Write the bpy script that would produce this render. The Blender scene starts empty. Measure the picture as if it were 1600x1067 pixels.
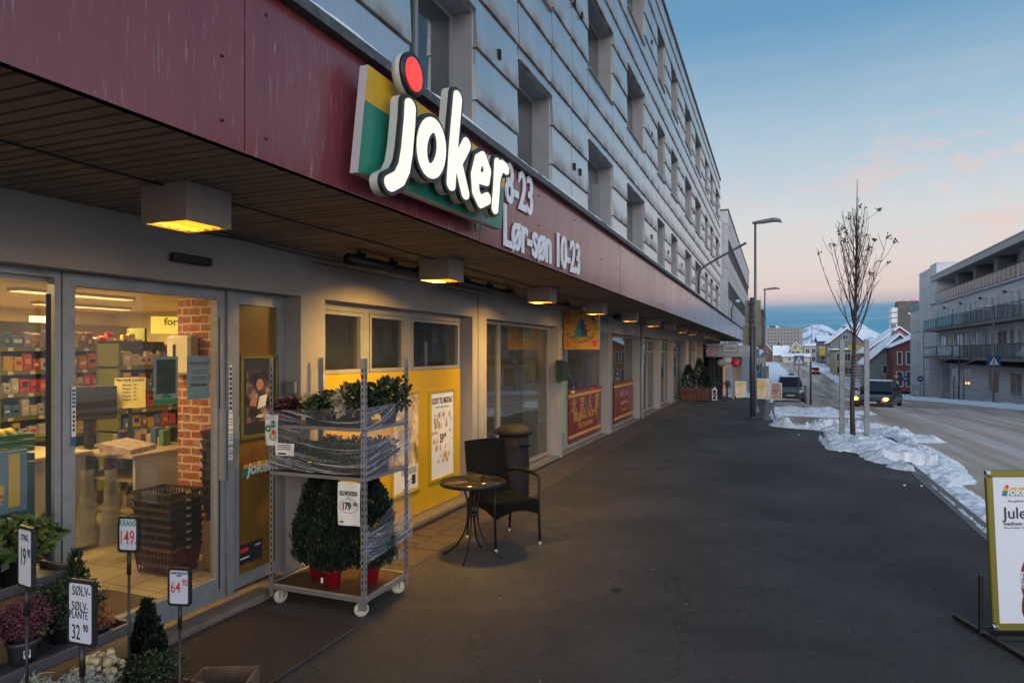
import bpy, math, random
import numpy as np
from mathutils import Vector, Matrix
rnd = random.Random(7)
SC = bpy.context.scene
COL = SC.collection
R = math.radians
# ------------------------------------------------------------------ camera
YAW = math.atan(412/1045.)
cd = bpy.data.cameras.new('camera'); cam = bpy.data.objects.new('camera', cd); COL.objects.link(cam)
cd.sensor_width = 36; cd.lens = 1045/1600*36; cd.shift_y = 17.5/1600
cd.clip_start = .05; cd.clip_end = 20000
cam.location = (0, 0, 1.85); cam.rotation_euler = (R(90), 0, YAW)
SC.camera = cam
SC.render.resolution_x = 1024; SC.render.resolution_y = 682
SC.view_settings.view_transform = 'Standard'; SC.view_settings.look = 'None'
SC.view_settings.exposure = 0; SC.view_settings.gamma = 1
try:
    SC.cycles.max_bounces = 6; SC.cycles.transparent_max_bounces = 16
except Exception: pass
def lin(r, g, b):
    f = lambda c: (c/255/12.92) if c <= 10 else ((c/255+.055)/1.055)**2.4
    return (f(r), f(g), f(b), 1)
# ------------------------------------------------------------------ dusk sky
W = bpy.data.worlds.new('World'); SC.world = W; W.use_nodes = True
nt = W.node_tree; nt.nodes.clear(); N = nt.nodes.new; L = nt.links.new
def nd(t, **k):
    n = N(t)
    for a, b in k.items(): setattr(n, a, b)
    return n
def mth(op, a, b=None, c=None, clamp=False):
    n = nd('ShaderNodeMath', operation=op); n.use_clamp = clamp
    for i, x in enumerate((a, b, c)):
        if x is None: continue
        if isinstance(x, (int, float)): n.inputs[i].default_value = x
        else: L(x, n.inputs[i])
    return n.outputs[0]
def ramp(fac, pts):
    n = nd('ShaderNodeValToRGB'); e = n.color_ramp.elements
    while len(e) < len(pts): e.new(.5)
    for q, (p, c) in zip(e, pts): q.position = p; q.color = c
    L(fac, n.inputs[0]); return n.outputs[0]
def mix(f, a, b):
    n = nd('ShaderNodeMix', data_type='RGBA')
    if isinstance(f, (int, float)): n.inputs[0].default_value = f
    else: L(f, n.inputs[0])
    for s, x in ((6, a), (7, b)):
        if isinstance(x, tuple): n.inputs[s].default_value = x
        else: L(x, n.inputs[s])
    return n.outputs[2]
tc = nd('ShaderNodeTexCoord'); sep = nd('ShaderNodeSeparateXYZ'); L(tc.outputs['Generated'], sep.inputs[0])
dx, dy, dz = sep.outputs
def noise(vec, scale, detail=4, rough=.5, dist=0, sc3=None):
    n = nd('ShaderNodeTexNoise'); n.inputs['Scale'].default_value = scale; n.inputs['Detail'].default_value = detail
    n.inputs['Roughness'].default_value = rough; n.inputs['Distortion'].default_value = dist
    if sc3:
        m = nd('ShaderNodeMapping'); m.inputs['Scale'].default_value = sc3; L(vec, m.inputs[0]); vec = m.outputs[0]
    L(vec, n.inputs['Vector']); return n.outputs[0]
wob = noise(tc.outputs['Generated'], 2.2, 3, .5, 0, (1, 1, 9))
zz = mth('ADD', dz, mth('MULTIPLY', mth('SUBTRACT', wob, .5), .012))
north = ramp(zz, [(0, lin(120,165,190)), (.012, lin(98,152,184)), (.035, lin(82,140,176)), (.062, lin(110,152,182)), (.0695, lin(190,182,188)), (.085, lin(224,205,199)),
    (.125, lin(226,216,211)), (.18, lin(214,218,219)), (.27, lin(176,202,218)), (.42, lin(108,157,194)), (.65, lin(98,128,158)), (1, lin(85,108,135))])
south = ramp(zz, [(0, lin(228,205,190)), (.1, lin(228,216,206)), (.25, lin(214,216,218)), (.5, lin(165,180,198)), (1, lin(85,108,135))])
sf = mth('MULTIPLY_ADD', dy, -1.1, .1, clamp=True)
sky = mix(sf, north, south)
# streaks inside the blue bank
st = noise(tc.outputs['Generated'], 3, 4, .6, .3, (1, 1, 30))
band = mth('MULTIPLY', mth('LESS_THAN', dz, .075), mth('MULTIPLY', mth('SUBTRACT', st, .53, clamp=True), 3.0, clamp=True), clamp=True)
sky = mix(mth('MULTIPLY', band, .8), sky, lin(158,178,198))
# small pink clouds low in the sky and wide thin veils above
c1 = noise(tc.outputs['Generated'], 15, 5, .55, .2, (1, 1, 2.4))
win = ramp(dz, [(.1, (0,0,0,1)), (.15, (1,1,1,1)), (.25, (1,1,1,1)), (.3, (0,0,0,1))])
cl = mth('MULTIPLY', mth('MULTIPLY', mth('SUBTRACT', c1, .495, clamp=True), 7, clamp=True), win)
cl = mth('MULTIPLY', cl, mth('MULTIPLY_ADD', dx, 2.2, .25, clamp=True))
sky = mix(mth('MULTIPLY', cl, .85), sky, lin(236,203,195))
c2 = noise(tc.outputs['Generated'], 2.6, 4, .6, .5, (1, 2.5, 5))
win2 = ramp(dz, [(.2, (0,0,0,1)), (.27, (1,1,1,1)), (.36, (1,1,1,1)), (.46, (0,0,0,1))])
v2 = mth('MULTIPLY', mth('MULTIPLY', mth('SUBTRACT', c2, .5, clamp=True), 4, clamp=True), win2)
sky = mix(mth('MULTIPLY', v2, .35), sky, lin(200,202,214))
bg = nd('ShaderNodeBackground'); 
# unseen sky behind the camera, over the road and overhead, brightened as added light
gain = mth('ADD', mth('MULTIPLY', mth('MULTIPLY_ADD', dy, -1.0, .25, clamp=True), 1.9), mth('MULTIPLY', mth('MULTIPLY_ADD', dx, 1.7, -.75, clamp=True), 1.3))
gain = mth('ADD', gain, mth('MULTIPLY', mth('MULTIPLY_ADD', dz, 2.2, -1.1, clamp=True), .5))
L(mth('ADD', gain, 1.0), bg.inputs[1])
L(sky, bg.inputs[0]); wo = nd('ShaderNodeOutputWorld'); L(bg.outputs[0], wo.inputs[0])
# the sun is below the roofs behind the camera: only a faint, very soft warm light is left of it
sl = bpy.data.lights.new('low_sun', 'SUN'); sl.energy = .55; sl.angle = R(20); sl.color = (1, .93, .88)
so = bpy.data.objects.new('low_sun', sl); COL.objects.link(so); so.rotation_euler = (R(74), 0, R(22))
# ------------------------------------------------------------------ materials
MATS = {}
def mat(name, col=(.5,.5,.5), rough=.6, metal=0, var=0, vs=4, vcol=None, bump=0, bs=60, st3=None, spec=.5, emit=None, es=0, coat=0, alpha=None):
    """procedural principled material; var mixes noise-driven wear (vcol) into the colour"""
    if name in MATS: return MATS[name]
    global nt, N, L
    m = bpy.data.materials.new(name); m.use_nodes = True; MATS[name] = m
    nt = m.node_tree; N = nt.nodes.new; L = nt.links.new
    b = nt.nodes['Principled BSDF']
    c4 = tuple(col[:3])+(1,)
    b.inputs['Roughness'].default_value = rough; b.inputs['Metallic'].default_value = metal
    b.inputs['Specular IOR Level'].default_value = spec; b.inputs['Coat Weight'].default_value = coat
    b.inputs['Base Color'].default_value = c4
    t = nd('ShaderNodeTexCoord').outputs['Object']
    if var:
        n = noise(t, vs, 6, .62, .2, st3)
        vc = tuple(vcol[:3])+(1,) if vcol else tuple(x*(1-var) for x in c4[:3])+(1,)
        f = mth('MULTIPLY', mth('SUBTRACT', n, .4, clamp=True), 3.2, clamp=True)
        if vcol: f = mth('MULTIPLY', f, var)
        L(mix(f, c4, vc), b.inputs['Base Color'])
        L(mth('MULTIPLY_ADD', n, .3, rough-.15, clamp=True), b.inputs['Roughness'])
    if bump:
        n2 = noise(t, bs, 5, .6, 0, st3)
        bp = nd('ShaderNodeBump'); bp.inputs['Strength'].default_value = bump; bp.inputs['Distance'].default_value = .02
        L(n2, bp.inputs['Height']); L(bp.outputs[0], b.inputs['Normal'])
    if emit:
        b.inputs['Emission Color'].default_value = tuple(emit[:3])+(1,); b.inputs['Emission Strength'].default_value = es
    return m
def use(m):
    global nt, N, L
    nt = m.node_tree; N = nt.nodes.new; L = nt.links.new
    return nt.nodes['Principled BSDF']
def glass_mat(name, tint=(.92,.95,.94), ior=1.5, dirt=.03, streak=False):
    if name in MATS: return MATS[name]
    global nt, N, L
    m = bpy.data.materials.new(name); m.use_nodes = True; MATS[name] = m
    nt = m.node_tree; nt.nodes.clear(); N = nt.nodes.new; L = nt.links.new
    tr = nd('ShaderNodeBsdfTransparent'); tr.inputs[0].default_value = tint+(1,)
    gl = nd('ShaderNodeBsdfGlossy'); gl.inputs['Roughness'].default_value = .015
    df = nd('ShaderNodeBsdfDiffuse'); df.inputs[0].default_value = (.6,.6,.58,1)
    fr = nd('ShaderNodeFresnel'); ge = nd('ShaderNodeNewGeometry'); L(mth('MULTIPLY_ADD', ge.outputs['Backfacing'], 1/ior-ior, ior), fr.inputs[0])
    mx = nd('ShaderNodeMixShader'); L(fr.outputs[0], mx.inputs[0]); L(tr.outputs[0], mx.inputs[1]); L(gl.outputs[0], mx.inputs[2])
    m2 = nd('ShaderNodeMixShader'); L(mx.outputs[0], m2.inputs[1]); L(df.outputs[0], m2.inputs[2])
    t = nd('ShaderNodeTexCoord').outputs['Object']
    n = noise(t, 3, 6, .7)
    L(mth('MULTIPLY', n, dirt), m2.inputs[0])
    o = nd('ShaderNodeOutputMaterial'); L(m2.outputs[0], o.inputs[0])
    return m
# ------------------------------------------------------------------ mesh helpers
def reg(o, label=None, cat=None, group=None, kind=None):
    if label: o['label'] = label
    if cat: o['category'] = cat
    if group: o['group'] = group
    if kind: o['kind'] = kind
    return o
def thing(name, label, cat, loc=(0,0,0), group=None):
    o = bpy.data.objects.new(name, None); COL.objects.link(o); o.location = loc; o.empty_display_size = .2
    return reg(o, label, cat, group)
def wall_frame(o, yaw=90):
    """local x = to the right along the face, y = up, z = out of the face"""
    a = R(yaw); rt = Vector((math.cos(a), math.sin(a), 0)); nn = Vector((math.sin(a), -math.cos(a), 0)); up = Vector((0,0,1))
    M = Matrix((rt, up, nn)).transposed().to_4x4(); M.translation = Vector(o); return M
def at(o, yaw=0):
    M = Matrix.Rotation(R(yaw), 4, 'Z'); M.translation = Vector(o); return M
class MB:
    def __init__(s, M=None): s.v = []; s.f = []; s.mi = []; s.sm = []; s.M = M or Matrix(); s.m = 0; s.s = False
    def add(s, vs, fs):
        b = len(s.v); s.v += [tuple(s.M @ Vector(v)) for v in vs]
        for f in fs: s.f.append([i+b for i in f]); s.mi.append(s.m); s.sm.append(s.s)
        return s
    def box(s, x0, x1, y0, y1, z0, z1):
        if x0 > x1: x0, x1 = x1, x0
        if y0 > y1: y0, y1 = y1, y0
        if z0 > z1: z0, z1 = z1, z0
        return s.add([(x0,y0,z0),(x1,y0,z0),(x1,y1,z0),(x0,y1,z0),(x0,y0,z1),(x1,y0,z1),(x1,y1,z1),(x0,y1,z1)],
                     [(0,3,2,1),(4,5,6,7),(0,1,5,4),(1,2,6,5),(2,3,7,6),(3,0,4,7)])
    def bbox(s, x0, x1, y0, y1, z0, z1, b=.01):
        """box with chamfered edges along every side"""
        if x0 > x1: x0, x1 = x1, x0
        if y0 > y1: y0, y1 = y1, y0
        if z0 > z1: z0, z1 = z1, z0
        P = []
        for z, d in ((z0, b), (z0+b, 0), (z1-b, 0), (z1, b)):
            X0, X1, Y0, Y1 = x0+d, x1-d, y0+d, y1-d; e = b
            P.append([(X0+e,Y0,z),(X1-e,Y0,z),(X1,Y0+e,z),(X1,Y1-e,z),(X1-e,Y1,z),(X0+e,Y1,z),(X0,Y1-e,z),(X0,Y0+e,z)])
        return s.loft(P, True)
    def loft(s, rings, caps=True):
        n = len(rings[0]); vs = [p for r in rings for p in r]; fs = []
        for k in range(len(rings)-1):
            for i in range(n):
                j = (i+1) % n; fs.append((k*n+i, k*n+j, (k+1)*n+j, (k+1)*n+i))
        if caps: fs.append(tuple(range(n-1,-1,-1))); fs.append(tuple(range((len(rings)-1)*n, len(rings)*n)))
        return s.add(vs, fs)
    def prism(s, poly, z0, z1):
        return s.loft([[(x,y,z0) for x,y in poly], [(x,y,z1) for x,y in poly]])
    def quad(s, a, b, c, d): return s.add([a,b,c,d], [(0,1,2,3)])
    def tri(s, a, b, c): return s.add([a,b,c], [(0,1,2)])
    def lathe(s, prof, n=20, c=(0,0), a0=0):
        rs = [[(c[0]+r*math.cos(a0+2*math.pi*i/n), c[1]+r*math.sin(a0+2*math.pi*i/n), z) for i in range(n)] for r, z in prof]
        q = s.s; s.s = True; s.loft(rs); s.s = q; return s
    def tube(s, pts, r, n=8, caps=True):
        pts = [Vector(p) for p in pts]; rr = r if isinstance(r, (list, tuple)) else [r]*len(pts); rings = []; up = None
        for i, p in enumerate(pts):
            d = (pts[min(i+1, len(pts)-1)]-pts[max(i-1, 0)]).normalized()
            if up is None: up = Vector((0,0,1)) if abs(d.z) < .9 else Vector((1,0,0))
            u = d.cross(up).normalized(); w = u.cross(d).normalized(); up = w
            rings.append([tuple(p+(u*math.cos(2*math.pi*k/n)+w*math.sin(2*math.pi*k/n))*rr[i]) for k in range(n)])
        q = s.s; s.s = n > 4; s.loft(rings, caps); s.s = q; return s
    def ball(s, c, r, n=8, jit=0, sq=1):
        rs = []
        for k in range(1, n//2+1):
            th = math.pi*k/(n//2+1)
            rs.append([tuple(Vector(c)+Vector((math.sin(th)*math.cos(2*math.pi*i/n), math.sin(th)*math.sin(2*math.pi*i/n), -math.cos(th)*sq))*(r*(1+rnd.uniform(-jit,jit)))) for i in range(n)])
        return s.loft(rs)
    def disc(s, c, r, n=24, z=0, ry=None):
        s.add([(c[0]+r*math.cos(2*math.pi*i/n), c[1]+(ry or r)*math.sin(2*math.pi*i/n), z) for i in range(n)], [tuple(range(n))]); return s
    def build(s, name, mats, parent=None, loc=None, smooth=None, label=None, cat=None, group=None, kind=None):
        o0 = Vector(loc) if loc is not None else (gl(parent) if parent else Vector((0,0,0)))
        me = bpy.data.meshes.new(name); me.from_pydata([tuple(Vector(v)-o0) for v in s.v], [], s.f)
        for m in (mats if isinstance(mats, (list, tuple)) else [mats]): me.materials.append(m)
        for p, mi, sm in zip(me.polygons, s.mi, s.sm): p.material_index = mi; p.use_smooth = sm if smooth is None else smooth
        me.update()
        o = bpy.data.objects.new(name, me); COL.objects.link(o)
        if parent:
            o.parent = parent
            if loc is not None: o.location = o0-gl(parent)
        elif loc is not None: o.location = o0
        return reg(o, label, cat, group, kind)
def gl(o):
    p = Vector((0,0,0))
    while o: p = p+Vector(o.location); o = o.parent
    return p
def dup(root, loc=None, label=None, rz=None, group=None):
    r = root.copy(); COL.objects.link(r)
    if loc is not None: r.location = loc
    if rz is not None: r.rotation_euler = (0,0,rz)
    if label: r['label'] = label
    if group: r['group'] = group
    for ch in list(root.children):
        c = ch.copy(); COL.objects.link(c); c.parent = r
        for g in list(ch.children):
            d = g.copy(); COL.objects.link(d); d.parent = c
    return r
def text(s, size, M, ex=.001, off=0, align='CENTER', shear=0, sx=1, space=1, res=3):
    """text -> (verts, faces) in the frame M, as a raised flat lettering"""
    cu = bpy.data.curves.new('t', 'FONT'); cu.body = s; cu.size = size; cu.extrude = ex; cu.offset = off
    cu.align_x = align; cu.align_y = 'CENTER'; cu.shear = shear; cu.resolution_u = res; cu.space_character = space
    o = bpy.data.objects.new('t', cu); COL.objects.link(o)
    bpy.context.view_layer.update()
    me = bpy.data.meshes.new_from_object(o.evaluated_get(bpy.context.evaluated_depsgraph_get()))
    vs = [tuple(M @ Vector((v.co.x*sx, v.co.y, v.co.z+ex))) for v in me.vertices]; fs = [list(p.vertices) for p in me.polygons]
    bpy.data.objects.remove(o); bpy.data.curves.remove(cu); bpy.data.meshes.remove(me)
    return vs, fs
def put_text(mb, *a, **k):
    vs, fs = text(*a, **k); b = len(mb.v); mb.v += vs
    for f in fs: mb.f.append([i+b for i in f]); mb.mi.append(mb.m); mb.sm.append(False)
def sdf_shape(mb, strokes, r, z0, z1, M, h=.006, holes=()):
    """union of round-ended strokes (each a polyline, optional own radius) as a clean solid between z0 and z1 in frame M"""
    segs = []
    for st in strokes:
        pts, rr = (st if isinstance(st[1], (int, float)) else (st, 0))
        pts = pts if len(pts) > 1 else [pts[0], (pts[0][0]+1e-5, pts[0][1])]
        for p, q in zip(pts, pts[1:]): segs.append((p, q, r+rr))
    xs = [p[0] for s_ in segs for p in s_[:2]]; ys = [p[1] for s_ in segs for p in s_[:2]]; R_ = max(s_[2] for s_ in segs)+2*h
    gx = np.arange(min(xs)-R_, max(xs)+R_+h, h); gy = np.arange(min(ys)-R_, max(ys)+R_+h, h)
    X, Y = np.meshgrid(gx, gy, indexing='ij'); D = np.full(X.shape, 1e9)
    for p, q, rr in segs:
        dx_, dy_ = q[0]-p[0], q[1]-p[1]; l2 = dx_*dx_+dy_*dy_+1e-12
        t = np.clip(((X-p[0])*dx_+(Y-p[1])*dy_)/l2, 0, 1)
        D = np.minimum(D, np.hypot(X-p[0]-t*dx_, Y-p[1]-t*dy_)-rr)
    idx = {}; vs = []; faces = []; ecount = {}
    def vid(key, x, y):
        if key not in idx: idx[key] = len(vs); vs.append((x, y))
        return idx[key]
    nx, ny = D.shape
    for i in range(nx-1):
        for j in range(ny-1):
            c = [(i,j),(i+1,j),(i+1,j+1),(i,j+1)]; d = [D[a] for a in c]
            if min(d) >= 0: continue
            poly = []
            for k in range(4):
                a, b = c[k], c[(k+1)%4]; da, db = d[k], d[(k+1)%4]
                if da < 0: poly.append(vid(a, gx[a[0]], gy[a[1]]))
                if (da < 0) != (db < 0):
                    key = (a, b) if a < b else (b, a); t = da/(da-db)
                    poly.append(vid(key, gx[a[0]]+(gx[b[0]]-gx[a[0]])*t, gy[a[1]]+(gy[b[1]]-gy[a[1]])*t))
            if len(poly) > 2: faces.append(poly)
    for f in faces:
        for a, b in zip(f, f[1:]+f[:1]): ecount[(a, b)] = 1
    n = len(vs); V = [(x,y,z1) for x,y in vs]+[(x,y,z0) for x,y in vs]
    Fs = [tuple(f) for f in faces]
    for (a, b) in ecount:
        if (b, a) not in ecount: Fs.append((b, a, a+n, b+n)) if False else Fs.append((a, a+n, b+n, b))
    Mo = mb.M; mb.M = M; mb.add(V, Fs); mb.M = Mo
def leaves(mb, c, n, rx, rz, size, rn=rnd, shell=.35, flat=0):
    """n small two-triangle leaves spread through an ellipsoid"""
    for _ in range(n):
        d = Vector((rn.gauss(0,1), rn.gauss(0,1), rn.gauss(0,1))).normalized(); q = rn.uniform(shell, 1)**.5
        p = Vector(c)+Vector((d.x*rx*q, d.y*rx*q, d.z*rz*q))
        a = Vector((rn.gauss(0,1), rn.gauss(0,1), rn.gauss(0,1)-flat))
        a = (a+d*1.2).normalized(); b = a.cross(Vector((rn.gauss(0,1), rn.gauss(0,1), rn.gauss(0,1)))).normalized(); s_ = size*rn.uniform(.6, 1.25)
        mb.add([p, p+a*s_*.5+b*s_*.32, p+a*s_, p+a*s_*.5-b*s_*.32], [(0,1,2),(0,2,3)])
# ground height along the street: level past the shops, then a dip and a hill
GP = [(-60,0),(24,0),(28,-.04),(30,-.13),(33,-.36),(37,-.68),(42,-1.02),(48,-1.35),(55,-1.68),(65,-2.15),(80,-2.9),(102,-3.9),(118,-4.3),(130,-4.35),(145,-3.9),(165,-3.0),(185,-2.0),(205,-1.15),(216,-.95),(230,-1.25),(260,-2.6),(330,-4),(600,-8),(12000,-8)]
def gz(y):
    for (a, za), (b, zb) in zip(GP, GP[1:]):
        if y <= b: return za+(zb-za)*(y-a)/(b-a)
    return -8
RK = [(-60,.12),(8,.13),(14,.20),(20,.33),(28,.50),(34,.36),(37,.14),(60,.12),(12000,.12)]
def rz(y):
    """height of the road surface"""
    for (a, za), (b, zb) in zip(RK, RK[1:]):
        if y <= b: return gz(y)-(za+(zb-za)*(y-a)/(b-a))
    return gz(y)-.12
from mathutils import noise as mn
# ================================================================== GROUND, ROAD, PAVEMENT, SNOW
def sheet(name, xl, xr, dz, m, y0, y1, extra=(), kerb=None, nx=1, gz=gz):
    """a strip between the edges xl(y), xr(y), following the street's profile, lifted by dz"""
    ys = sorted(set([y0, y1]+[p[0] for p in GP if y0 < p[0] < y1]+[e for e in extra if y0 < e < y1]))
    mb = MB(); pr = None
    for a, b in zip(ys, ys[1:]):
        e = 1e-5
        for i in range(nx):
            f0, f1 = i/nx, (i+1)/nx
            P = lambda y, yy, f: (xl(yy)+(xr(yy)-xl(yy))*f, y, gz(y)+dz)
            mb.quad(P(a,a+e,f0), P(a,a+e,f1), P(b,b-e,f1), P(b,b-e,f0))
        if kerb:
            xa, xb = xr(a+e), xr(b-e)
            mb.quad((xa,a,gz(a)+dz-kerb), (xb,b,gz(b)+dz-kerb), (xb,b,gz(b)+dz), (xa,a,gz(a)+dz))
            if pr is not None and abs(pr-xa) > .02: mb.quad((pr,a,gz(a)+dz-kerb), (xa,a,gz(a)+dz-kerb), (xa,a,gz(a)+dz), (pr,a,gz(a)+dz))
            pr = xb
    return mb.build(name, m, kind='structure')
def pw(pts):
    def f(y):
        if y <= pts[0][0]: return pts[0][1]
        for (a, xa), (b, xb) in zip(pts, pts[1:]):
            if y <= b: return xa+(xb-xa)*(y-a)/(b-a) if b > a else xb
        return pts[-1][1]
    return f
EDGE = [(-10,2.05),(12.1,2.05),(13.2,1.7),(13.9,.98),(17.4,.96),(18.1,.27),(19.6,-.02),(21,-.07),(60,-.07),(135,3.0),(205,.6),(216,.3),(260,-3)]
edge = pw(EDGE)
# pavement asphalt: brown-black, patched, with pale grit in it
m = mat('pavement_asphalt', (.05,.044,.041), .82); b = use(m)
t = nd('ShaderNodeTexCoord').outputs['Object']
big = noise(t, .5, 6, .62, .4); fine = noise(t, 120, 2, .6); mid = noise(t, 9, 5, .7)
c = ramp(big, [(.34, (.030,.027,.026,1)), (.5, (.046,.041,.039,1)), (.64, (.075,.066,.062,1))])
sp = nd('ShaderNodeTexVoronoi'); sp.inputs['Scale'].default_value = 70; L(t, sp.inputs['Vector'])
grit = mth('LESS_THAN', sp.outputs['Distance'], .2)
sp2 = nd('ShaderNodeTexVoronoi'); sp2.inputs['Scale'].default_value = 190; L(t, sp2.inputs['Vector'])
crk = nd('ShaderNodeTexVoronoi'); crk.feature = 'DISTANCE_TO_EDGE'; crk.inputs['Scale'].default_value = .55
vm_ = nd('ShaderNodeVectorMath', operation='ADD'); cbn = nd('ShaderNodeCombineXYZ'); L(mth('MULTIPLY', noise(t, 2.2, 5, .65), .9), cbn.inputs[0]); L(mth('MULTIPLY', noise(t, 1.7, 5, .65), .9), cbn.inputs[1]); L(t, vm_.inputs[0]); L(cbn.outputs[0], vm_.inputs[1]); L(vm_.outputs[0], crk.inputs['Vector'])
crack = mth('MULTIPLY', mth('LESS_THAN', crk.outputs['Distance'], .005), mth('GREATER_THAN', noise(t, .35, 2), .47))
c = mix(mth('MULTIPLY', grit, .6), c, (.24,.215,.195,1)); c = mix(mth('MULTIPLY', sp2.outputs['Color'], .5), c, (.02,.018,.017,1)); c = mix(mth('MULTIPLY', crack, .55), c, (.010,.009,.009,1))
c = mix(mth('MULTIPLY', mth('SUBTRACT', mid, .53, clamp=True), 3.2, clamp=True), c, (.020,.018,.017,1))
L(c, b.inputs['Base Color'])
bp = nd('ShaderNodeBump'); bp.inputs['Strength'].default_value = .9; bp.inputs['Distance'].default_value = .015
L(mth('ADD', fine, mth('MULTIPLY', mid, .6)), bp.inputs['Height']); L(bp.outputs[0], b.inputs['Normal'])
L(mth('MULTIPLY_ADD', big, -.5, 1.0, clamp=True), b.inputs['Roughness'])
M_WALK = m
# road: brown frozen slush with wheel tracks running along it
m = mat('road_slush', (.12,.1,.085), .8); b = use(m)
t = nd('ShaderNodeTexCoord').outputs['Object']
tr = noise(t, 1, 4, .6, .15, (1.1, .03, 1)); tr2 = noise(t, 6, 5, .65, .2, (1, .12, 1)); sn = noise(t, .8, 5, .6)
c = ramp(tr, [(.34, (.25,.18,.13,1)), (.46, (.40,.30,.225,1)), (.56, (.50,.41,.335,1)), (.68, (.60,.54,.49,1))])
c = mix(mth('MULTIPLY', mth('SUBTRACT', tr2, .45, clamp=True), 1.2, clamp=True), c, (.22,.16,.12,1))
c = mix(mth('MULTIPLY', mth('SUBTRACT', sn, .56, clamp=True), 2.5, clamp=True), c, (.46,.43,.42,1))
L(c, b.inputs['Base Color'])
bp = nd('ShaderNodeBump'); bp.inputs['Strength'].default_value = .5; bp.inputs['Distance'].default_value = .03
L(mth('ADD', tr2, noise(t, 30, 4, .6)), bp.inputs['Height']); L(bp.outputs[0], b.inputs['Normal'])
M_ROAD = m
M_SNOW = mat('snow', (.78,.81,.86), .55, var=.5, vs=2.2, vcol=(.42,.39,.37), bump=.9, bs=26)
M_SNOWR = mat('roof_snow', (.8,.83,.88), .6, bump=.3, bs=4)
M_KERB = mat('kerb_granite', (.17,.155,.145), .8, var=.4, vs=12, bump=.4, bs=90)
sheet('ground', lambda y: -4000, lambda y: 5000, -.09, mat('snowy_ground', (.55,.58,.63), .8, var=.4, vs=.2, vcol=(.3,.3,.32)), -60, 12000, list(range(0,60,1)), gz=lambda y: rz(y)-(.02 if y < 232 else 0))
rl = pw([(-10,-.3),(60,-.3),(110,1.2),(135,4.2),(165,3.0),(205,.9),(230,-.8)]); rr = pw([(-10,13.4),(60,13.4),(110,13.2),(135,12.6),(165,11.3),(205,8.9),(230,7.6)])
sheet('road', rl, rr, 0, M_ROAD, -40, 230, list(range(0, 60, 1))+list(range(60, 230, 6)), nx=6, gz=rz)
sheet('pavement', lambda y: -3.6 if y < 47 else -3.9, edge, 0, M_WALK, -40, 58, [e[0] for e in EDGE], kerb=.6)
# beyond the parked car the pavement lies under snow
sheet('snowy_pavement', lambda y: -3.9, lambda y: rl(y)-.1 if y > 75 else -.1, .0, M_SNOW, 58, 260, range(60, 260, 10), kerb=.6)
sheet('pavement_across', lambda y: rr(y)+.1, lambda y: rr(y)+3.3, 0, mat('pavement_dark', (.06,.058,.06), .8, var=.4, vs=2), -40, 104, range(0, 104, 8))
sheet('snowy_verge', lambda y: rr(y)+.1, lambda y: rr(y)+3.6, 0, M_SNOW, 104, 230, range(110, 230, 8))
mb = MB()
for (ya, yb, xa, xb) in ((19.6,24,-.02,-.07),(24,28,-.07,-.07),(28,33,-.07,-.07),(33,36,-.07,-.07),(36,40,-.07,-.07),(40,45,-.07,-.07),(45,52,-.07,-.07)):
    za, zb = gz(ya), gz(yb)
    mb.loft([[(xa-.28,ya,za+.004),(xa+.02,ya,za+.004),(xa+.02,ya,za-.6),(xa-.28,ya,za-.6)],[(xb-.28,yb,zb+.004),(xb+.02,yb,zb+.004),(xb+.02,yb,zb-.6),(xb-.28,yb,zb-.6)]])
mb.build('kerb', M_KERB, kind='structure')
# a row of kerb stones along the near pavement edge, set flush
mb = MB(); y = 5.0
while y < 12.6:
    mb.box(1.93, 2.12, y, y+.97, -.3, .005); y += 1.0
mb.build('kerb', M_KERB, kind='structure')
# paved strip at the shop fronts
M_PAVER = mat('paving_slabs', (.075,.055,.047), .75, var=.5, vs=6, vcol=(.045,.035,.03), bump=.4, bs=70)
mb = MB(); y = 4.7
rp = random.Random(3)
while y < 29:
    for k, (xa, xb) in enumerate(((-3.5,-3.21),(-3.2,-2.91))):
        o = .1*k; mb.box(xa, xb, y+o+.004, y+o+.245, -.03, .004+rp.uniform(0,.003))
    y += .25
mb.build('paving', M_PAVER, kind='structure')
mb = MB()   # dark planting bed round the street tree
mb.box(.99, 2.6, 13.3, 17.5, -.5, -.012); mb.build('tree_bed', mat('bed_gravel', (.05,.046,.042), .9, bump=1, bs=60), kind='structure')
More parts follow.
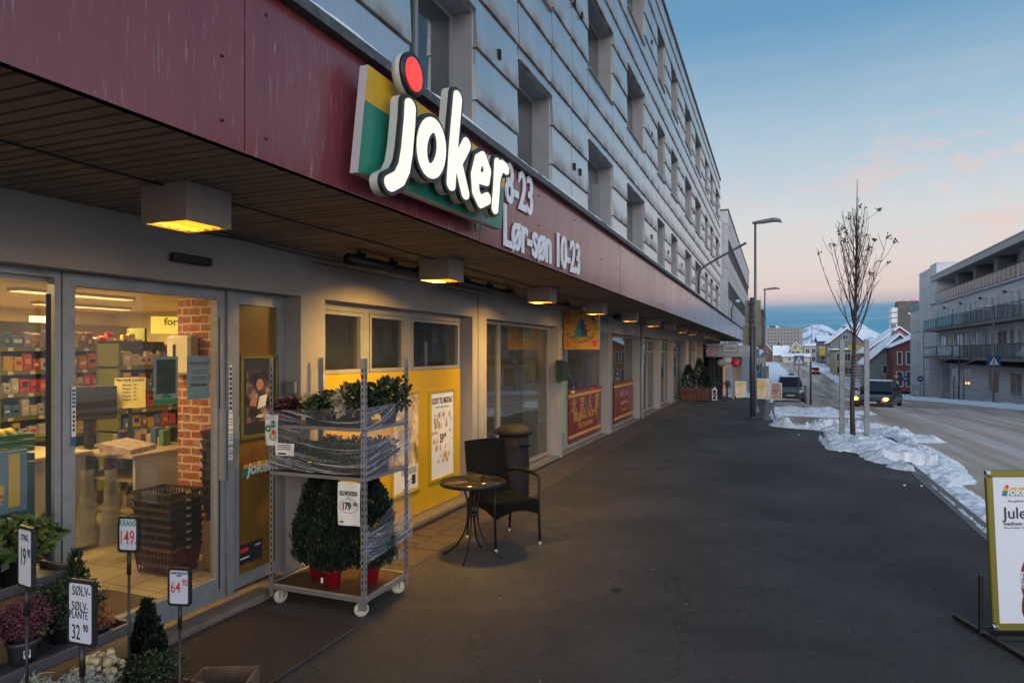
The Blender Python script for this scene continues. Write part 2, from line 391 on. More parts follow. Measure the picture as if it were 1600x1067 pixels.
# ---- snow banks: lumpy heaps along the kerb
def basez(x, y):
    if 13.3 < y < 17.5 and .98 < x < 2.6: return .012
    if x < edge(y): return gz(y)
    if x > rr(y) and y > 20: return gz(y)-.02
    return rz(y)
def heap(name, paths, h=.04, zoff=-.12, seed=0, label=None, dirt=True):
    """paths: list of (points, halfwidth, height)"""
    xs = [p[0] for P in paths for p in P[0]]; ys = [p[1] for P in paths for p in P[0]]; w = max(P[1] for P in paths)+.25
    gx = np.arange(min(xs)-w, max(xs)+w, h); gy = np.arange(min(ys)-w, max(ys)+w, h)
    H = np.zeros((len(gx), len(gy)))
    for i, x in enumerate(gx):
        for j, y in enumerate(gy):
            e = 0
            for pts, hw, hh in paths:
                for p, q in zip(pts, pts[1:]):
                    dx_, dy_ = q[0]-p[0], q[1]-p[1]; l2 = dx_*dx_+dy_*dy_+1e-9
                    t = max(0, min(1, ((x-p[0])*dx_+(y-p[1])*dy_)/l2)); d = math.hypot(x-p[0]-t*dx_, y-p[1]-t*dy_)/hw
                    if d < 1.25: e = max(e, (1-(d/1.25)**2)*hh)
            if e > 0:
                a = mn.noise(Vector((x*2.1, y*2.1, seed))); b_ = mn.noise(Vector((x*6, y*6, seed+5))); c_ = 1-abs(mn.noise(Vector((x*3.3, y*3.3, seed+9))))*2; d_ = mn.noise(Vector((x*15, y*15, seed)))
                e = e*(.80+.42*a+.26*b_+.14*c_+.2*d_+.14*mn.noise(Vector((x*33, y*33, seed))))-.045
            H[i, j] = e
    mb = MB(); mb.s = True; idx = {}
    vs = []; fs = []
    def V(i, j):
        if (i, j) not in idx:
            idx[(i, j)] = len(vs); x, y = gx[i], gy[j]
            vs.append((x+.012*mn.noise(Vector((x*20,y*20,1))), y+.012*mn.noise(Vector((x*20,y*20,3))), basez(x, y)+max(H[i, j], -.03)))
        return idx[(i, j)]
    for i in range(len(gx)-1):
        for j in range(len(gy)-1):
            if max(H[i,j], H[i+1,j], H[i,j+1], H[i+1,j+1]) > .004: fs.append((V(i,j), V(i+1,j), V(i+1,j+1), V(i,j+1)))
    mb.add(vs, fs)
    return mb, (gx, gy, H)
def lumps(mb, n, fx, size, seed, dz):
    r_ = random.Random(seed); mb.s = True
    for _ in range(n):
        x, y = fx(r_); s_ = size*r_.uniform(.35, 1.2)
        rs = []
        for k in range(1, 6):
            th = math.pi*k/6; q8 = [r_.uniform(.8,1.15) for i in range(9)]
            rs.append([(x+s_*math.sin(th)*math.cos(i*.698+k*.2)*q8[i], y+s_*math.sin(th)*math.sin(i*.698+k*.2)*q8[i], basez(x,y)+.10+dz-s_*.6*math.cos(th)+s_*.15) for i in range(9)])
        mb.loft(rs)
mb, _ = heap('a', [([(2.3,8.2),(2.32,10),(2.35,11.5),(2.3,12.8)], .3, .17), ([(2.2,12.6),(1.95,14),(1.7,15),(1.6,16.2)], .62, .17), ([(2.5,12.5),(2.75,14.5),(2.8,16.5),(2.3,17.6)], .42, .17),
    ([(1.25,14.2),(1.2,15.6),(1.3,16.8)], .36, .13)], h=.032, seed=1)
lumps(mb, 40, lambda r: (r.gauss(2.3,.22), r.uniform(7.8,13)), .03, 2, -.085)
lumps(mb, 35, lambda r: (r.gauss(2.0,.5), r.uniform(13,17.5)), .035, 3, -.03)
mb.build('snow_bank', M_SNOW, loc=(2.3,12,0), kind='stuff', label='ridge of pale blue shovelled snow round the street tree and along the kerb', cat='snow')
mb, _ = heap('b', [([(.45,18.4),(1.4,17.9),(2.4,18.2)], .55, .3), ([(.15,19.2),(.0,21),(.05,23)], .2, .12), ([(.9,19.4),(1.7,19.6),(2.6,19.0)], .62, .42), ([(2.6,18.6),(3.4,18.9)], .4, .2)], seed=7)
lumps(mb, 90, lambda r: (r.uniform(.2,3.0), r.gauss(18.8,.5)), .06, 4, .0)
mb.build('snow_bank', M_SNOW, loc=(1.4,19,0), kind='stuff', label='lumpy pile of dirty broken snow beside the parking bay behind the tree', cat='snow')
mb, _ = heap('c', [([(.1,27.5),(1.2,27.2),(2.6,27.6)], .35, .17), ([(.2,30),(1.6,29.8),(3.3,29.6)], .4, .17), ([(.0,33),(2.2,33.2)], .5, .18), ([(.1,24),(.1,27.5)], .14, .1)], h=.08, seed=3)
mb.build('snow_bank', M_SNOW, loc=(1.2,28,0), kind='stuff', label='low strips of snow left across the parking bay in front of the parked car', cat='snow')
mb, _ = heap('d', [([(13.3,20),(13.2,34),(13.35,48),(13.2,60),(13.3,80),(13.2,103)], .55, .3)], h=.16, seed=5)
mb.build('snow_bank', M_SNOW, loc=(13.3,50,0), kind='stuff', label='long low line of ploughed snow along the far kerb before the apartment block', cat='snow')
mb, _ = heap('e', [([(6.0,66),(7.4,62),(8.8,60)], .8, .2), ([(-.1,60),(.3,80),(1.6,110),(4.0,135)], .7, .35), ([(13.2,104),(12.8,135),(11.5,165),(9.2,205)], .9, .45)], h=.35, seed=6)
mb.build('snow_bank', M_SNOW, loc=(5,100,gz(100)), kind='stuff', label='snow lying on both edges and the middle of the far hill road', cat='snow')
# scattered litter: dry leaves and grit on the pavement
mb = MB(); r_ = random.Random(5)
for _ in range(300):
    y = 2.4+r_.random()**1.4*20; x = r_.uniform(-3.0, 1.95)
    a = r_.random()*6.3; s_ = r_.uniform(.006,.018); z = gz(y)+.006
    mb.add([(x+s_*math.cos(a), y+s_*math.sin(a), z), (x+s_*.5*math.cos(a+1.7), y+s_*.5*math.sin(a+1.7), z+.004), (x-s_*math.cos(a), y-s_*math.sin(a), z), (x+s_*.5*math.cos(a-1.7), y+s_*.5*math.sin(a-1.7), z)], [(0,1,2,3)])
mb.build('litter', mat('pale_litter', (.22,.19,.16), .8, var=.6, vs=3, vcol=(.08,.05,.04)), loc=(0,8,0), kind='stuff', label='small pale leaves and grit scattered over the dark pavement', cat='litter')
mb = MB(); r_ = random.Random(9)
for cx, cy, n in ((-3.0,12.1,130),(-2.75,11.2,60),(-3.1,13.2,70),(-3.0,15.2,30)):
    for _ in range(n):
        x = r_.gauss(cx,.14); y = r_.gauss(cy,.3); a = r_.random()*6.3; s_ = .022
        mb.add([(x, y, .012), (x+s_*math.cos(a), y+s_*math.sin(a), .012+r_.random()*.014), (x+s_*math.cos(a+.9), y+s_*math.sin(a+.9), .01)], [(0,1,2)])
mb.build('fallen_berries', mat('dark_red_litter', (.06,.015,.012), .7), loc=(-3,12,0), kind='stuff', label='dark red fallen berries and leaves on the paving by the restaurant window', cat='litter')
# a dark patch and a flattened lump on the pavement
mb = MB()
mb.ball((-1.15,5.15,.004), .045, 8, .3, .12); mb.build('dog_dirt', mat('black_litter', (.012,.011,.01), .7), loc=(-1.15,5.15,0), label='small dark flattened lump lying alone on the near pavement', cat='litter')
# ================================================================== MOUNTAINS
def ridge(name, pts, d, seed, m, label):
    """pts: (u, v) of the crest in the view turned into a real range at distance d"""
    s_, c_ = math.sin(YAW), math.cos(YAW); mb = MB(); mb.s = True; r_ = random.Random(seed)
    us = np.linspace(pts[0][0], pts[-1][0], 90); rows = []
    for q in range(9):
        f = q/8; row = []
        for u in us:
            v = np.interp(u, [p[0] for p in pts], [p[1] for p in pts]); dd = d*(1-.16*(1-f))
            xc = (u-800)/1045.; crest = (551-v)/1045.*d+1.85+12*mn.noise(Vector((u*.09,0,seed)))
            z = crest*f**1.15+(1-f)*-8+ (40*f*(1-f)+6)*4*mn.noise(Vector((u*.05, q*.55, seed)))*(1 if 0 < q < 8 else .05)
            row.append(((-s_+c_*xc)*dd, (c_+s_*xc)*dd, z))
        rows.append(row)
    n = len(us); mb.add([p for r in rows for p in r], [(k*n+i, k*n+i+1, (k+1)*n+i+1, (k+1)*n+i) for k in range(8) for i in range(n-1)])
    mb.build(name, m, kind='structure')
m = mat('mountain_snow', (.6,.66,.74), .9); b = use(m)
t = nd('ShaderNodeTexCoord').outputs['Object']
rk = noise(t, .011, 7, .68, .6, (1,.35,1)); rk2 = noise(t, .003, 4, .5)
c = ramp(mth('ADD', rk, mth('MULTIPLY', mth('SUBTRACT', rk2, .5), .5)), [(.44, (.68,.72,.78,1)), (.53, (.56,.61,.69,1)), (.6, (.27,.33,.42,1)), (.68, (.16,.21,.3,1))])
L(c, b.inputs['Base Color'])
ridge('mountain', [(1140,552),(1185,525),(1203,508),(1214,509),(1228,519),(1250,522),(1256,514),(1270,508),(1284,507),(1296,512),(1308,517),(1316,508),(1330,503),(1345,505),(1356,512),(1372,520),(1400,535),(1440,548)], 7000, 2, m, '')
ridge('mountain', [(600,552),(700,530),(800,520),(900,512),(1000,520),(1100,535),(1150,552)], 7600, 4, m, '')
ridge('mountain', [(1400,549),(1500,524),(1600,515),(1750,520),(1900,515),(2050,551)], 7600, 6, m, '')
# ================================================================== THE LONG SHOP BUILDING
B_ = thing('commercial_building', 'long grey metal clad building over dark red canopy and row of shops', 'building', (-3.6, 24, 0))
M_RENDER = mat('painted_render', (.30,.275,.25), .75, var=.45, vs=1.3, vcol=(.2,.18,.165), bump=.35, bs=45)
M_FRAME = mat('window_frame_paint', (.24,.235,.23), .5, var=.4, vs=7, vcol=(.14,.135,.13))
M_ALU = mat('aluminium_frame', (.30,.31,.32), .42, metal=.35, var=.5, vs=9, vcol=(.16,.16,.165))
M_DARK = mat('dark_gap', (.012,.012,.013), .8)
M_BLACK = mat('black_plastic', (.012,.012,.013), .45)
M_GLASS = glass_mat('shop_glass', ior=1.5)
M_GLASSC = glass_mat('coated_glass', (.75,.8,.78), ior=2.1)
M_PANE = mat('upper_window_glass', (.02,.026,.03), .04, spec=.9)
# metal cladding panels: brushed, pale grey-blue, with brown run-off grime along their lower edges
m = mat('metal_cladding', (.3,.31,.32), .36, metal=.75); b = use(m)
tcn = nd('ShaderNodeTexCoord'); t = tcn.outputs['Object']
sp_ = nd('ShaderNodeSeparateXYZ'); L(tcn.outputs['UV'], sp_.inputs[0])
n1 = noise(t, 1.1, 6, .6, .2, (1,1,.35)); n2 = noise(t, 22, 3, .6, 0, (1,1,.06))
base = mix(n1, (.44,.455,.47,1), (.60,.60,.605,1))
low = mth('SUBTRACT', 1, mth('MULTIPLY', sp_.outputs[1], 1.7), clamp=True)
n9 = noise(t, 2.3, 4, .6)
gr = mth('MULTIPLY', mth('POWER', low, 1.4), mth('MULTIPLY_ADD', n9, 3.4, -1.0, clamp=True)); L(mth('MULTIPLY_ADD', gr, -.65, .75), b.inputs['Metallic'])
base = mix(mth('MULTIPLY', gr, .9), base, (.11,.075,.055,1))
base = mix(mth('MULTIPLY', mth('SUBTRACT', n2, .5, clamp=True), .5), base, (.2,.2,.2,1))
L(base, b.inputs['Base Color']); L(mth('ADD', mth('MULTIPLY_ADD', n1, .28, .13), mth('MULTIPLY', gr, .4)), b.inputs['Roughness'])
bp = nd('ShaderNodeBump'); bp.inputs['Strength'].default_value = .12; bp.inputs['Distance'].default_value = .02
L(n1, bp.inputs['Height']); L(bp.outputs[0], b.inputs['Normal'])
M_CLAD = m
M_RECESS = mat('window_recess_metal', (.26,.265,.275), .5, metal=.3, var=.4, vs=3, vcol=(.15,.145,.14))
FX = -3.53; Y0, Y1 = -3.0, 47.6; ZB, ZT = 3.2, 13.55
WY = [(-1.2,.8),(2.3,4.1),(6.06,7.66),(9.16,10.75),(13.1,15.3),(16.9,19.3),(21.6,23.1),(24.6,26.3),(28.6,30.9),(32.4,35.0),(37.0,38.8),(40.2,42.1),(43.9,46.5)]
WZ = [(4.55,6.14),(7.6,9.2),(10.68,12.28)]
seams_z = [ZB, 3.65, 4.31]+[5.02+.66*k for k in range(12)]+[12.94, ZT]
seams_z = sorted(z for z in set(seams_z) if z <= ZT)
ys = [Y0]
for a, b2 in WY:
    g = a-ys[-1]
    if g > 2.2: ys.append(ys[-1]+g/2)
    ys += [a, b2]
ys.append(Y1)
cl_v = []; cl_f = []; cl_uv = []
def panel(ya, yb, za, zb):
    """one sheet panel: lower edge proud of the one below"""
    g = .018; ya += g; yb -= g; za += .022
    b0 = len(cl_v); lo = .035; hi = .006; bk = -.04
    P = [(FX+lo,ya,za),(FX+lo,yb,za),(FX+hi,yb,zb),(FX+hi,ya,zb),(FX+bk,ya,za),(FX+bk,yb,za),(FX+bk,yb,zb),(FX+bk,ya,zb)]
    cl_v.extend(P)
    for f, uv in (((0,1,2,3), ((0,0),(1,0),(1,1),(0,1))), ((4,5,1,0), ((0,0),)*4), ((0,3,7,4), ((0,.5),)*4), ((1,5,6,2), ((0,.5),)*4), ((3,2,6,7), ((0,1),)*4)):
        cl_f.append([b0+i for i in f]); cl_uv.extend(uv)
for ya, yb in zip(ys, ys[1:]):
    isw = (ya, yb) in WY
    zs = list(seams_z)
    for za, zb in zip(zs, zs[1:]):
        segs = [(za, zb)]
        if isw:
            for wa, wb in WZ:
                ns = []
                for p, q in segs:
                    if q <= wa or p >= wb: ns.append((p, q)); continue
                    if p < wa-.05: ns.append((p, wa))
                    if q > wb+.05: ns.append((wb, q))
                segs = ns
        for p, q in segs:
            if q-p > .06: panel(ya, yb, p, q)
me = bpy.data.meshes.new('cladding'); org = gl(B_)
me.from_pydata([tuple(Vector(v)-org) for v in cl_v], [], cl_f); uvl = me.uv_layers.new(name='UVMap')
for i, uv in enumerate(cl_uv): uvl.data[i].uv = uv
me.materials.append(M_CLAD); me.update()
o = bpy.data.objects.new('cladding', me); COL.objects.link(o); o.parent = B_
# wall behind the panels, with the window recesses cut out of it
mb = MB(); cy = sorted(set([Y0, Y1]+[v for w in WY for v in w])); cz = sorted(set([ZB, ZT]+[v for w in WZ for v in w]))
for ya, yb in zip(cy, cy[1:]):
    for za, zb in zip(cz, cz[1:]):
        if (ya, yb) in WY and (za, zb) in WZ: continue
        mb.box(-9.5 if False else FX-.34, FX-.035, ya, yb, za, zb)
mb.box(-14, FX-.34, Y1-.25, Y1-.003, ZB, ZT); mb.box(-14, FX-.34, Y0, Y0+.25, ZB, ZT)
mb.build('wall', M_RECESS, B_)
mb = MB(); mb.box(-14.1, FX+.06, Y0-.05, Y1+.06, ZT, ZT+.12); mb.build('roof', mat('roof_edge', (.09,.09,.095), .6), B_)
mb = MB(); mb.box(-14.05, FX+.05, Y0, Y1+.02, ZT+.12, ZT+.17); mb.build('roof_snow', M_SNOWR, B_)
mb = MB()
mb.box(-14, FX-.345, Y0, Y1-.26, ZB, ZB+.1)      # floor inside the upper storeys keeps them dark
mb.box(-6.2, -6.1, Y0, Y1-.26, ZB+.1, ZT); mb.build('inner_wall', mat('room_wall', (.22,.21,.2), .9), B_)
M_WF = mat('upper_window_frame', (.2,.2,.205), .5)
M_CURT = mat('curtain', (.35,.34,.33), .9, var=.5, vs=30, st3=(1,1,.02))
M_HINGE = mat('small_brass', (.35,.24,.1), .4, metal=.8)
GLU = glass_mat('apartment_glass', (.7,.76,.78), ior=1.55, dirt=.05)
for k, (ya, yb) in enumerate(WY):
    for r_i, (za, zb) in enumerate(WZ):
        mb = MB(); x = FX-.30; w = .055
        mb.box(x-.05, x, ya+.002, yb-.002, za+.002, za+w); mb.box(x-.05, x, ya+.002, yb-.002, zb-w, zb-.002)
        mb.box(x-.05, x, ya+.002, ya+w, za+w, zb-w); mb.box(x-.05, x, yb-w, yb-.002, za+w, zb-w)
        ym = ya+(yb-ya)*.42
        mb.box(x-.05, x, ym-.035, ym+.035, za+w, zb-w)
        mb.box(x, x+.02, ya+w, ym-.035, za+w-.02, za+w+.03)
        fr = mb.build('window', M_WF, B_, loc=(FX,ya,za))
        mb = MB(); mb.box(x-.03, x-.026, ya+w, ym-.035, za+w, zb-w); mb.box(x-.03, x-.026, ym+.035, yb-w, za+w, zb-w)
        mb.build('pane', GLU, fr)
        mb = MB(); mb.box(x+.001, FX+.055, ya+.01, yb-.01, za-.02, za-.001); mb.build('sill', M_RECESS, fr)
        if (k*3+r_i) % 3 != 1:
            mb = MB(); mb.box(x-.16, x-.14, ya+.02, ya+(yb-ya)*rnd.choice([.3,.45,1]), za, zb); mb.build('curtain', M_CURT, fr)
# snow on lowest sills and small vents on panels
mb = MB()
for (y, z) in ((8.35,5.83),(8.35,8.6),(8.6,11.6),(12.0,5.25),(12.4,5.25),(12.0,8.3),(12.5,8.3),(20.4,5.3),(20.4,8.4),(20.4,11.2),(23.8,5.3),(27.3,8.3),(27.4,5.3),(31.6,8.2),(31.7,5.2),(36,8.2),(36.2,5.3)):
    for q in range(5): mb.box(FX+.02, FX+.06, y, y+.07, z+q*.028, z+q*.028+.014)
mb.build('vent', M_DARK, B_)
# ---------------- canopy: soffit, fascia, gutter ledge with snow
CX = -2.0; SZ = 2.66
M_SLAT = mat('soffit_slats', (.19,.155,.125), .7, var=.5, vs=2.5, vcol=(.10,.083,.068), bump=.2, bs=30)
mb = MB(); y = Y0
while y < 49.9:
    w = .07; dz_ = rnd.uniform(-.003,.003)
    mb.box(-3.54, CX-.02, y+.010+rnd.uniform(0,.005), y+w-.004, SZ+dz_, SZ+.02); y += w
mb.build('soffit', M_SLAT, B_)
mb = MB(); mb.box(-3.6, CX-.05, Y0, 50.0, SZ+.05, SZ+.5); mb.build('canopy_core', M_DARK, B_)
m = mat('red_fascia', (.13,.03,.038), .33, spec=.45, coat=.05); b = use(m)
t = nd('ShaderNodeTexCoord').outputs['Object']; sy = nd('ShaderNodeSeparateXYZ'); L(t, sy.inputs[0])
nA = noise(t, .45, 5, .6); nB = noise(t, 14, 4, .7, .1, (1,1,.04)); nC = noise(t, 40, 4, .75, .1, (1,1,.1)); nD = noise(t, 1.2, 3, .5, 0, (1,1,.3))
far = mth('MULTIPLY_ADD', sy.outputs[1], .05, .98, clamp=True)      # paler further along: fading, and the grazing sky sheen put into the paint
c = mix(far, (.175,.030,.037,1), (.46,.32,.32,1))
c = mix(mth('MULTIPLY', mth('SUBTRACT', nB, .45, clamp=True), 1.8, clamp=True), c, (.11,.016,.022,1))
c = mix(mth('MULTIPLY', mth('SUBTRACT', nC, .585, clamp=True), 5.0, clamp=True), c, (.34,.25,.25,1))
c = mix(mth('MULTIPLY', nD, .25), c, (.2,.11,.12,1))
L(c, b.inputs['Base Color']); L(mth('MULTIPLY_ADD', nA, .3, .06), b.inputs['Roughness'])
bp = nd('ShaderNodeBump'); bp.inputs['Strength'].default_value = .1; L(nD, bp.inputs['Height']); L(bp.outputs[0], b.inputs['Normal'])
M_RED = m
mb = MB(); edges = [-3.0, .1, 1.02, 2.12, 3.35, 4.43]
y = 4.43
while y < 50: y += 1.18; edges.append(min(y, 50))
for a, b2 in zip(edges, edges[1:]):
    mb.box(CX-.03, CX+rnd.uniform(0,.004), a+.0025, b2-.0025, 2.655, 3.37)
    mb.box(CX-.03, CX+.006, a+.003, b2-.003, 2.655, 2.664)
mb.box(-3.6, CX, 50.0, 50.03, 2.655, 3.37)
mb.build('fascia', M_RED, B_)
mb = MB(); mb.s = True
for a, b2 in zip(edges, edges[1:]):
    for yy in (a+.12, b2-.12):
        for z in (2.75, 3.0, 3.27):
          if rnd.random() < .55: mb.ball((CX+.005, yy, z), .007, 6)
mb.build('rivets', mat('rusty_rivets', (.03,.015,.012), .6), B_)
M_LEDGE = mat('ledge_metal', (.04,.043,.045), .6, var=.6, vs=15, vcol=(.14,.14,.15), bump=.6, bs=25)
mb = MB(); mb.box(-3.56, CX+.06, Y0, 50.06, 3.371, 3.425); mb.build('ledge', M_LEDGE, B_)
mb = MB(); mb.s = True; n_ = 760; xs_ = [-3.5, -2.9, -2.3, -2.05, CX+.02, CX+.05, CX+.052]
rows = []
for i in range(n_):
    y = Y0+53*i/(n_-1); e = .02*mn.noise(Vector((y*3,0,2)))+.012*mn.noise(Vector((y*11,0,2))); hh = .055+.025*mn.noise(Vector((y*1.3,4,0)))+.012*mn.noise(Vector((y*8,4,0)))
    if 4.3 < y < 5.8: hh *= .9
    rows.append([(x+(e-.02 if k > 2 else 0), y, 3.426+(max(hh,.004) if k < 5 else (max(hh,.004)*.55 if k == 5 else 0))) for k, x in enumerate(xs_)])
mb.add([p for r in rows for p in r], [(i*7+k, i*7+k+1, (i+1)*7+k+1, (i+1)*7+k) for i in range(n_-1) for k in range(6)])
mb.build('ledge_snow', M_SNOW, B_)
# ---------------- shop front wall with its openings
HZ = 2.30
PIL = [(4.35,4.66),(7.60,8.04),(11.14,11.38),(14.9,15.22),(18.6,19.15),(22.0,22.42),(25.0,25.35),(28.75,29.9),(32.5,33.8),(35.4,35.9),(39.5,40.2),(43.5,44.2),(47.2,47.6)]
mb = MB()
mb.box(-3.80, FX, -3.0, 47.6, HZ, SZ+.01)                     # header
for a, b2 in PIL: mb.box(-3.80, FX+.003, a, b2, -.1+gz(b2), HZ)
mb.box(-3.80, FX+.003, -3.0, -.6, -.1, HZ)
mb.build('shop_wall', M_RENDER, B_)
mb = MB()
for y in (7.76, 18.85): mb.box(FX+.002, FX+.006, y, y+.012, .0, SZ)     # dark joints in the render
mb.build('wall_joint', M_DARK, B_)
mb = MB(); mb.tube([(FX+.05,18.78,0),(FX+.05,18.78,SZ)], .04, 10); mb.build('downpipe', mat('pipe_grey', (.3,.29,.28), .6), B_)
M_STEP = mat('step_concrete', (.2,.165,.13), .8, var=.5, vs=6, vcol=(.1,.08,.065), bump=.4, bs=60)
mb = MB(); mb.box(-3.95, -3.50, 4.66, 7.6, -.05, .062); mb.box(-3.95,-3.50, 8.04, 11.14, -.05, .062); mb.box(-3.95,-3.55, 11.38, 14.9, -.05, .03); mb.box(-3.95,-3.52, 15.22, 47, -.9, .03)
mb.box(-3.95,-3.55,-.6,4.35,-.05,.055)
mb.build('step', M_STEP, B_)
mb = MB(); mb.box(-3.497, -3.46, 4.75, 7.55, -.03, .035); mb.box(-3.497,-3.47, 8.1, 11.1, -.03, .03); mb.build('step_edge', mat('black_kerb', (.02,.02,.02), .6), B_)
GX = -3.68
def frame(mb, ya, yb, za, zb, w=.06, d=.06, x=GX, wb=None):
    wb = wb or w
    mb.box(x-d, x, ya, yb, zb-w, zb); mb.box(x-d, x, ya, yb, za, za+wb)
    mb.box(x-d, x, ya, ya+w, za+wb, zb-w); mb.box(x-d, x, yb-w, yb, za+wb, zb-w)
def pane(ya, yb, za, zb, parent, m=None, x=GX-.035, name='pane'):
    mb = MB(); mb.box(x-.003, x, ya, yb, za, zb); return mb.build(name, m or M_GLASS, parent)
def opening(name, ya, yb, za, zb, mf, w=.06, label=None, gm=None, x=GX, d=.06, wb=None):
    mb = MB(); frame(mb, ya, yb, za, zb, w, d, x, wb); o = mb.build(name, mf, B_, loc=(x,ya,za), label=label)
    pane(ya+w, yb-w, za+(wb or w), zb-w, o, gm, x-.035); return o
# sliding doors of the grocery shop: fixed left leaf, moving right leaf, jambs
mb = MB(); mb.box(GX-.12, GX-.066, -.6, 4.35, 2.245, HZ); mb.build('door_track', M_ALU, B_)
opening('window', -.6, 2.525, .12, 2.298, M_ALU, .035, x=GX+.004, wb=.14)
o = opening('sliding_door', 2.53, 3.70, .105, 2.296, M_ALU, .07, x=GX+.012, wb=.15, label='glass sliding shop door with posters on it')
mb = MB(); mb.box(GX+.012, GX+.055, 3.642, 3.668, .95, 1.45); mb.build('handle', M_ALU, o)
mb = MB(); mb.box(GX-.03, GX+.015, 3.642, 3.652, .18, 2.1); mb.build('seal', M_BLACK, o)
mb = MB(); mb.box(GX+.006, GX+.012, 2.44, 2.466, .18, 2.17); mb.build('seal', M_BLACK, B_)
o = opening('side_window', 3.76, 4.345, .12, 2.298, M_ALU, .09, label='narrow side window covered with brown film')
M_FILM = mat('brown_film', (.17,.085,.012), .3, var=.5, vs=1.4, vcol=(.07,.03,.006), coat=.2)
mb = MB(); mb.box(GX-.03, GX-.02, 3.85, 4.255, .21, 2.21); mb.build('film', M_FILM, o)
mb = MB(); mb.box(GX-.05, GX+.03, 3.71, 3.765, .1, 2.299); mb.build('door_jamb', M_ALU, B_)
# bay with three upper panes over a printed yellow film
M_YEL = mat('yellow_film', (.50,.30,.01), .38, var=.15, vs=2, coat=.2)
mb = MB(); frame(mb, 4.665, 7.60, .065, HZ, .07, .07); mb.box(GX-.07, GX, 5.44, 5.54, .13, HZ-.07); mb.box(GX-.07,GX,6.25,6.35,.13,HZ-.07)
o = mb.build('window_wall', M_FRAME, B_, loc=(GX,4.66,0))
mb = MB(); mb.box(GX+.001, GX+.02, 4.67, 7.595, HZ-.012, HZ-.001); mb.build('lintel', M_ALU, o)
for a, b2 in ((4.74,5.43),(5.55,6.24),(6.36,7.525)):
    mb = MB(); frame(mb, a, b2, 1.66, 2.225, .035, .05, GX+.004); mb.build('sash', M_FRAME, o)
    pane(a+.035, b2-.035, 1.695, 2.19, o, M_GLASSC)
mb = MB(); mb.box(GX-.03, GX+.010, 4.74, 7.55, .075, 1.655); mb.build('yellow_panel', M_YEL, o)
mb = MB(); mb.box(-4.6, -4.55, 4.5, 7.7, .1, 2.6); mb.box(-4.55,-3.82,4.5,4.55,.1,2.6); mb.box(-4.55,-3.82,7.65,7.7,.1,2.6); mb.build('back_room_wall', mat('room_dim', (.16,.17,.18), .8), B_)
# restaurant bays
M_CU = mat('window_curtain', (.33,.26,.17), .9, var=.6, vs=22, vcol=(.17,.12,.08), st3=(1,1,.03))
mb = MB(); frame(mb, 8.045, 11.135, .08, HZ, .05, .06); mb.box(GX-.06, GX, 8.83, 8.88, .13, HZ-.05)
o = mb.build('window_wall', M_FRAME, B_, loc=(GX,8.04,0)); pane(8.09, 8.83, .13, 2.25, o, M_GLASSC); pane(8.88, 11.08, .13, 2.25, o, M_GLASSC)
mb = MB(); mb.box(-3.9,-3.88, 8.1, 8.75, .1, 2.5); mb.box(-3.9,-3.88, 10.4, 11.1, .1, 2.5); mb.build('curtain', M_CU, o)
mb = MB(); mb.box(-5.9,-5.85,7.75,18.9,.1,2.6); mb.box(-5.85,-3.82,7.75,7.8,.1,2.6); mb.box(-5.85,-3.82,18.85,18.9,.1,2.6); mb.build('back_room_wall', mat('restaurant_wall', (.32,.24,.16), .8), B_)
for yy in (9.6, 13.4, 17.0):
    ld = bpy.data.lights.new('restaurant_light', 'AREA'); ld.energy = 26 if yy < 10 else 10; ld.color = (1,.6,.22); ld.size = .5
    lo = bpy.data.objects.new('restaurant_light', ld); COL.objects.link(lo); lo.parent = B_; lo.location = Vector((-4.7,yy,2.5))-gl(B_)
o = opening('restaurant_door', 11.39, 12.15, .035, 2.28, M_FRAME, .08, label='glazed restaurant door with menu sheets')
mb = MB(); mb.box(GX+.001, GX+.006, 11.5, 12.04, .35, 1.55); mb.build('menu_sheet', mat('menu_green', (.30,.36,.16), .6, var=.5, vs=9, vcol=(.12,.16,.08)), o)
M_BANNER = mat('red_banner', (.22,.028,.02), .4, var=.3, vs=3, coat=.3)
M_GOLD = mat('banner_gold', (.5,.27,.06), .5); M_TEAL = mat('pagoda_teal', (.02,.17,.24), .5); M_NAVY = mat('pagoda_navy', (.03,.035,.10), .5); M_GREEN = mat('pagoda_green', (.06,.16,.03), .5)
def pagoda(mb, M, cx, cy, w, h, c1, c2, c3, z=.002):
    mb.M = M
    def half(sg):
        pts = [(0,h*.62)]
        lev = [(.03,.5),(.09,.40),(.24,.33),(.14,.31),(.14,.20),(.36,.12),(.22,.10),(.22,-.01),(.50,-.10),(.32,-.12),(.32,-.35),(0,-.35)]
        return [(cx+sg*a*w, cy+b2*h) for a, b2 in [(0,.62)]+lev]
    for sg, c_ in ((-1, c1), (1, c2)):
        P = half(sg); P = P if sg < 0 else P[::-1]; mb.m = c_; mb.add([(x, y, z) for x, y in P], [tuple(range(len(P)))])
    mb.m = c3; mb.box(cx-w*.52, cx+w*.52, cy-h*.43, cy-h*.35, z, z+.001); mb.m = 0
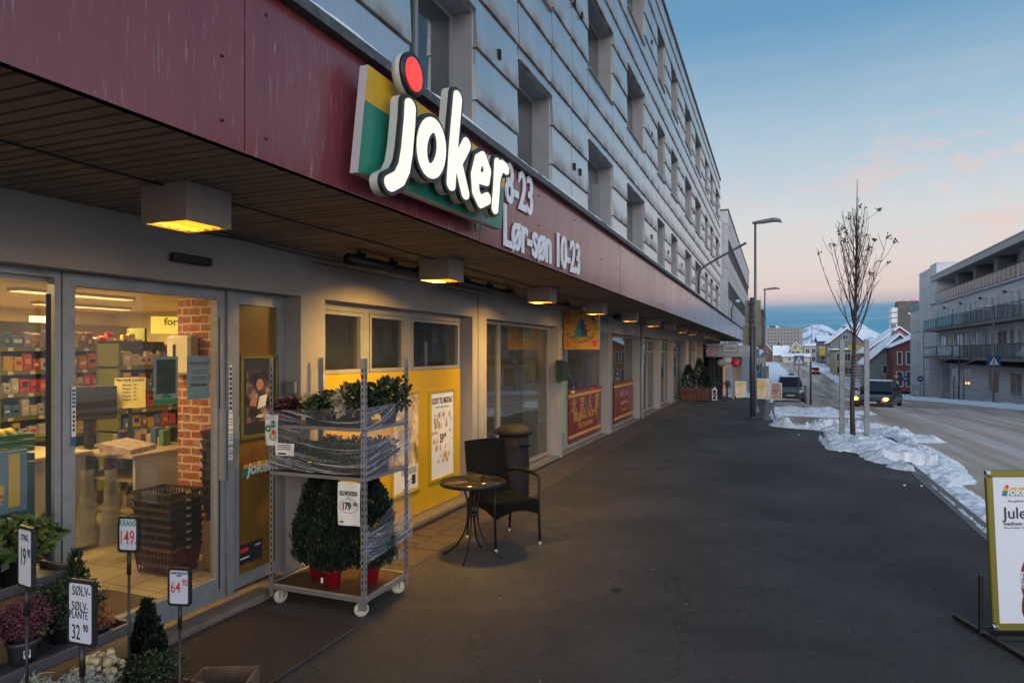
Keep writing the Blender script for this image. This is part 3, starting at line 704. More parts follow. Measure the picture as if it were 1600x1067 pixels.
def banner(ya, yb, o, big=True):
    w = yb-ya; mb = MB(wall_frame((GX+.004, (ya+yb)/2, .62))); mb.box(-w/2, w/2, -.5, .5, 0, .004); bo = mb.build('banner', M_BANNER, o)
    mb = MB(wall_frame((GX+.009, (ya+yb)/2, .62))); F_ = mb.M.copy()
    mb.m = 0; mb.box(-w/2, w/2, .36, .42, 0, .001); mb.box(-w/2, w/2, -.43, -.37, 0, .001)
    put_text(mb, 'BEIJING HOME', .17*w/1.9 if big else .1, F_ @ Matrix.Translation((0,-.06,0)), .001, .002, sx=1.25)
    put_text(mb, 'RESTAURANT', .11*w/1.9 if big else .07, F_ @ Matrix.Translation((0,-.24,0)), .001, 0, sx=1.25)
    put_text(mb, '北  京  人  家', .26*w/1.9 if big else .14, F_ @ Matrix.Translation((0,.16,0)), .001, .002, sx=1.1)
    pagoda(mb, F_, 0, .18, .13, .26, 1, 1, 1)
    mb.build('banner_print', [M_GOLD, M_TEAL], bo)
mb = MB(); frame(mb, 12.16, 14.88, .035, 2.28, .05, .06); o = mb.build('window_wall', M_FRAME, B_, loc=(GX,12.16,0)); pane(12.21, 14.83, .085, 2.23, o, M_GLASSC); banner(12.25, 14.79, o)
M_WOOD = mat('brown_door_wood', (.09,.035,.02), .5, var=.4, vs=3, st3=(1,1,.1))
o = opening('wooden_door', 15.23, 15.95, .035, 2.28, M_WOOD, .1)
mb = MB(); frame(mb, 15.96, 18.59, .035, 2.28, .05, .06); o = mb.build('window_wall', M_FRAME, B_, loc=(GX,16,0)); pane(16.01, 18.54, .085, 2.23, o, M_GLASSC); banner(16.1, 18.45, o, False)
# shops further along
prev = 19.15
rs_ = random.Random(2)
for k, (a, b2) in enumerate(PIL[5:]):
    ya, yb = prev+.005, a-.005; w = yb-ya; zb0 = gz(yb)+.06
    mb = MB(); frame(mb, ya, yb, zb0, 2.28, .07, .06)
    cuts = {0: [.55], 1: [.34,.7], 2: [.3,.62], 3: [.5], 4: [.5], 5: [.5], 6: [.5], 7: [.5]}[k]
    for c_ in cuts: mb.box(GX-.06, GX, ya+w*c_-.04, ya+w*c_+.04, zb0+.07, 2.21)
    mb.box(GX-.058, GX-.002, ya+.07, yb-.07, 1.85, 1.9)
    o = mb.build('window_wall', M_FRAME, B_, loc=(GX,ya,0))
    pane(ya+.07, yb-.07, zb0+.07, 2.21, o, M_GLASSC)
    if k in (1, 2):
        mb = MB(); mb.box(GX-.02, GX+.03, ya+w*cuts[0]+.3, ya+w*cuts[0]+.34, .95, 1.3); mb.build('handle', M_BLACK, o)
    prev = b2
mb = MB(); mb.box(-5.6,-5.55,18.95,47.3,-2,2.6); mb.box(-5.6,-3.82,18.92,18.96,-2,2.6); mb.build('back_room_wall', mat('office_wall', (.3,.3,.3), .8), B_)
mb = MB(); mb.box(-5.5,-3.81,18.97,47.3,-2.05,.028); mb.box(-5.84,-3.81,7.81,18.84,-.1,.02); mb.build('shop_floor', mat('dark_floor', (.1,.08,.07), .5), B_)
mb = MB(); mb.box(-3.85,-3.83,19.3,21.8,.1,2.1); mb.box(-3.85,-3.83,26,28.6,.1,1.3); mb.build('blind', mat('pale_blind', (.3,.29,.27), .8, var=.3, vs=8), B_)
# cable, hooks and heaters under the soffit
mb = MB(); pts = [(-2.72, y, SZ-.008-.006*math.sin(y*2.3)**2) for y in np.linspace(-2.5, 49, 160)]
mb.tube(pts, .006, 5); mb.tube([(-3.5, y, SZ-.012-.02*abs(math.sin(y*1.7))) for y in np.linspace(3.2, 12, 60)], .005, 5)
mb.build('cable', M_BLACK, B_)
# ---------------- canopy box lamps
M_BOX = mat('lamp_box_paint', (.22,.19,.165), .6, var=.5, vs=6, vcol=(.12,.1,.085), st3=(1,1,.15))
M_LIT = mat('lamp_sodium', (.9,.5,.08), .5, emit=(1,.55,.05), es=4.0)
M_LOUV = mat('lamp_louvre', (.8,.45,.08), .4, emit=(1,.46,.03), es=1.1)
M_OFF = mat('lamp_off', (.35,.3,.24), .5)
def box_lamp(k, on, label, power):
    y = 2.36+2.72*k; c_ = (-2.72, y+.14, SZ)
    t = thing('canopy_lamp', label, 'lamp', c_, 'box lamps under the canopy')
    mb = MB(); x0, x1, y0_, y1_ = -2.865, -2.575, y, y+.28; z0, z1 = SZ-.185, SZ-.001; w = .012
    mb.box(x0,x1,y0_,y0_+w,z0,z1); mb.box(x0,x1,y1_-w,y1_,z0,z1); mb.box(x0,x0+w,y0_+w,y1_-w,z0,z1); mb.box(x1-w,x1,y0_+w,y1_-w,z0,z1)
    mb.box(x0+w,x1-w,y0_+w,y1_-w,z0+.06,z1)
    mb.box(x0+.07, x0+.074, y0_-.002, y0_, z0, z1)
    mb.build('housing', M_BOX, t)
    mb = MB(); mb.box(x0+w, x1-w, y0_+w, y1_-w, z0+.045, z0+.055); mb.build('diffuser', M_LIT if on else M_OFF, t)
    mb = MB()
    for q in range(1,5):
        f = x0+w+(x1-x0-2*w)*q/5; mb.box(f-.003, f+.003, y0_+w, y1_-w, z0+.003, z0+.04)
        f = y0_+w+(y1_-y0_-2*w)*q/5; mb.box(x0+w, x1-w, f-.003, f+.003, z0+.004, z0+.041)
    mb.build('louvre', M_LOUV if on else M_OFF, t)
    if on:
        ld = bpy.data.lights.new('lamp_light', 'AREA'); ld.energy = power; ld.color = (1,.56,.11); ld.shape = 'SQUARE'; ld.size = .24; ld.spread = R(140)
        lo = bpy.data.objects.new('lamp_light', ld); COL.objects.link(lo); lo.parent = t; lo.location = (0, 0, -.19); lo.rotation_euler = (0, R(21), 0)
ordn = ['nearest box lamp, above the shop door', 'second box lamp, above the flower trolley', 'third box lamp, in front of the curtained window', 'fourth box lamp, in front of the pagoda sign', 'fifth box lamp, just past the pagoda sign', 'sixth box lamp along the canopy', 'unlit box lamp between the sixth and eighth', 'eighth box lamp along the canopy', 'ninth box lamp along the canopy', 'second unlit box lamp, far along the canopy', 'eleventh box lamp, far along the canopy', 'twelfth box lamp, near the canopy end', 'thirteenth and farthest visible box lamp under the canopy']
for k in range(13):
    on = k not in (6, 9); box_lamp(k, on, 'square grey '+ordn[k]+(', glowing amber' if on else ''), {0: 3, 1: 58, 2: 36, 3: 14}.get(k, 6))
def heater(ya, yb, label):
    mb = MB(); mb.s = True; z = SZ-.085; x = -3.08
    t = thing('tube_heater', label, 'heater', (x,(ya+yb)/2,z), 'dark tube heaters under the canopy')
    mb.lathe([(.0,ya),(.046,ya),(.046,yb),(.0,yb)], 14); mb.v = [(x+p[0], p[2], z+p[1]) for p in mb.v]; mb.build('tube', M_BLACK, t)
    mb = MB()
    for y in np.linspace(ya+.15, yb-.15, 3): mb.box(x-.06,x+.06,y-.012,y+.012,z+.02,z+.062); mb.box(x-.012,x+.012,y-.012,y+.012,z+.062,z+.085)
    mb.build('bracket', M_BLACK, t)
    mb = MB(); mb.tube([(x+.02,yb-.1,z-.04),(x+.05,yb-.3,z-.09),(x-.1,yb-.7,z-.06),(-3.45,yb-1.2,z)], .004, 5); mb.build('lead', M_BLACK, t)
heater(4.35, 5.6, 'dark tube heater starting behind the second box lamp')
heater(6.3, 7.85, 'dark tube heater between the second and third box lamps')
heater(8.6, 10.3, 'dark tube heater between the third and fourth box lamps')
heater(13.6, 15.0, 'dark tube heater beyond the pagoda sign')
mb = MB(); mb.bbox(FX+.003, FX+.06, 3.10, 3.40, 2.42, 2.475, .008)
o = mb.build('door_sensor', M_BLACK, None, loc=(FX+.03,3.25,2.44), label='slim black motion sensor on the wall above the sliding door', cat='sensor')
mb = MB(); mb.s = True; mb.lathe([(0,2.56),(.05,2.56),(.06,2.6),(.05,2.64),(0,2.65)], 12, (-3.0,11.0)); mb.build('smoke_sensor', mat('off_white_plastic', (.5,.48,.45), .5), loc=(-3,11,2.6), label='small round white fitting under the soffit beside the pagoda sign', cat='sensor')
# ================================================================== SHOP SIGN, OPENING HOURS, HANGING SIGN
def unp(u, v, X):
    """point of the plane X = const seen at picture point (u, v) -> (y, z)"""
    s_, c_ = math.sin(YAW), math.cos(YAW); xc = (u-800)/1045.; t = X/(-s_+c_*xc)
    return ((c_+s_*xc)*t, 1.85+(551-v)/1045.*t)
def cr(p, X=-1.745): return unp(540+p[0]/2.6675, 60+p[1]/2.6675, X)
M_WHITE_LIT = mat('letter_light', (.25,.24,.21), .4, emit=(1,.95,.80), es=.93)
M_RED_LIT = mat('dot_light', (.3,.03,.02), .4, emit=(1,.045,.035), es=.9)
M_ACR = mat('grey_acrylic', (.44,.44,.40), .5, var=.3, vs=8, vcol=(.3,.3,.27))
M_SY = mat('sign_yellow', (.62,.36,.02), .35, var=.2, vs=3); M_SG = mat('sign_green', (.02,.20,.13), .3, var=.25, vs=3); M_SIDE = mat('sign_side', (.42,.38,.4), .5)
KY = .74
sg = thing('shop_sign', 'large shop sign with glowing white joker lettering on a green and yellow board', 'sign', (-1.9, 3.65, 3.0))
PA = [(2.80,3.265),(2.715,2.715),(4.50,2.745),(4.585,3.215)]
def board(mb, lo, hi, x0, x1):
    (ya,za),(yb,zb),(yc,zc),(yd,zd) = PA
    L_ = lambda f: (ya+(yb-ya)*f, za+(zb-za)*f); R_ = lambda f: (yd+(yc-yd)*f, zd+(zc-zd)*f)
    p = [L_(lo), L_(hi), R_(hi), R_(lo)]
    mb.loft([[(x0,y,z) for y,z in p], [(x1,y,z) for y,z in p]])
mb = MB(); board(mb, 0, 1, -1.912, -1.865); mb.build('sign_case', M_SIDE, sg)
mb = MB(); mb.box(-1.999,-1.913,3.0,4.4,2.85,3.1); mb.build('mounting_box', M_BLACK, sg)
mb = MB(); board(mb, .008, .338, -1.864, -1.858); mb.build('yellow_band', M_SY, sg)
mb = MB(); board(mb, .339, .992, -1.864, -1.858); mb.build('green_band', M_SG, sg)
MW = wall_frame((0,0,0)) @ Matrix.Diagonal((1/KY,1,1,1))
J = {'j': [[(268,285),(265,350),(254,470),(243,540),(222,585),(185,605)]],
     'o': [[(357+41*math.sin(a)-6*math.cos(a)*-1*0, 458-97*math.cos(a)) for a in np.linspace(0, 2*math.pi, 25)]],
     'k': [[(466,248),(457,350),(446,480),(438,607)], [(503,442),(485,478),(462,520)], [(468,520),(482,580),(497,645)]],
     'e': [[(548,578),(584,590),(590,550),(572,498),(552,510),(537,575),(541,640),(560,682),(590,668)]],
     'r': [[(632,524),(628,620),(621,708)], [(630,580),(640,545),(652,532),(667,545)]]}
for ch, sts in J.items():
    ps = [[(lambda q: (q[0]*KY, q[1]))(cr(p)) for p in st] for st in sts]
    mb = MB(); sdf_shape(mb, ps, .058, -1.812, -1.766, MW, .008); lo_ = mb.build('letter', M_ACR, sg, loc=(-1.8, sum(p[0] for p in ps[0])/len(ps[0])/KY, 2.95))
    mb = MB(); sdf_shape(mb, ps, .059, -1.766, -1.745, MW, .006); mb.build('rim', M_BLACK, lo_)
    mb = MB(); sdf_shape(mb, ps, .039, -1.7445, -1.740, MW, .005); mb.build('face', M_WHITE_LIT, lo_)
dc = cr((284,152)); mb = MB(wall_frame((0,dc[0],dc[1])))
mb.lathe([(.110,-1.812),(.110,-1.766)], 40); lo_ = mb.build('letter_dot', M_ACR, sg, loc=(-1.8,dc[0],dc[1]))
mb = MB(wall_frame((0,dc[0],dc[1]))); mb.lathe([(.111,-1.766),(.111,-1.745),(.087,-1.745)], 40); mb.build('rim', M_BLACK, lo_)
mb = MB(wall_frame((0,dc[0],dc[1]))); mb.lathe([(.085,-1.7449),(.085,-1.740),(.08,-1.739)], 40); mb.build('face', M_RED_LIT, lo_)
mb = MB(); mb.tube([(-1.93,4.2,2.74),(-1.93,4.2,2.70),(-1.93,4.22,2.685)], .006, 5); mb.build('hook', M_BLACK, sg)
M_LET = mat('grey_letters', (.74,.76,.80), .5, var=.3, vs=10, vcol=(.28,.29,.32))
hs = thing('opening_hours', 'raised grey opening hours lettering 8-23 and 10-23 on the red canopy front', 'sign', (-1.98, 6.0, 2.9))
mb = MB(); put_text(mb, 'Lør-søn 10-23', .47, wall_frame((CX+.012,4.83,2.835)), .006, .007, 'LEFT', sx=.835, space=.98); mb.build('lettering', M_LET, hs)
mb = MB(); put_text(mb, '8-23', .46, wall_frame((CX+.012,4.88,3.185)), .006, .007, 'LEFT', sx=.80, space=.98); mb.build('lettering', M_LET, hs)
# hanging restaurant sign across the walkway
rs = thing('restaurant_sign', 'square yellow restaurant sign with a blue pagoda hanging across the walkway', 'sign', (-3.2, 11.37, 2.2))
M_SIGNY = mat('sign_amber', (.42,.21,.035), .5, var=.25, vs=4); M_CRED = mat('sign_red', (.38,.015,.01), .5)
mb = MB(); mb.bbox(-3.50,-2.86,11.38,11.47,1.90,2.60,.004); mb.build('case', mat('sign_case_grey', (.25,.24,.22), .5), rs)
mb = MB(); mb.box(-3.49,-2.87,11.373,11.379,1.91,2.59); mb.build('panel', M_SIGNY, rs)
mb = MB(); Fm = wall_frame((-3.18,11.371,2.27), 0); pagoda(mb, Fm, 0, 0, .36, .36, 1, 2, 3, .001)
mb.m = 2; mb.M = Fm
arc = lambda s_, R0, a0, a1, cy, up: [put_text(mb, ch, .085, Fm @ Matrix.Translation((R0*math.sin(a), cy+up*R0*math.cos(a), .001)) @ Matrix.Rotation(-a*up, 4, 'Z'), .0006, .001) for ch, a in zip(s_, np.linspace(a0, a1, len(s_)))]
arc('BEIJING HOME', .27, -1.15, 1.15, 0, 1)
arc('RESTAURANT', .30, -.95, .95, .07, -1)
mb.m = 0
for ch, x, y in (('北',-.25,.25),('京',.25,.25),('人',-.24,-.28),('家',.25,-.27)): put_text(mb, ch, .13, Fm @ Matrix.Translation((x,y,.001)), .0006, .002)
mb.build('print', [M_CRED, M_TEAL, M_NAVY, M_GREEN], rs)
# restaurant mailbox on the pillar
t = thing('mailbox', 'dark green mailbox on the pillar beside the restaurant door', 'mailbox', (-3.46,11.15,1.5))
mb = MB(); mb.loft([[(-3.525,11.02,1.36),(-3.40,11.02,1.36),(-3.40,11.30,1.36),(-3.525,11.30,1.36)],[(-3.525,11.02,1.70),(-3.40,11.02,1.66),(-3.40,11.30,1.66),(-3.525,11.30,1.70)]]); mb.build('box', mat('mailbox_green', (.01,.03,.018), .4), t)
mb = MB(); mb.loft([[(-3.525,11.01,1.705),(-3.385,11.01,1.662),(-3.385,11.31,1.662),(-3.525,11.31,1.705)],[(-3.525,11.01,1.725),(-3.385,11.01,1.675),(-3.385,11.31,1.675),(-3.525,11.31,1.725)]]); mb.build('lid', mat('mailbox_green', (.01,.03,.018), .4), t)
# ================================================================== THINGS ON THE DOORS AND WALLS
M_PAPER = mat('paper', (.62,.63,.62), .6); M_INK = mat('ink', (.02,.02,.025), .6); M_PRED = mat('print_red', (.55,.03,.02), .5); M_PGRN = mat('print_green', (.02,.18,.07), .5); M_PBLUE = mat('print_blue', (.02,.10,.22), .5)
M_OLIVE = mat('poster_frame_olive', (.17,.15,.03), .35, metal=.3); M_YFR = mat('poster_frame_yellow', (.50,.34,.02), .3, metal=.3)
def logo(mb, F, x, y, w, mg, my, mr, mw, z=.001):
    """small printed shop logo: green and yellow slanted band, red dot, white italic word"""
    mb.M = F; h = w*.27
    mb.m = my; mb.add([(x-w/2,y+h*.15,z),(x+w/2,y+h*.15,z),(x+w/2+h*.1,y+h*.5,z),(x-w/2+h*.1,y+h*.5,z)], [(0,1,2,3)])
    mb.m = mg; mb.add([(x-w/2-h*.15,y-h*.5,z),(x+w/2-h*.15,y-h*.5,z),(x+w/2,y+h*.13,z),(x-w/2,y+h*.13,z)], [(0,1,2,3)])
    mb.m = mr; mb.add([(x-w*.36+w*.06*math.cos(a), y+h*.62+w*.06*math.sin(a), z+.001) for a in np.linspace(0, 5.9, 16)], [tuple(range(16))])
    mb.m = mw; put_text(mb, 'joker', w*.36, F @ Matrix.Translation((x,y,z+.0012)), .0004, w*.012, shear=.2)
LM = [M_SG, M_SY, M_PRED, M_PAPER, M_INK]
F0 = wall_frame((GX-.0195, 4.05, 1.0))
t = thing('window_print', 'white printed opening hours and small joker logo on the brown window film', 'lettering', (GX-.02,4.05,1.0))
mb = MB(); mb.m = 3; put_text(mb, 'Man-fre  8-23', .085, F0 @ Matrix.Translation((-.185,.345,.0)), .0006, .001, 'LEFT', sx=.78)
put_text(mb, 'Lør-søn 10-23', .085, F0 @ Matrix.Translation((-.185,.235,.0)), .0006, .001, 'LEFT', sx=.78); mb.build('opening_hours', LM, t)
mb = MB(); logo(mb, F0, .03, -.03, .34, 0, 1, 2, 3); mb.build('logo', LM, t)
mb = MB(F0); mb.m = 4; mb.box(-.2,.06,-.73,-.58,0,.001); mb.m = 2; mb.box(-.18,-.09,-.64,-.61,.001,.002); mb.m = 3; mb.box(-.02,.04,-.62,-.61,.001,.002); mb.box(-.17,-.08,-.69,-.68,.001,.002); mb.build('badge', LM, t)
def poster(name, label, x, ya, yb, za, zb, fm, pm, w=.035, parent=None, cat='poster', par=None):
    t = thing(name, label, cat, (x,(ya+yb)/2,(za+zb)/2))
    mb = MB(wall_frame((x,0,0)))
    for a in ((ya,yb,zb-w,zb),(ya,yb,za,za+w),(ya,ya+w,za+w,zb-w),(yb-w,yb,za+w,zb-w)): mb.bbox(*a, 0, .022, .003)
    mb.build('frame', fm, t); mb = MB(wall_frame((x,0,0))); mb.box(ya+w,yb-w,za+w,zb-w,.001,.008); mb.build('sheet', pm, t); return t
m = mat('poster_photo_dark', (.05,.05,.07), .3); b = use(m); tt = nd('ShaderNodeTexCoord').outputs['Object']
c = ramp(noise(tt, 9, 3, .6), [(.35, (.02,.022,.03,1)), (.5, (.06,.05,.06,1)), (.6, (.2,.12,.09,1)), (.72, (.45,.42,.4,1))]); L(c, b.inputs['Base Color']); M_PHOTO = m
t = poster('framed_poster', 'dark framed poster of a person with papers on the brown side window', GX-.018, 3.87, 4.27, 1.20, 1.83, M_OLIVE, mat('poster_dark', (.035,.037,.045), .3), .028)
mb = MB(wall_frame((GX-.009,4.07,1.52))); mb.box(-.14,.14,-.2,.2,0,.0015); mb.build('picture', M_PHOTO, t)
mb = MB(wall_frame((GX-.0073,4.07,1.50))); mb.m = 0
mb.add([(-.02,.06,0),(.03,.07,0),(.045,.11,0),(.02,.15,0),(-.02,.145,0),(-.04,.11,0)], [(0,1,2,3,4,5)]); mb.m = 1
mb.add([(-.03,-.08,.001),(.06,-.06,.001),(.08,.03,.001),(.0,.015,.001)], [(0,1,2,3)]); mb.add([(-.05,-.14,.001),(-.01,-.12,.001),(.05,-.13,.001),(.02,-.15,.001)], [(0,1,2,3)])
mb.m = 0; mb.add([(-.11,-.05,.001),(-.04,-.06,.001),(-.03,.0,.001),(-.09,.02,.001)], [(0,1,2,3)])
mb.build('figure', [mat('skin_print', (.35,.17,.1), .5), M_PAPER], t)
t = thing('door_stickers', 'strip of small notice stickers with a no dogs sign on the door jamb', 'sticker', (GX+.031,3.735,1.4))
mb = MB(wall_frame((GX+.0305,3.735,1.4)))
for k in range(9): mb.m = 2 if k % 3 == 0 else 1; mb.box(-.011,.011,.32-.035*k,.345-.035*k,.001,.002)
mb.m = 0; mb.box(-.014,.014,.02,.36,0,.0008); mb.box(-.02,.02,-.10,.01,0,.0015); mb.box(-.02,.02,-.21,-.11,0,.0015); mb.box(-.02,.02,-.32,-.23,0,.0015)
mb.m = 1
for q in (-.03,-.05,-.07,-.14,-.16,-.18): mb.box(-.014,.014,q,q+.006,.0016,.002)
mb.m = 3; mb.add([(.018*math.cos(a), -.275+.032*math.sin(a), .0018) for a in np.linspace(0,5.98,20)], [tuple(range(20))])
mb.m = 0; mb.add([(.0135*math.cos(a), -.275+.025*math.sin(a), .0022) for a in np.linspace(0,5.98,20)], [tuple(range(20))])
mb.m = 1; mb.add([(-.009,-.268,.0026),(.005,-.266,.0026),(.010,-.258,.0026),(.009,-.272,.0026),(.006,-.288,.0026),(.003,-.275,.0026),(-.005,-.276,.0026),(-.008,-.288,.0026)], [tuple(range(8))])
mb.build('stickers', [M_PAPER, M_INK, M_PBLUE, M_PRED], t)
t = thing('door_sticker', 'narrow blue and white security sticker on the post between the glass doors', 'sticker', (GX+.021,2.585,1.5))
mb = MB(wall_frame((GX+.0205,2.585,1.6))); mb.box(-.012,.012,-.22,.06,0,.001); mb.m = 2
for k in range(5): mb.box(-.009,.009,.03-.022*k,.045-.022*k,.001,.002)
mb.box(-.012,.012,-.27,-.22,0,.002); mb.m = 1
for k in range(5): mb.box(-.006,.006,-.09-.025*k,-.075-.025*k,.001,.002)
mb.build('stickers', [M_PAPER, M_INK, M_PBLUE], t)
mb = MB(wall_frame((FX+.003,4.62,1.62))); mb.box(-.02,.02,-.06,.06,0,.002); mb.m = 1; mb.box(-.012,.012,.0,.045,.002,.003); mb.box(-.01,.01,-.045,-.02,.002,.003)
mb.build('camera_notice', [M_PAPER, M_INK], loc=(FX,4.62,1.62), label='little white surveillance notice on the pillar edge above the trolley', cat='sticker')
mb = MB(); mb.bbox(FX-.12, FX-.02, 4.30, 4.349, 1.52, 1.62, .006); mb.build('wall_socket', mat('grey_box', (.16,.15,.14), .5), loc=(FX-.07,4.32,1.57), label='small grey junction box in the door recess above the leaflet', cat='box')
# yellow-framed posters on the yellow window panel
m = mat('poster_gold_photo', (.5,.4,.25), .35); b = use(m); tt = nd('ShaderNodeTexCoord').outputs['Object']
L(ramp(noise(tt, 5, 4, .6, 1), [(.35,(.2,.12,.04,1)),(.5,(.5,.36,.2,1)),(.65,(.7,.6,.45,1))]), b.inputs['Base Color'])
t = poster('framed_poster', 'yellow framed golden photo poster behind the trolley post', GX+.0105, 5.92, 6.50, .34, 1.44, M_YFR, m, .03)
mb = MB(wall_frame((GX+.019,6.21,.53))); mb.box(-.25,.25,-.15,.1,0,.001); mb.m = 1; mb.box(.12,.2,-.1,.0,.001,.002)
for q in range(4): mb.box(-.1,.22,.02+.018*q,.028+.018*q,.001,.002)
mb.build('caption', [M_PAPER, M_INK], t)
t = poster('framed_poster', 'yellow framed advent drinks poster reading 59,90 beside the garden chair', GX+.0105, 6.72, 7.37, .36, 1.42, M_YFR, M_PAPER, .035)
Fp = wall_frame((GX+.019,7.045,.9)); mb = MB(Fp); mb.m = 0
put_text(mb, 'GODT TIL MIDDAG', .095, Fp @ Matrix.Translation((0,.385,0)), .0005, .003, sx=.62); put_text(mb, 'Alltid noe godt på menyen', .03, Fp @ Matrix.Translation((0,.315,0)), .0004, 0)
mb.build('headline', [M_INK], t)
mb = MB(Fp); rq = random.Random(11)
for k in range(56):
    x, y, w_, h_ = rq.uniform(-.24,.2), rq.choice([.22,.16,.1,.02,-.08,-.32,-.26,-.16]), rq.uniform(.02,.06), rq.uniform(.02,.08); mb.m = rq.choice([0,1,2,3])
    if abs(x) < .12 and -.16 < y < .06: x += .17 if x > 0 else -.15
    z = .0005*k*.1+.0006; mb.add([(x,y-h_/2,z),(x+w_,y-h_/2+.01,z),(x+w_*.9,y+h_/2,z),(x+.01,y+h_/2,z)], [(0,1,2,3)])
mb.m = 4; mb.add([(.10*math.cos(a), -.06+.14*math.sin(a), .0025) for a in np.linspace(0,6.05,26)], [tuple(range(26))])
mb.m = 5; put_text(mb, '59', .14, Fp @ Matrix.Translation((-.02,-.06,.003)), .0006, .005, sx=.7); put_text(mb, '90', .07, Fp @ Matrix.Translation((.062,-.03,.003)), .0006, .003, sx=.7)
mb.build('offers', [mat('print_tan', (.45,.3,.15), .5), mat('print_rose', (.42,.22,.16), .5), mat('print_grey', (.35,.36,.38), .5), M_SY, mat('print_cream', (.75,.68,.5), .5), M_INK], t)
# sheets on the sliding door glass
xg = GX-.028
ya, zt = unp(240,557,xg); yb, zb_ = unp(278,630,xg)
t = thing('door_poster', 'green bordered wreath poster taped on the sliding door glass', 'poster', (xg,(ya+yb)/2,1.6))
mb = MB(wall_frame((xg,0,0))); mb.box(ya,yb,zb_,zt,0,.001); mb.build('sheet', mat('sheet_bluegrey', (.25,.30,.30), .6), t)
mb = MB(wall_frame((xg+.0015,0,0))); mb.box(ya+.02,yb-.02,zb_+.07,zt-.02,0,.001); mb.m = 1; mb.box(ya,yb,zb_,zb_+.035,0,.001)
mb.add([((ya+yb)/2+.04*math.cos(a), zb_+.04+.03*math.sin(a), .0015) for a in np.linspace(0,math.pi,12)], [tuple(range(12))])
mb.build('picture', [mat('dark_green_photo', (.01,.03,.022), .5, var=.7, vs=20, vcol=(.04,.08,.05)), M_PGRN], t)
ya, zt = unp(292,556,xg); yb, zb_ = unp(327,622,xg)
t = thing('door_notice', 'plain grey blue notice sheet taped on the door glass beside the dispenser', 'notice', (xg,(ya+yb)/2,1.6))
mb = MB(wall_frame((xg,0,0))); mb.box(ya,yb,zb_,zt,0,.001); mb.build('sheet', mat('sheet_blue', (.22,.28,.31), .6), t)
Fq = wall_frame((xg+.0015,(ya+yb)/2,(zb_+zt)/2)); mb = MB(Fq); put_text(mb, 'Åpningstider', .03, Fq @ Matrix.Translation((0,.1,0)), .0004, 0); put_text(mb, 'Velkommen', .03, Fq @ Matrix.Translation((0,-.05,0)), .0004, .001, shear=.3)
for q in (.045,.03,.0,-.015): mb.box(-.06,.06,q,q+.004,0,.001)
mb.build('writing', M_INK, t)
# ================================================================== INSIDE THE GROCERY SHOP
m = mat('floor_tiles', (.45,.33,.2), .35); b = use(m); tt = nd('ShaderNodeTexCoord').outputs['Object']
bk = nd('ShaderNodeTexBrick'); bk.offset = 0; bk.inputs['Scale'].default_value = 1; bk.inputs['Brick Width'].default_value = .3; bk.inputs['Row Height'].default_value = .3; bk.inputs['Mortar Size'].default_value = .006
bk.inputs['Color1'].default_value = (.42,.35,.26,1); bk.inputs['Color2'].default_value = (.36,.29,.21,1); bk.inputs['Mortar'].default_value = (.14,.1,.07,1); L(tt, bk.inputs['Vector']); L(bk.outputs[0], b.inputs['Base Color'])
mb = MB(); mb.box(-11,-4.05,-3,8.5,-.05,.10); mb.build('shop_floor', m, B_)
mb = MB(); mb.box(-4.05,-3.80,-3,4.36,-.05,.101); mb.box(-4.6,-4.05,2.4,3.5,.101,.106); mb.build('door_mat', mat('brown_mat', (.10,.062,.035), .9, bump=.6, bs=150), B_)
mb = MB(); mb.box(-11,-3.81,-3,4.4,2.55,2.6); mb.box(-11,-4.65,4.4,8.5,2.55,2.6); mb.box(-11.05,-11,-3,8.5,.1,2.6); mb.box(-11,-4.65,8.5,8.55,.1,2.6); mb.box(-11,-3.8,-3.05,-3,.1,2.6); mb.box(-4.66,-4.61,4.62,8.5,.1,2.6)
mb.build('shop_room', mat('shop_wall_cream', (.55,.47,.33), .8), B_)
M_SHOPL = mat('shop_ceiling_light', (.9,.8,.5), .5, emit=(1,.66,.26), es=1.3)
for x, y, l in ((-5.0,1.6,1.2),(-5.6,3.6,1.2),(-7.4,2.0,1.4),(-7.6,5.4,1.4),(-9.3,3.6,1.4),(-9.4,6.8,1.4)):
    t = thing('ceiling_light', {0:'warm strip light on the shop ceiling just inside the window',1:'warm strip light above the shop counter',2:'warm strip light over the left shelves',3:'warm strip light over the snack shelves',4:'warm strip light deep in the middle of the shop',5:'warm strip light in the far shop corner'}[[-5.0,-5.6,-7.4,-7.6,-9.3,-9.4].index(x)], 'lamp', (x,y,2.52), 'strip lights on the shop ceiling')
    mb = MB(); mb.box(x-.1,x+.1,y-l/2,y+l/2,2.515,2.548); mb.build('housing', M_SIDE, t)
    mb = MB(); mb.box(x-.08,x+.08,y-l/2+.02,y+l/2-.02,2.505,2.514); mb.build('tube', M_SHOPL, t)
    ld = bpy.data.lights.new('shop_light', 'AREA'); ld.energy = 62 if x > -6 else 92; ld.color = (1,.62,.22); ld.shape = 'RECTANGLE'; ld.size = .3; ld.size_y = l
    lo = bpy.data.objects.new('shop_light', ld); COL.objects.link(lo); lo.parent = t; lo.location = (0,0,-.03)
m = mat('printed_brick', (.4,.1,.05), .75); b = use(m); tt = nd('ShaderNodeTexCoord').outputs['Object']
mp = nd('ShaderNodeMapping'); mp.inputs['Rotation'].default_value = (R(90),0,0); L(tt, mp.inputs[0])
wn = noise(tt, 12, 3, .6); vm = nd('ShaderNodeVectorMath', operation='ADD'); cb = nd('ShaderNodeCombineXYZ'); L(mth('MULTIPLY', wn, .02), cb.inputs[0]); L(mth('MULTIPLY', wn, .03), cb.inputs[1]); L(mp.outputs[0], vm.inputs[0]); L(cb.outputs[0], vm.inputs[1])
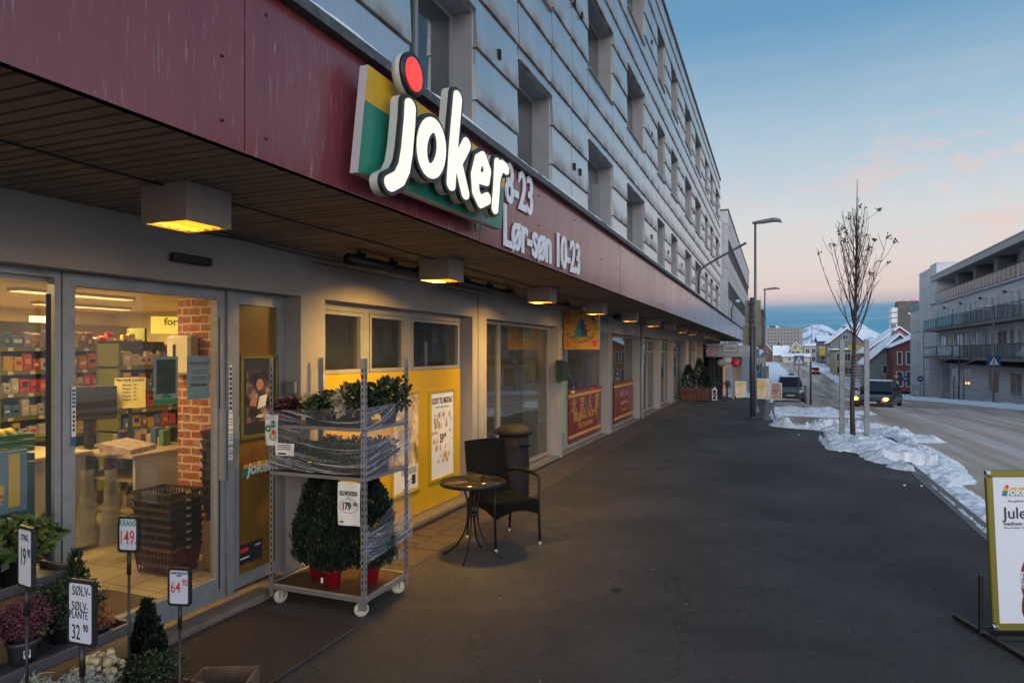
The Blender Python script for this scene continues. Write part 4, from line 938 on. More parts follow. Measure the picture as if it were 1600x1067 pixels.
bk = nd('ShaderNodeTexBrick'); bk.inputs['Scale'].default_value = 1; bk.inputs['Brick Width'].default_value = .21; bk.inputs['Row Height'].default_value = .072; bk.inputs['Mortar Size'].default_value = .009; bk.inputs['Mortar Smooth'].default_value = .3
bk.inputs['Color1'].default_value = (.30,.07,.035,1); bk.inputs['Color2'].default_value = (.20,.045,.03,1); bk.inputs['Mortar'].default_value = (.45,.36,.27,1); L(vm.outputs[0], bk.inputs['Vector'])
L(mix(mth('MULTIPLY', mth('SUBTRACT', noise(tt, 14, 5, .7), .47, clamp=True), 2.2, clamp=True), bk.outputs[0], (.42,.31,.22,1)), b.inputs['Base Color'])
mb = MB(); mb.box(-4.92,-3.84,4.42,4.55,.1,2.55); mb.build('brick_pillar', m, B_)
M_SHELF = mat('shelf_olive', (.16,.17,.03), .5); M_SBACK = mat('shelf_back', (.10,.09,.07), .7); M_TAG = mat('price_tag', (.6,.58,.5), .6)
CATS = [('white snack bag', (.6,.55,.5)), ('lilac candy bag', (.25,.2,.35)), ('orange crisp bag', (.6,.18,.03)), ('red sweets bag', (.45,.03,.03)), ('yellow carton', (.65,.42,.03)), ('blue box', (.05,.12,.3)), ('brown nut bag', (.2,.1,.05)), ('cream carton', (.55,.45,.3))]
def packet(kind, x, y, z, w, h, lab, grp, bag):
    nm, c_ = CATS[kind]; mm = mat('pack_'+nm.replace(' ','_'), c_, .35, var=.6, vs=26, vcol=[min(1, q*2.2+.1) for q in c_] if max(c_) < .5 else [q*.3 for q in c_])
    mb = MB(); d = .05
    if bag:
        rs_ = []
        for q, (f, dd) in enumerate(((0,.5),(.08,1),(.5,1.15),(.88,.9),(1,.12))):
            ww = w*(.94 if q in (1,2,3) else 1)
            rs_.append([(x-d*dd/2,y-ww/2,z+h*f),(x+d*dd/2,y-ww/2,z+h*f),(x+d*dd/2,y+ww/2,z+h*f),(x-d*dd/2,y+ww/2,z+h*f)])
        mb.loft(rs_)
    else: mb.bbox(x-d/2,x+d/2,y-w/2,y+w/2,z,z+h,.004)
    mb.m = 1; zf = x+d*(.60 if bag else .515); q1 = h*rnd.uniform(.25,.5); q2 = q1+h*rnd.uniform(.15,.35); e_ = w*rnd.uniform(.12,.3)
    mb.add([(zf,y-w/2+e_,z+q1),(zf,y+w/2-e_,z+q1),(zf,y+w/2-e_,z+q2),(zf,y-w/2+e_,z+q2)], [(0,1,2,3)])
    mm = [mm, rnd.choice([M_PAPER, M_SY, M_PRED, M_INK, M_PBLUE, M_PAPER])]
    mb.build('snack_bag' if bag else 'carton', mm, loc=(x,y,z), label=lab, cat='bag' if bag else 'box', group=grp)
def shelf_unit(label, x, ya, yb, zs, seed, rowname, where, depth=.3):
    t = thing('shelf_unit', label, 'shelf', (x-depth/2,(ya+yb)/2,.1)); r_ = random.Random(seed)
    mb = MB(); mb.box(x-depth-.03,x-depth,ya,yb,.1,zs[-1]+.28); mb.build('back_panel', M_SBACK, t)
    for z in zs:
        mb = MB(); mb.box(x-depth,x,ya,yb,z-.02,z); mb.box(x,x+.012,ya,yb,z-.035,z+.005); sh = mb.build('shelf', M_SHELF, t)
        mb = MB(); y = ya+.1
        while y < yb-.1: mb.box(x+.0125,x+.016,y,y+.05,z-.033,z+.002); y += r_.uniform(.16,.34)
        mb.build('price_tag', M_TAG, sh)
    for yy in (ya, yb-.03): mb = MB(); mb.box(x-depth,x+.01,yy,yy+.03,.1,zs[-1]+.25); mb.build('upright', M_SHELF, t)
    for ri, z in enumerate(zs[:-1] if False else zs):
        y = ya+.08; kinds = [r_.randrange(8) for _ in range(8)]
        while y < yb-.12:
            k = kinds[int((y-ya)/(yb-ya)*7.99)]; w = r_.uniform(.06,.12); h = r_.uniform(.11,.20); bag = k in (0,1,2,3,6)
            nm = CATS[k][0]
            packet(k, x-.05, y+w/2, z+.002, w*.93, h, '%s in the %s row %s' % (nm, rowname[ri], where), '%ss on the %s row %s' % (nm, rowname[ri], where), bag)
            y += w+.004
shelf_unit('olive green shelf unit full of snacks behind the shop counter', -7.2, 4.3, 6.0, (.95,1.19,1.43,1.66,1.90), 4, ('lowest','second','middle','fourth','top'), 'of the shelves behind the counter')
shelf_unit('shelf unit with hanging bags seen through the left shop window', -6.4, 2.0, 3.85, (1.0,1.30,1.62), 8, ('low','middle','top'), 'of the shelves behind the left window')
shelf_unit('rack of red packets between the counter shelves and the brick pillar', -6.6, 5.15, 6.0, (1.0,1.22,1.45,1.70), 15, ('bottom','second','third','top'), 'of the rack beside the brick pillar')
M_CNT = mat('counter_white', (.5,.46,.4), .5, var=.2, vs=3); M_TOP = mat('counter_top', (.35,.28,.2), .4)
t = thing('shop_counter', 'cream checkout counter on castors behind the sliding door', 'counter', (-5.95,3.8,.1))
mb = MB(); mb.bbox(-6.35,-5.67,3.15,4.12,.2,.95,.01); mb.build('cabinet', M_CNT, t)
mb = MB(); mb.bbox(-6.4,-5.62,3.1,4.15,.952,.99,.008); mb.build('counter_top', M_TOP, t)
mb = MB(); mb.bbox(-6.15,-5.15,4.16,4.95,.93,.965,.006); mb.build('desk_top', M_TOP, t)
mb = MB(); mb.box(-5.2,-5.17,4.2,4.9,.1,.93); mb.box(-6.12,-5.2,4.88,4.9,.1,.93); mb.build('desk_side', M_CNT, t)
mb = MB(); mb.box(-6.1,-5.2,4.2,4.87,.72,.74); mb.box(-6.1,-5.2,4.2,4.87,.45,.47); mb.build('desk_shelf', M_TOP, t)
for y in (3.25,4.02): mb = MB(wall_frame((-5.72,y,.15))); mb.lathe([(0,-.015),(.05,-.015),(.05,.015),(0,.015)], 14); mb.build('castor', M_BLACK, t)
t = thing('cash_register', 'dark flat checkout screen on the shop counter', 'screen', (-5.95,4.34,.966))
mb = MB(wall_frame((-5.9,4.34,1.32), 60)); mb.bbox(-.2,.2,-.09,.22,0,.03,.005); mb.build('screen_case', M_BLACK, t)
mb = MB(wall_frame((-5.884,4.349,1.32), 60)); mb.box(-.18,.18,-.07,.20,.014,.017); mb.build('screen', mat('screen_glass', (.03,.06,.06), .15, emit=(.10,.22,.2), es=.35), t)
mb = MB(); mb.box(-5.97,-5.91,4.31,4.37,.967,1.25); mb.box(-6.05,-5.83,4.22,4.46,.966,.975); mb.build('stand', M_BLACK, t)
mb = MB(at((-5.40,4.32,.966),20)); mb.loft([[(-.14,-.2,0),(.14,-.2,0),(.14,.2,0),(-.14,.2,0)],[(-.14,-.2,.10),(.14,-.2,.04),(.14,.2,.04),(-.14,.2,.10)]]); mb.build('newspaper_rack', mat('magazine_print', (.4,.4,.42), .4, var=.9, vs=18, vcol=(.35,.1,.05)), loc=(-5.40,4.32,.97), label='sloping tray of colourful leaflets in front of the checkout screen', cat='tray')
t = thing('price_board', 'yellow lit handwritten offer sheet standing behind the counter', 'sign', (-5.78,4.64,.97))
Fs = wall_frame((-5.78,4.64,1.45), 55); mb = MB(Fs); mb.box(-.13,.13,-.13,.16,0,.01); mb.build('sheet', mat('yellow_sheet', (.62,.55,.2), .6), t)
mb = MB(Fs); put_text(mb, 'TID FOR JULEN!', .034, Fs @ Matrix.Translation((0,.135,.011)), .0005, .001)
for q in range(5): put_text(mb, random.Random(q).choice(['Nellik   29,-','Pepper  19,-','Kanel  24,-','Mandel  39,-']), .026, Fs @ Matrix.Translation((0,.09-.035*q,.011)), .0004, .0005)
mb.build('writing', M_INK, t); mb = MB(Fs); mb.box(-.02,.02,-.47,-.13,.0,.008); mb.build('stand', M_BLACK, t)
mb = MB(); mb.bbox(-4.93,-4.66,4.30,4.418,1.66,2.0,.02); o = mb.build('paper_dispenser', mat('dispenser_white', (.62,.58,.5), .35), loc=(-4.8,4.36,1.8), label='cream plastic paper dispenser on the brick pillar', cat='dispenser')
mb = MB(); mb.box(-4.84,-4.815,4.293,4.3,1.78,1.92); mb.build('window_slot', M_BLACK, o)
# baskets
M_BK = mat('basket_dark', (.035,.022,.015), .5); M_BKR = mat('basket_red', (.13,.03,.02), .5)
def basket(loc, mm, w=.40, d=.30, h=.22, label='', grp=None, handle=True):
    t = thing('shopping_basket', label, 'basket', loc, grp); mb = MB(at(loc, 0)); n = 11
    for (x0, x1, fx) in ((-w/2, w/2, True), (-d/2, d/2, False)):
        for sgn in (-1, 1):
            for i in range(n+1):
                a = x0+(x1-x0)*i/n
                if fx: mb.loft([[(a*.86-.006,sgn*d/2*.86,0.02),(a*.86+.006,sgn*d/2*.86,.02),(a*.86+.006,sgn*(d/2*.86-.006),.02),(a*.86-.006,sgn*(d/2*.86-.006),.02)],[(a-.006,sgn*d/2,h-.02),(a+.006,sgn*d/2,h-.02),(a+.006,sgn*(d/2-.006),h-.02),(a-.006,sgn*(d/2-.006),h-.02)]])
                else: mb.loft([[(sgn*w/2*.86,a*.86-.006,.02),(sgn*w/2*.86,a*.86+.006,.02),(sgn*(w/2*.86-.006),a*.86+.006,.02),(sgn*(w/2*.86-.006),a*.86-.006,.02)],[(sgn*w/2,a-.006,h-.02),(sgn*w/2,a+.006,h-.02),(sgn*(w/2-.006),a+.006,h-.02),(sgn*(w/2-.006),a-.006,h-.02)]])
    for z, k in ((0, .86), (h*.33, .9), (h*.62, .945)):
        mb.box(-w/2*k,w/2*k,-d/2*k,-d/2*k+.008,z,z+.022); mb.box(-w/2*k,w/2*k,d/2*k-.008,d/2*k,z,z+.022); mb.box(-w/2*k,-w/2*k+.008,-d/2*k+.008,d/2*k-.008,z,z+.022); mb.box(w/2*k-.008,w/2*k,-d/2*k+.008,d/2*k-.008,z,z+.022)
    mb.box(-w/2*.85,w/2*.85,-d/2*.85,d/2*.85,.001,.01); mb.build('body', mm, t)
    mb = MB(at(loc, 0)); e = .012
    for a in ((-w/2-e,w/2+e,-d/2-e,-d/2+.006),(-w/2-e,w/2+e,d/2-.006,d/2+e),(-w/2-e,-w/2+.006,-d/2+.006,d/2-.006),(w/2-.006,w/2+e,-d/2+.006,d/2-.006)): mb.box(*a, h-.022, h)
    mb.build('rim', mm, t)
    mb = MB(at(loc, 0)); mb.bbox(w/2+e, w/2+e+.02, -.02,.02, h-.02, h-.002, .004); mb.build('handle', mat('basket_grip', (.4,.33,.2), .5), t); return t
bn = ['lowest brown shopping basket on the shop floor', 'second basket up in the brown stack by the door', 'third basket up in the brown stack by the door', 'fourth basket up in the brown stack by the door', 'fifth basket up in the brown stack by the door', 'sixth basket up in the brown stack by the door', 'seventh basket up in the brown stack by the door', 'topmost basket of the brown stack by the door']
b0 = basket((-4.56,4.0,.1), M_BKR, label=bn[0], grp='brown shopping baskets stacked by the door')
b1 = basket((-4.56,4.0,.162), M_BK, label=bn[1], grp='brown shopping baskets stacked by the door')
for k in range(2, 8): dup(b1, (-4.56,4.0,.1+.062*k), bn[k])
on_ = ['first (lowest)','second','third','fourth','fifth','sixth','seventh','eighth (top)']
g0 = basket((-4.12,4.22,.5), M_BLACK, .34,.26,.2, label='first (lowest) black basket in the tall stack against the door edge', grp='black baskets stacked against the door edge')
for k in range(1, 8): dup(g0, (-4.12,4.22,.5+.075*k), '%s black basket in the tall stack against the door edge' % on_[k])
mb = MB(); mb.bbox(-4.3,-3.94,4.08,4.37,.1,.5,.02); mb.build('plinth_box', mat('brown_card', (.16,.1,.05), .8), loc=(-4.12,4.22,.1), label='dim cardboard box carrying the tall stack of black baskets', cat='box')
# freezer with ice cream picture board behind the left window
t = thing('freezer', 'ice cream chest freezer behind the left shop window', 'freezer', (-4.3,1.8,.1))
mb = MB(); mb.bbox(-4.75,-3.95,1.0,2.5,.12,.92,.03); mb.build('cabinet', mat('freezer_grey', (.28,.27,.25), .4), t)
mb = MB(); mb.bbox(-4.72,-3.98,1.03,2.47,.93,.96,.01); mb.build('lid', mat('freezer_lid', (.05,.06,.07), .2), t)
mb = MB(wall_frame((-3.93,1.9,1.14))); mb.box(-.6,.6,-.17,.17,0,.012)
m = mat('ice_board', (.15,.3,.4), .3); b = use(m); tt = nd('ShaderNodeTexCoord').outputs['Object']; ss = nd('ShaderNodeSeparateXYZ'); L(tt, ss.inputs[0])
L(ramp(mth('ADD', mth('MULTIPLY', ss.outputs[2], 1.4), mth('MULTIPLY_ADD', noise(tt, 8, 4), .3, .2)), [(.2,(.10,.32,.45,1)),(.5,(.45,.6,.66,1)),(.8,(.12,.22,.34,1))]), b.inputs['Base Color'])
mb.build('picture_board', m, t)
cols = [mat('ice_brown', (.12,.04,.02), .4), mat('ice_cream', (.6,.45,.25), .4), mat('ice_red', (.45,.04,.05), .4), mat('ice_yellow', (.6,.4,.08), .4), mat('ice_green', (.15,.35,.1), .4)]
Fi = wall_frame((-3.917,1.9,1.14)); mb = MB(Fi)
for row, yy in ((0,.07),(1,-.06)):
    for i in range(12):
        x = -.55+.09*i+(.02 if row else 0)
        mb.m = (i*2+row) % 5
        mb.add([(x-.017,yy-.04,.001),(x+.017,yy-.035,.001),(x+.019,yy+.03,.001),(x+.01,yy+.05,.001),(x-.01,yy+.048,.001),(x-.019,yy+.028,.001)], [tuple(range(6))])
        mb.m = 1; mb.box(x-.004,x+.004,yy-.06,yy-.041,.0008,.0012); mb.m = 2; mb.box(x-.014,x+.014,yy-.02,yy-.005,.0015,.002)
mb.m = 3; mb.box(.5,.56,-.14,.15,.001,.003)
mb.build('ice_print', cols, t)
M_CG = mat('green_crate', (.01,.12,.03), .5)
t = thing('banana_crate', 'green plastic crate of bananas inside the left window', 'crate', (-4.9,2.75,1.1))
mb = MB(); mb.box(-5.1,-4.7,2.5,3.05,1.12,1.14)
for a in ((-5.1,-4.7,2.5,2.515),(-5.1,-4.7,3.035,3.05),(-5.1,-5.085,2.515,3.035),(-4.715,-4.7,2.515,3.035)):
    for q in range(4): mb.box(*a, 1.14+.045*q, 1.14+.045*q+.03)
mb.build('crate', M_CG, t)
mb = MB(); mb.box(-5.1,-4.7,2.5,3.05,.1,1.11); mb.build('stand', mat('teal_stand', (.02,.10,.10), .5), t)
mb = MB(); mb.s = True
for k in range(7): y = 2.57+.065*k; mb.tube([(-4.98,y,1.27),(-4.93,y+.01,1.31),(-4.85,y+.02,1.325),(-4.78,y+.02,1.30)], [.008,.018,.018,.006], 6)
mb.build('bananas', mat('banana', (.55,.45,.03), .5), loc=(-4.88,2.77,1.27), label='bunch of yellow green bananas in the green crate', cat='fruit', kind=None)
# lit signs at the back
mb = MB(wall_frame((-8.55,7.75,2.27), 50)); mb.box(-.42,.42,-.13,.13,0,.05); mb.m = 1; put_text(mb, 'fornøyd', .15, wall_frame((-8.55,7.75,2.27), 50) @ Matrix.Translation((0,.05,.052)), .002, .004)
mb.build('backlit_sign', [mat('yellow_lit', (.7,.6,.1), .5, emit=(1,.75,.12), es=.8), mat('sign_writing', (.35,.35,.02), .5)], loc=(-8.55,7.75,2.27), label='backlit yellow sign deep in the shop', cat='sign')
mb = MB(wall_frame((-8.6,5.75,2.2), 55)); mb.box(-.2,.2,-.11,.11,0,.04)
mb.build('menu_screen', mat('white_lit', (.9,.85,.6), .5, emit=(1,.85,.45), es=1.6), loc=(-8.6,5.75,2.2), label='blank bright yellow white panel above the snack shelves', cat='screen')

# clutter on and under the counter
rk_ = random.Random(31); cc = [(.5,.42,.3),(.4,.06,.04),(.05,.1,.25),(.55,.35,.05),(.08,.2,.08),(.55,.52,.48),(.25,.12,.05)]
lb_ = ['cream','red','blue','yellow','green','white','brown']
for k in range(26):
    low = k >= 12; c_ = k % 7; x = rk_.uniform(-6.0,-5.3); y = 4.25+rk_.random()*.55; z = .967 if not low else (.742 if k % 2 else .472)
    if not low: x = -6.1+.06*k; y = 4.72+.08*rk_.random()
    w_, d_, h_ = rk_.uniform(.02,.05), rk_.uniform(.02,.05), rk_.uniform(.06,.16)
    mb = MB(at((x,y,z), rk_.uniform(-20,20))); mb.bbox(-w_,w_,-d_,d_,0,h_,.003)
    mb.build('carton', mat('clutter_%d' % c_, cc[c_], .4, var=.7, vs=22, vcol=[q*.35 for q in cc[c_]]), loc=(x,y,z), label='small %s box %s' % (lb_[c_], 'on the shelf under the checkout desk' if low else 'at the back edge of the checkout desk'), cat='box', group='small %s boxes %s' % (lb_[c_], 'under the desk' if low else 'on the desk'))
m = glass_mat('clear_bag', (.75,.72,.66), 1.5, .5)
for x, y, lab in ((-5.35,3.9,'clear plastic bag roll hanging left below the counter edge'),(-5.2,4.0,'clear crumpled plastic bag hanging beside the brown baskets')):
    mb = MB(); mb.s = True; rs_ = []
    for q in range(9):
        f = q/8; rs_.append([(x+.05*(1-.5*f)*math.cos(a)*(1+.35*math.sin(a*3+q)), y+.09*(1-.5*f)*math.sin(a)*(1+.3*math.cos(a*4+q*1.7)), .25+.62*f) for a in np.linspace(0,5.8,14)])
    mb.loft(rs_, False); mb.build('plastic_bag', m, loc=(x,y,.25), label=lab, cat='bag')
# ================================================================== IN FRONT OF THE SHOP
M_GALV = mat('galvanised_steel', (.36,.36,.36), .42, metal=.7, var=.5, vs=14, vcol=(.2,.19,.18))
M_CAST = mat('castor_cream', (.45,.41,.33), .5); M_POTR = mat('pot_red', (.26,.006,.012), .4); M_POTB = mat('pot_black', (.014,.014,.016), .5)
M_SOIL = mat('soil', (.05,.03,.018), .9, bump=1, bs=60)
def leafmat(name, a, b_, c_=None, vs=9, trans=False):
    m = mat(name, a, .5); bb = use(m); t_ = nd('ShaderNodeTexCoord').outputs['Object']
    L(ramp(noise(t_, vs, 4, .7), [(.35, a+(1,)), (.52, b_+(1,)), (.68, (c_ or b_)+(1,))]), bb.inputs['Base Color']); bb.inputs['Roughness'].default_value = .55
    return m
M_CYP = leafmat('cypress_leaf', (.004,.009,.006), (.009,.018,.010), (.018,.03,.017), 14)
M_BOXW = leafmat('shrub_leaf', (.006,.015,.006), (.014,.032,.01), (.035,.065,.018), 12)
M_BRIGHT = leafmat('bright_leaf', (.02,.045,.008), (.05,.09,.012), (.11,.15,.025), 14)
M_HEATH = leafmat('heather_bloom', (.04,.008,.018), (.11,.022,.045), (.26,.10,.12), 30)
M_HEATH2 = leafmat('heather_pale', (.20,.09,.09), (.33,.18,.17), (.4,.25,.22), 18)
M_SILV = leafmat('silver_leaf', (.17,.20,.17), (.33,.37,.33), (.5,.53,.48), 25)
M_CREAM = leafmat('cream_bud', (.30,.24,.12), (.45,.38,.22), (.5,.45,.3), 15)
M_RED2 = leafmat('dark_red_leaf', (.02,.006,.006), (.05,.008,.01), (.10,.02,.015), 20)
M_RUST = leafmat('rust_leaf', (.12,.03,.01), (.25,.08,.03), (.3,.12,.05), 20)
def pot(parent, c, r, h, m, taper=.78, soil=True):
    mb = MB(); x, y, z = c
    mb.lathe([(r*taper,z+.001),(r*.98,z+h*.82),(r*1.05,z+h*.83),(r*1.07,z+h),(r*.97,z+h),(r*.95,z+h*.9),(0,z+h*.9)], 24, (x,y)); mb.build('pot', m, parent)
    if soil: mb = MB(); mb.lathe([(r*.94,z+h*.9),(r*.5,z+h*.93),(0,z+h*.94)], 16, (x,y)); mb.build('soil', M_SOIL, parent)
def sprays(mb, c, n, R_, h, prof, size, rn, up=.8):
    """upright evergreen: small pointed sprays following a profile (radius factor by height)"""
    for _ in range(n):
        f = rn.random()**.85; rad = R_*np.interp(f, [p[0] for p in prof], [p[1] for p in prof])*rn.uniform(.55,1)**.5*(1+.12*math.sin(f*31+_ % 7))*(1+.10*math.sin(3*(rn_a := rn.random()*6.283)+f*9)+.07*math.sin(7*rn_a-f*14))
        a = rn_a; p = Vector((c[0]+rad*math.cos(a), c[1]+rad*math.sin(a), c[2]+f*h))
        d = Vector((math.cos(a)*(1-up)+rn.gauss(0,.15), math.sin(a)*(1-up)+rn.gauss(0,.15), up+rn.gauss(0,.15))).normalized(); w = d.cross(Vector((rn.gauss(0,1),rn.gauss(0,1),rn.gauss(0,.3)))).normalized(); s_ = size*rn.uniform(.6,1.3)
        mb.add([p-w*s_*.12, p+w*s_*.12, p+d*s_*.7+w*s_*.13, p+d*s_, p+d*s_*.7-w*s_*.13], [(0,1,2,4),(4,2,3)])
# ---------------- flower trolley
TX0, TX1, TY0, TY1 = -3.47, -2.645, 3.93, 4.52
t = TR = thing('plant_trolley', 'tall galvanised plant trolley wrapped in stretch film with shelves of plants', 'trolley', ((TX0+TX1)/2,(TY0+TY1)/2,0))
for (x, y) in ((TX0,TY0),(TX1,TY0),(TX0,TY1),(TX1,TY1)):
    sx = 1 if x == TX0 else -1; sy = 1 if y == TY0 else -1
    mb = MB(); mb.box(x,x+sx*.032,y,y+sy*.004,.06,1.81); mb.box(x,x+sx*.004,y+sy*.004,y+sy*.032,.06,1.81)
    pm_ = mb.build('post', M_GALV, t)
    mb = MB()
    for k in range(34): z = .2+k*.046; mb.box(x+sx*.012,x+sx*.022,y-sy*.0015,y+sy*.0002,z,z+.022); mb.box(x-sx*.0015,x+sx*.0002,y+sy*.012,y+sy*.022,z,z+.022)
    mb.build('slot', M_DARK, pm_)
    cx, cy = x+sx*.06, y+sy*.05
    mb = MB(at((cx,cy,0), rnd.uniform(-60,60))); mb.box(-.018,.018,-.03,.03,.10,.112); mb.box(-.018,-.014,-.03,.02,.045,.10); mb.box(.014,.018,-.03,.02,.045,.10); cst = mb.build('castor', M_GALV, t)
    mb = MB(wall_frame((cx,cy,.052), rnd.uniform(20,70))); mb.lathe([(0,-.012),(.045,-.012),(.052,-.006),(.052,.006),(.045,.012),(0,.012)], 18); mb.build('wheel', M_CAST, cst)
M_PLY = mat('trolley_deck', (.06,.025,.018), .6, var=.4, vs=6)
def deck(z, name, h=.035):
    mb = MB(); mb.bbox(TX0+.034,TX1-.034,TY0-.004,TY0+.022,z,z+h,.003); mb.bbox(TX0+.034,TX1-.034,TY1-.022,TY1+.004,z,z+h,.003); mb.bbox(TX1-.02,TX1+.004,TY0+.034,TY1-.034,z,z+h,.003); mb.bbox(TX0-.004,TX0+.02,TY0+.034,TY1-.034,z,z+h,.003)
    d = mb.build(name, M_GALV, t); mb = MB(); mb.box(TX0+.005,TX1-.021,TY0+.0225,TY1-.0225,z+h-.018,z+h-.004); mb.build('board', M_PLY, d)
deck(.115, 'base_frame', .04); deck(.955, 'shelf', .025); deck(1.30, 'shelf', .025)
# cypresses in red pots on the base
rn = random.Random(21)
prof = [(0,.75),(.12,1),(.35,.98),(.6,.84),(.8,.58),(.95,.24),(1,.05)]
for k, (x, y, lab) in enumerate(((-3.22,4.17,'dark cypress in a red pot at the left of the trolley base'),(-3.0,4.05,'dark cypress in the foremost red pot in the middle of the trolley base'),(-2.80,4.24,'dark cypress in a red pot at the right of the trolley base'))):
    p = thing('potted_cypress', lab, 'plant', (x,y,.152), 'cypresses on the trolley'); pot(p, (x,y,.152), .066, .135, M_POTR, .8)
    mb = MB(); mb.tube([(x,y,.27),(x,y,.6)], .008, 5); mb.build('trunk', mat('bark', (.12,.07,.04), .8), p)
    mb = MB(); sprays(mb, (x,y,.27), 8000, .17 if k != 1 else .15, .67-.02*(k==1), prof, .034, rn, .72); mb.build('foliage', M_CYP, p)
mb = MB(wall_frame((-3.045,3.986,.21), 10)); mb.box(-.008,.008,-.02,.02,0,.001); mb.build('pot_label', M_PAPER, loc=(-3.045,3.986,.21), label='tiny white bar code tag on the foremost red pot', cat='tag')
# plants wrapped on the middle shelf
def bush(name, label, c, r, h, lm, n, size, pm=None, pr=.06, ph=.09, grp=None, flat=0, parent=None, shell=.3, extra=None):
    p = thing(name, label, 'plant', c, grp)
    if pm: pot(p, c, pr, ph, pm)
    z = c[2]+(ph*.9 if pm else 0)
    mb = MB(); rn = random.Random(int(abs(c[0]*997+c[1]*131)*100))
    k = 5
    for q in range(k):
        a = q*6.28/k; leaves(mb, (c[0]+r*.45*math.cos(a), c[1]+r*.45*math.sin(a), z+h*(.45+.12*rn.random())), n//(k+1), r*.62, h*.5, size, rn, shell, flat)
    leaves(mb, (c[0], c[1], z+h*.6), n//(k+1), r*.6, h*.5, size, rn, shell, flat)
    mb.build('foliage', lm, p)
    mb = MB()
    for q in range(6): a = q*1.05; mb.tube([(c[0],c[1],z-.01),(c[0]+r*.3*math.cos(a),c[1]+r*.3*math.sin(a),z+h*.5)], .003, 4)
    mb.build('stem', mat('stem_brown', (.06,.035,.02), .8), p)
    if extra: extra(p, z)
    return p
for k, (x, y) in enumerate(((-3.32,4.08),(-3.12,4.06),(-2.92,4.08),(-2.75,4.1),(-3.22,4.34),(-2.98,4.36),(-2.78,4.36))):
    bush('potted_plant', ['leafy plant pressed behind film at the left of the middle shelf','leafy plant second from left on the middle shelf','leafy plant in the centre front of the middle shelf','leafy plant by the front post on the middle shelf','rear left leafy plant on the middle shelf','rear middle leafy plant on the middle shelf','rear right leafy plant on the middle shelf'][k], (x,y,.98), .115, .14, M_BOXW, 500, .035, M_POTB, .06, .08, 'plants on the wrapped middle shelf')
TP = [(-3.36,4.06,.10,.09,'dark_red','low dark red leaved plant at the left end of the top shelf',M_RED2),(-3.22,4.12,.09,.12,'cream','cream flowering plant on the top shelf',M_CREAM),(-3.08,4.08,.11,.13,'d','dark green leafy plant in the front middle of the top shelf',M_BOXW),
    (-2.94,4.12,.10,.15,'d','cream tinged plant left of the trolley front post',M_CREAM),(-2.80,4.14,.13,.2,'d','bushy glossy green plant beside the front post on the top shelf',M_BOXW),(-2.72,4.36,.14,.24,'d','tallest glossy green plant on the top shelf at the rear right',M_BOXW),(-2.98,4.36,.14,.2,'d','leafy green plant at the rear middle of the top shelf',M_BOXW),(-3.24,4.38,.12,.13,'d','dark leafy plant at the rear left of the top shelf',M_CYP)]
for x, y, r, h, _, lab, lm in TP: bush('potted_plant', lab, (x,y,1.322), r*1.2, h*1.05, lm, 1000, .042, M_POTB, .065, .085, 'plants on the trolley top shelf')
# stretch film
m = bpy.data.materials.new('stretch_film'); m.use_nodes = True; nt = m.node_tree; nt.nodes.clear(); N = nt.nodes.new; L = nt.links.new
tt = nd('ShaderNodeTexCoord').outputs['UV']
n1 = noise(tt, 1, 5, .65, .25, (1.1, 42, 1)); n2 = noise(tt, 1, 4, .6, .5, (2.5, 120, 1)); n3 = noise(tt, 3, 3, .5)
st = mth('MULTIPLY', mth('SUBTRACT', mth('ADD', mth('MULTIPLY', n1, .6), mth('MULTIPLY', n2, .4)), .525, clamp=True), 15, clamp=True)
trn = nd('ShaderNodeBsdfTransparent'); trn.inputs[0].default_value = (.93,.93,.94,1)
pb = nd('ShaderNodeBsdfPrincipled'); pb.inputs['Base Color'].default_value = (.55,.57,.62,1); pb.inputs['Roughness'].default_value = .2; pb.inputs['Specular IOR Level'].default_value = 1; pb.inputs['Coat Weight'].default_value = 1; pb.inputs['Coat Roughness'].default_value = .08; pb.inputs['Metallic'].default_value = 0
bp = nd('ShaderNodeBump'); bp.inputs['Strength'].default_value = .9; bp.inputs['Distance'].default_value = .02; L(mth('ADD', n1, mth('MULTIPLY', n2, .5)), bp.inputs['Height']); L(bp.outputs[0], pb.inputs['Normal'])
ms = nd('ShaderNodeMixShader'); L(mth('MULTIPLY_ADD', mth('MULTIPLY', st, mth('MULTIPLY_ADD', n3, 1.2, -.05, clamp=True)), 1.1, .09, clamp=True), ms.inputs[0]); L(trn.outputs[0], ms.inputs[1]); L(pb.outputs[0], ms.inputs[2])
oo = nd('ShaderNodeOutputMaterial'); L(ms.outputs[0], oo.inputs[0]); M_FILMW = m; MATS['stretch_film'] = m
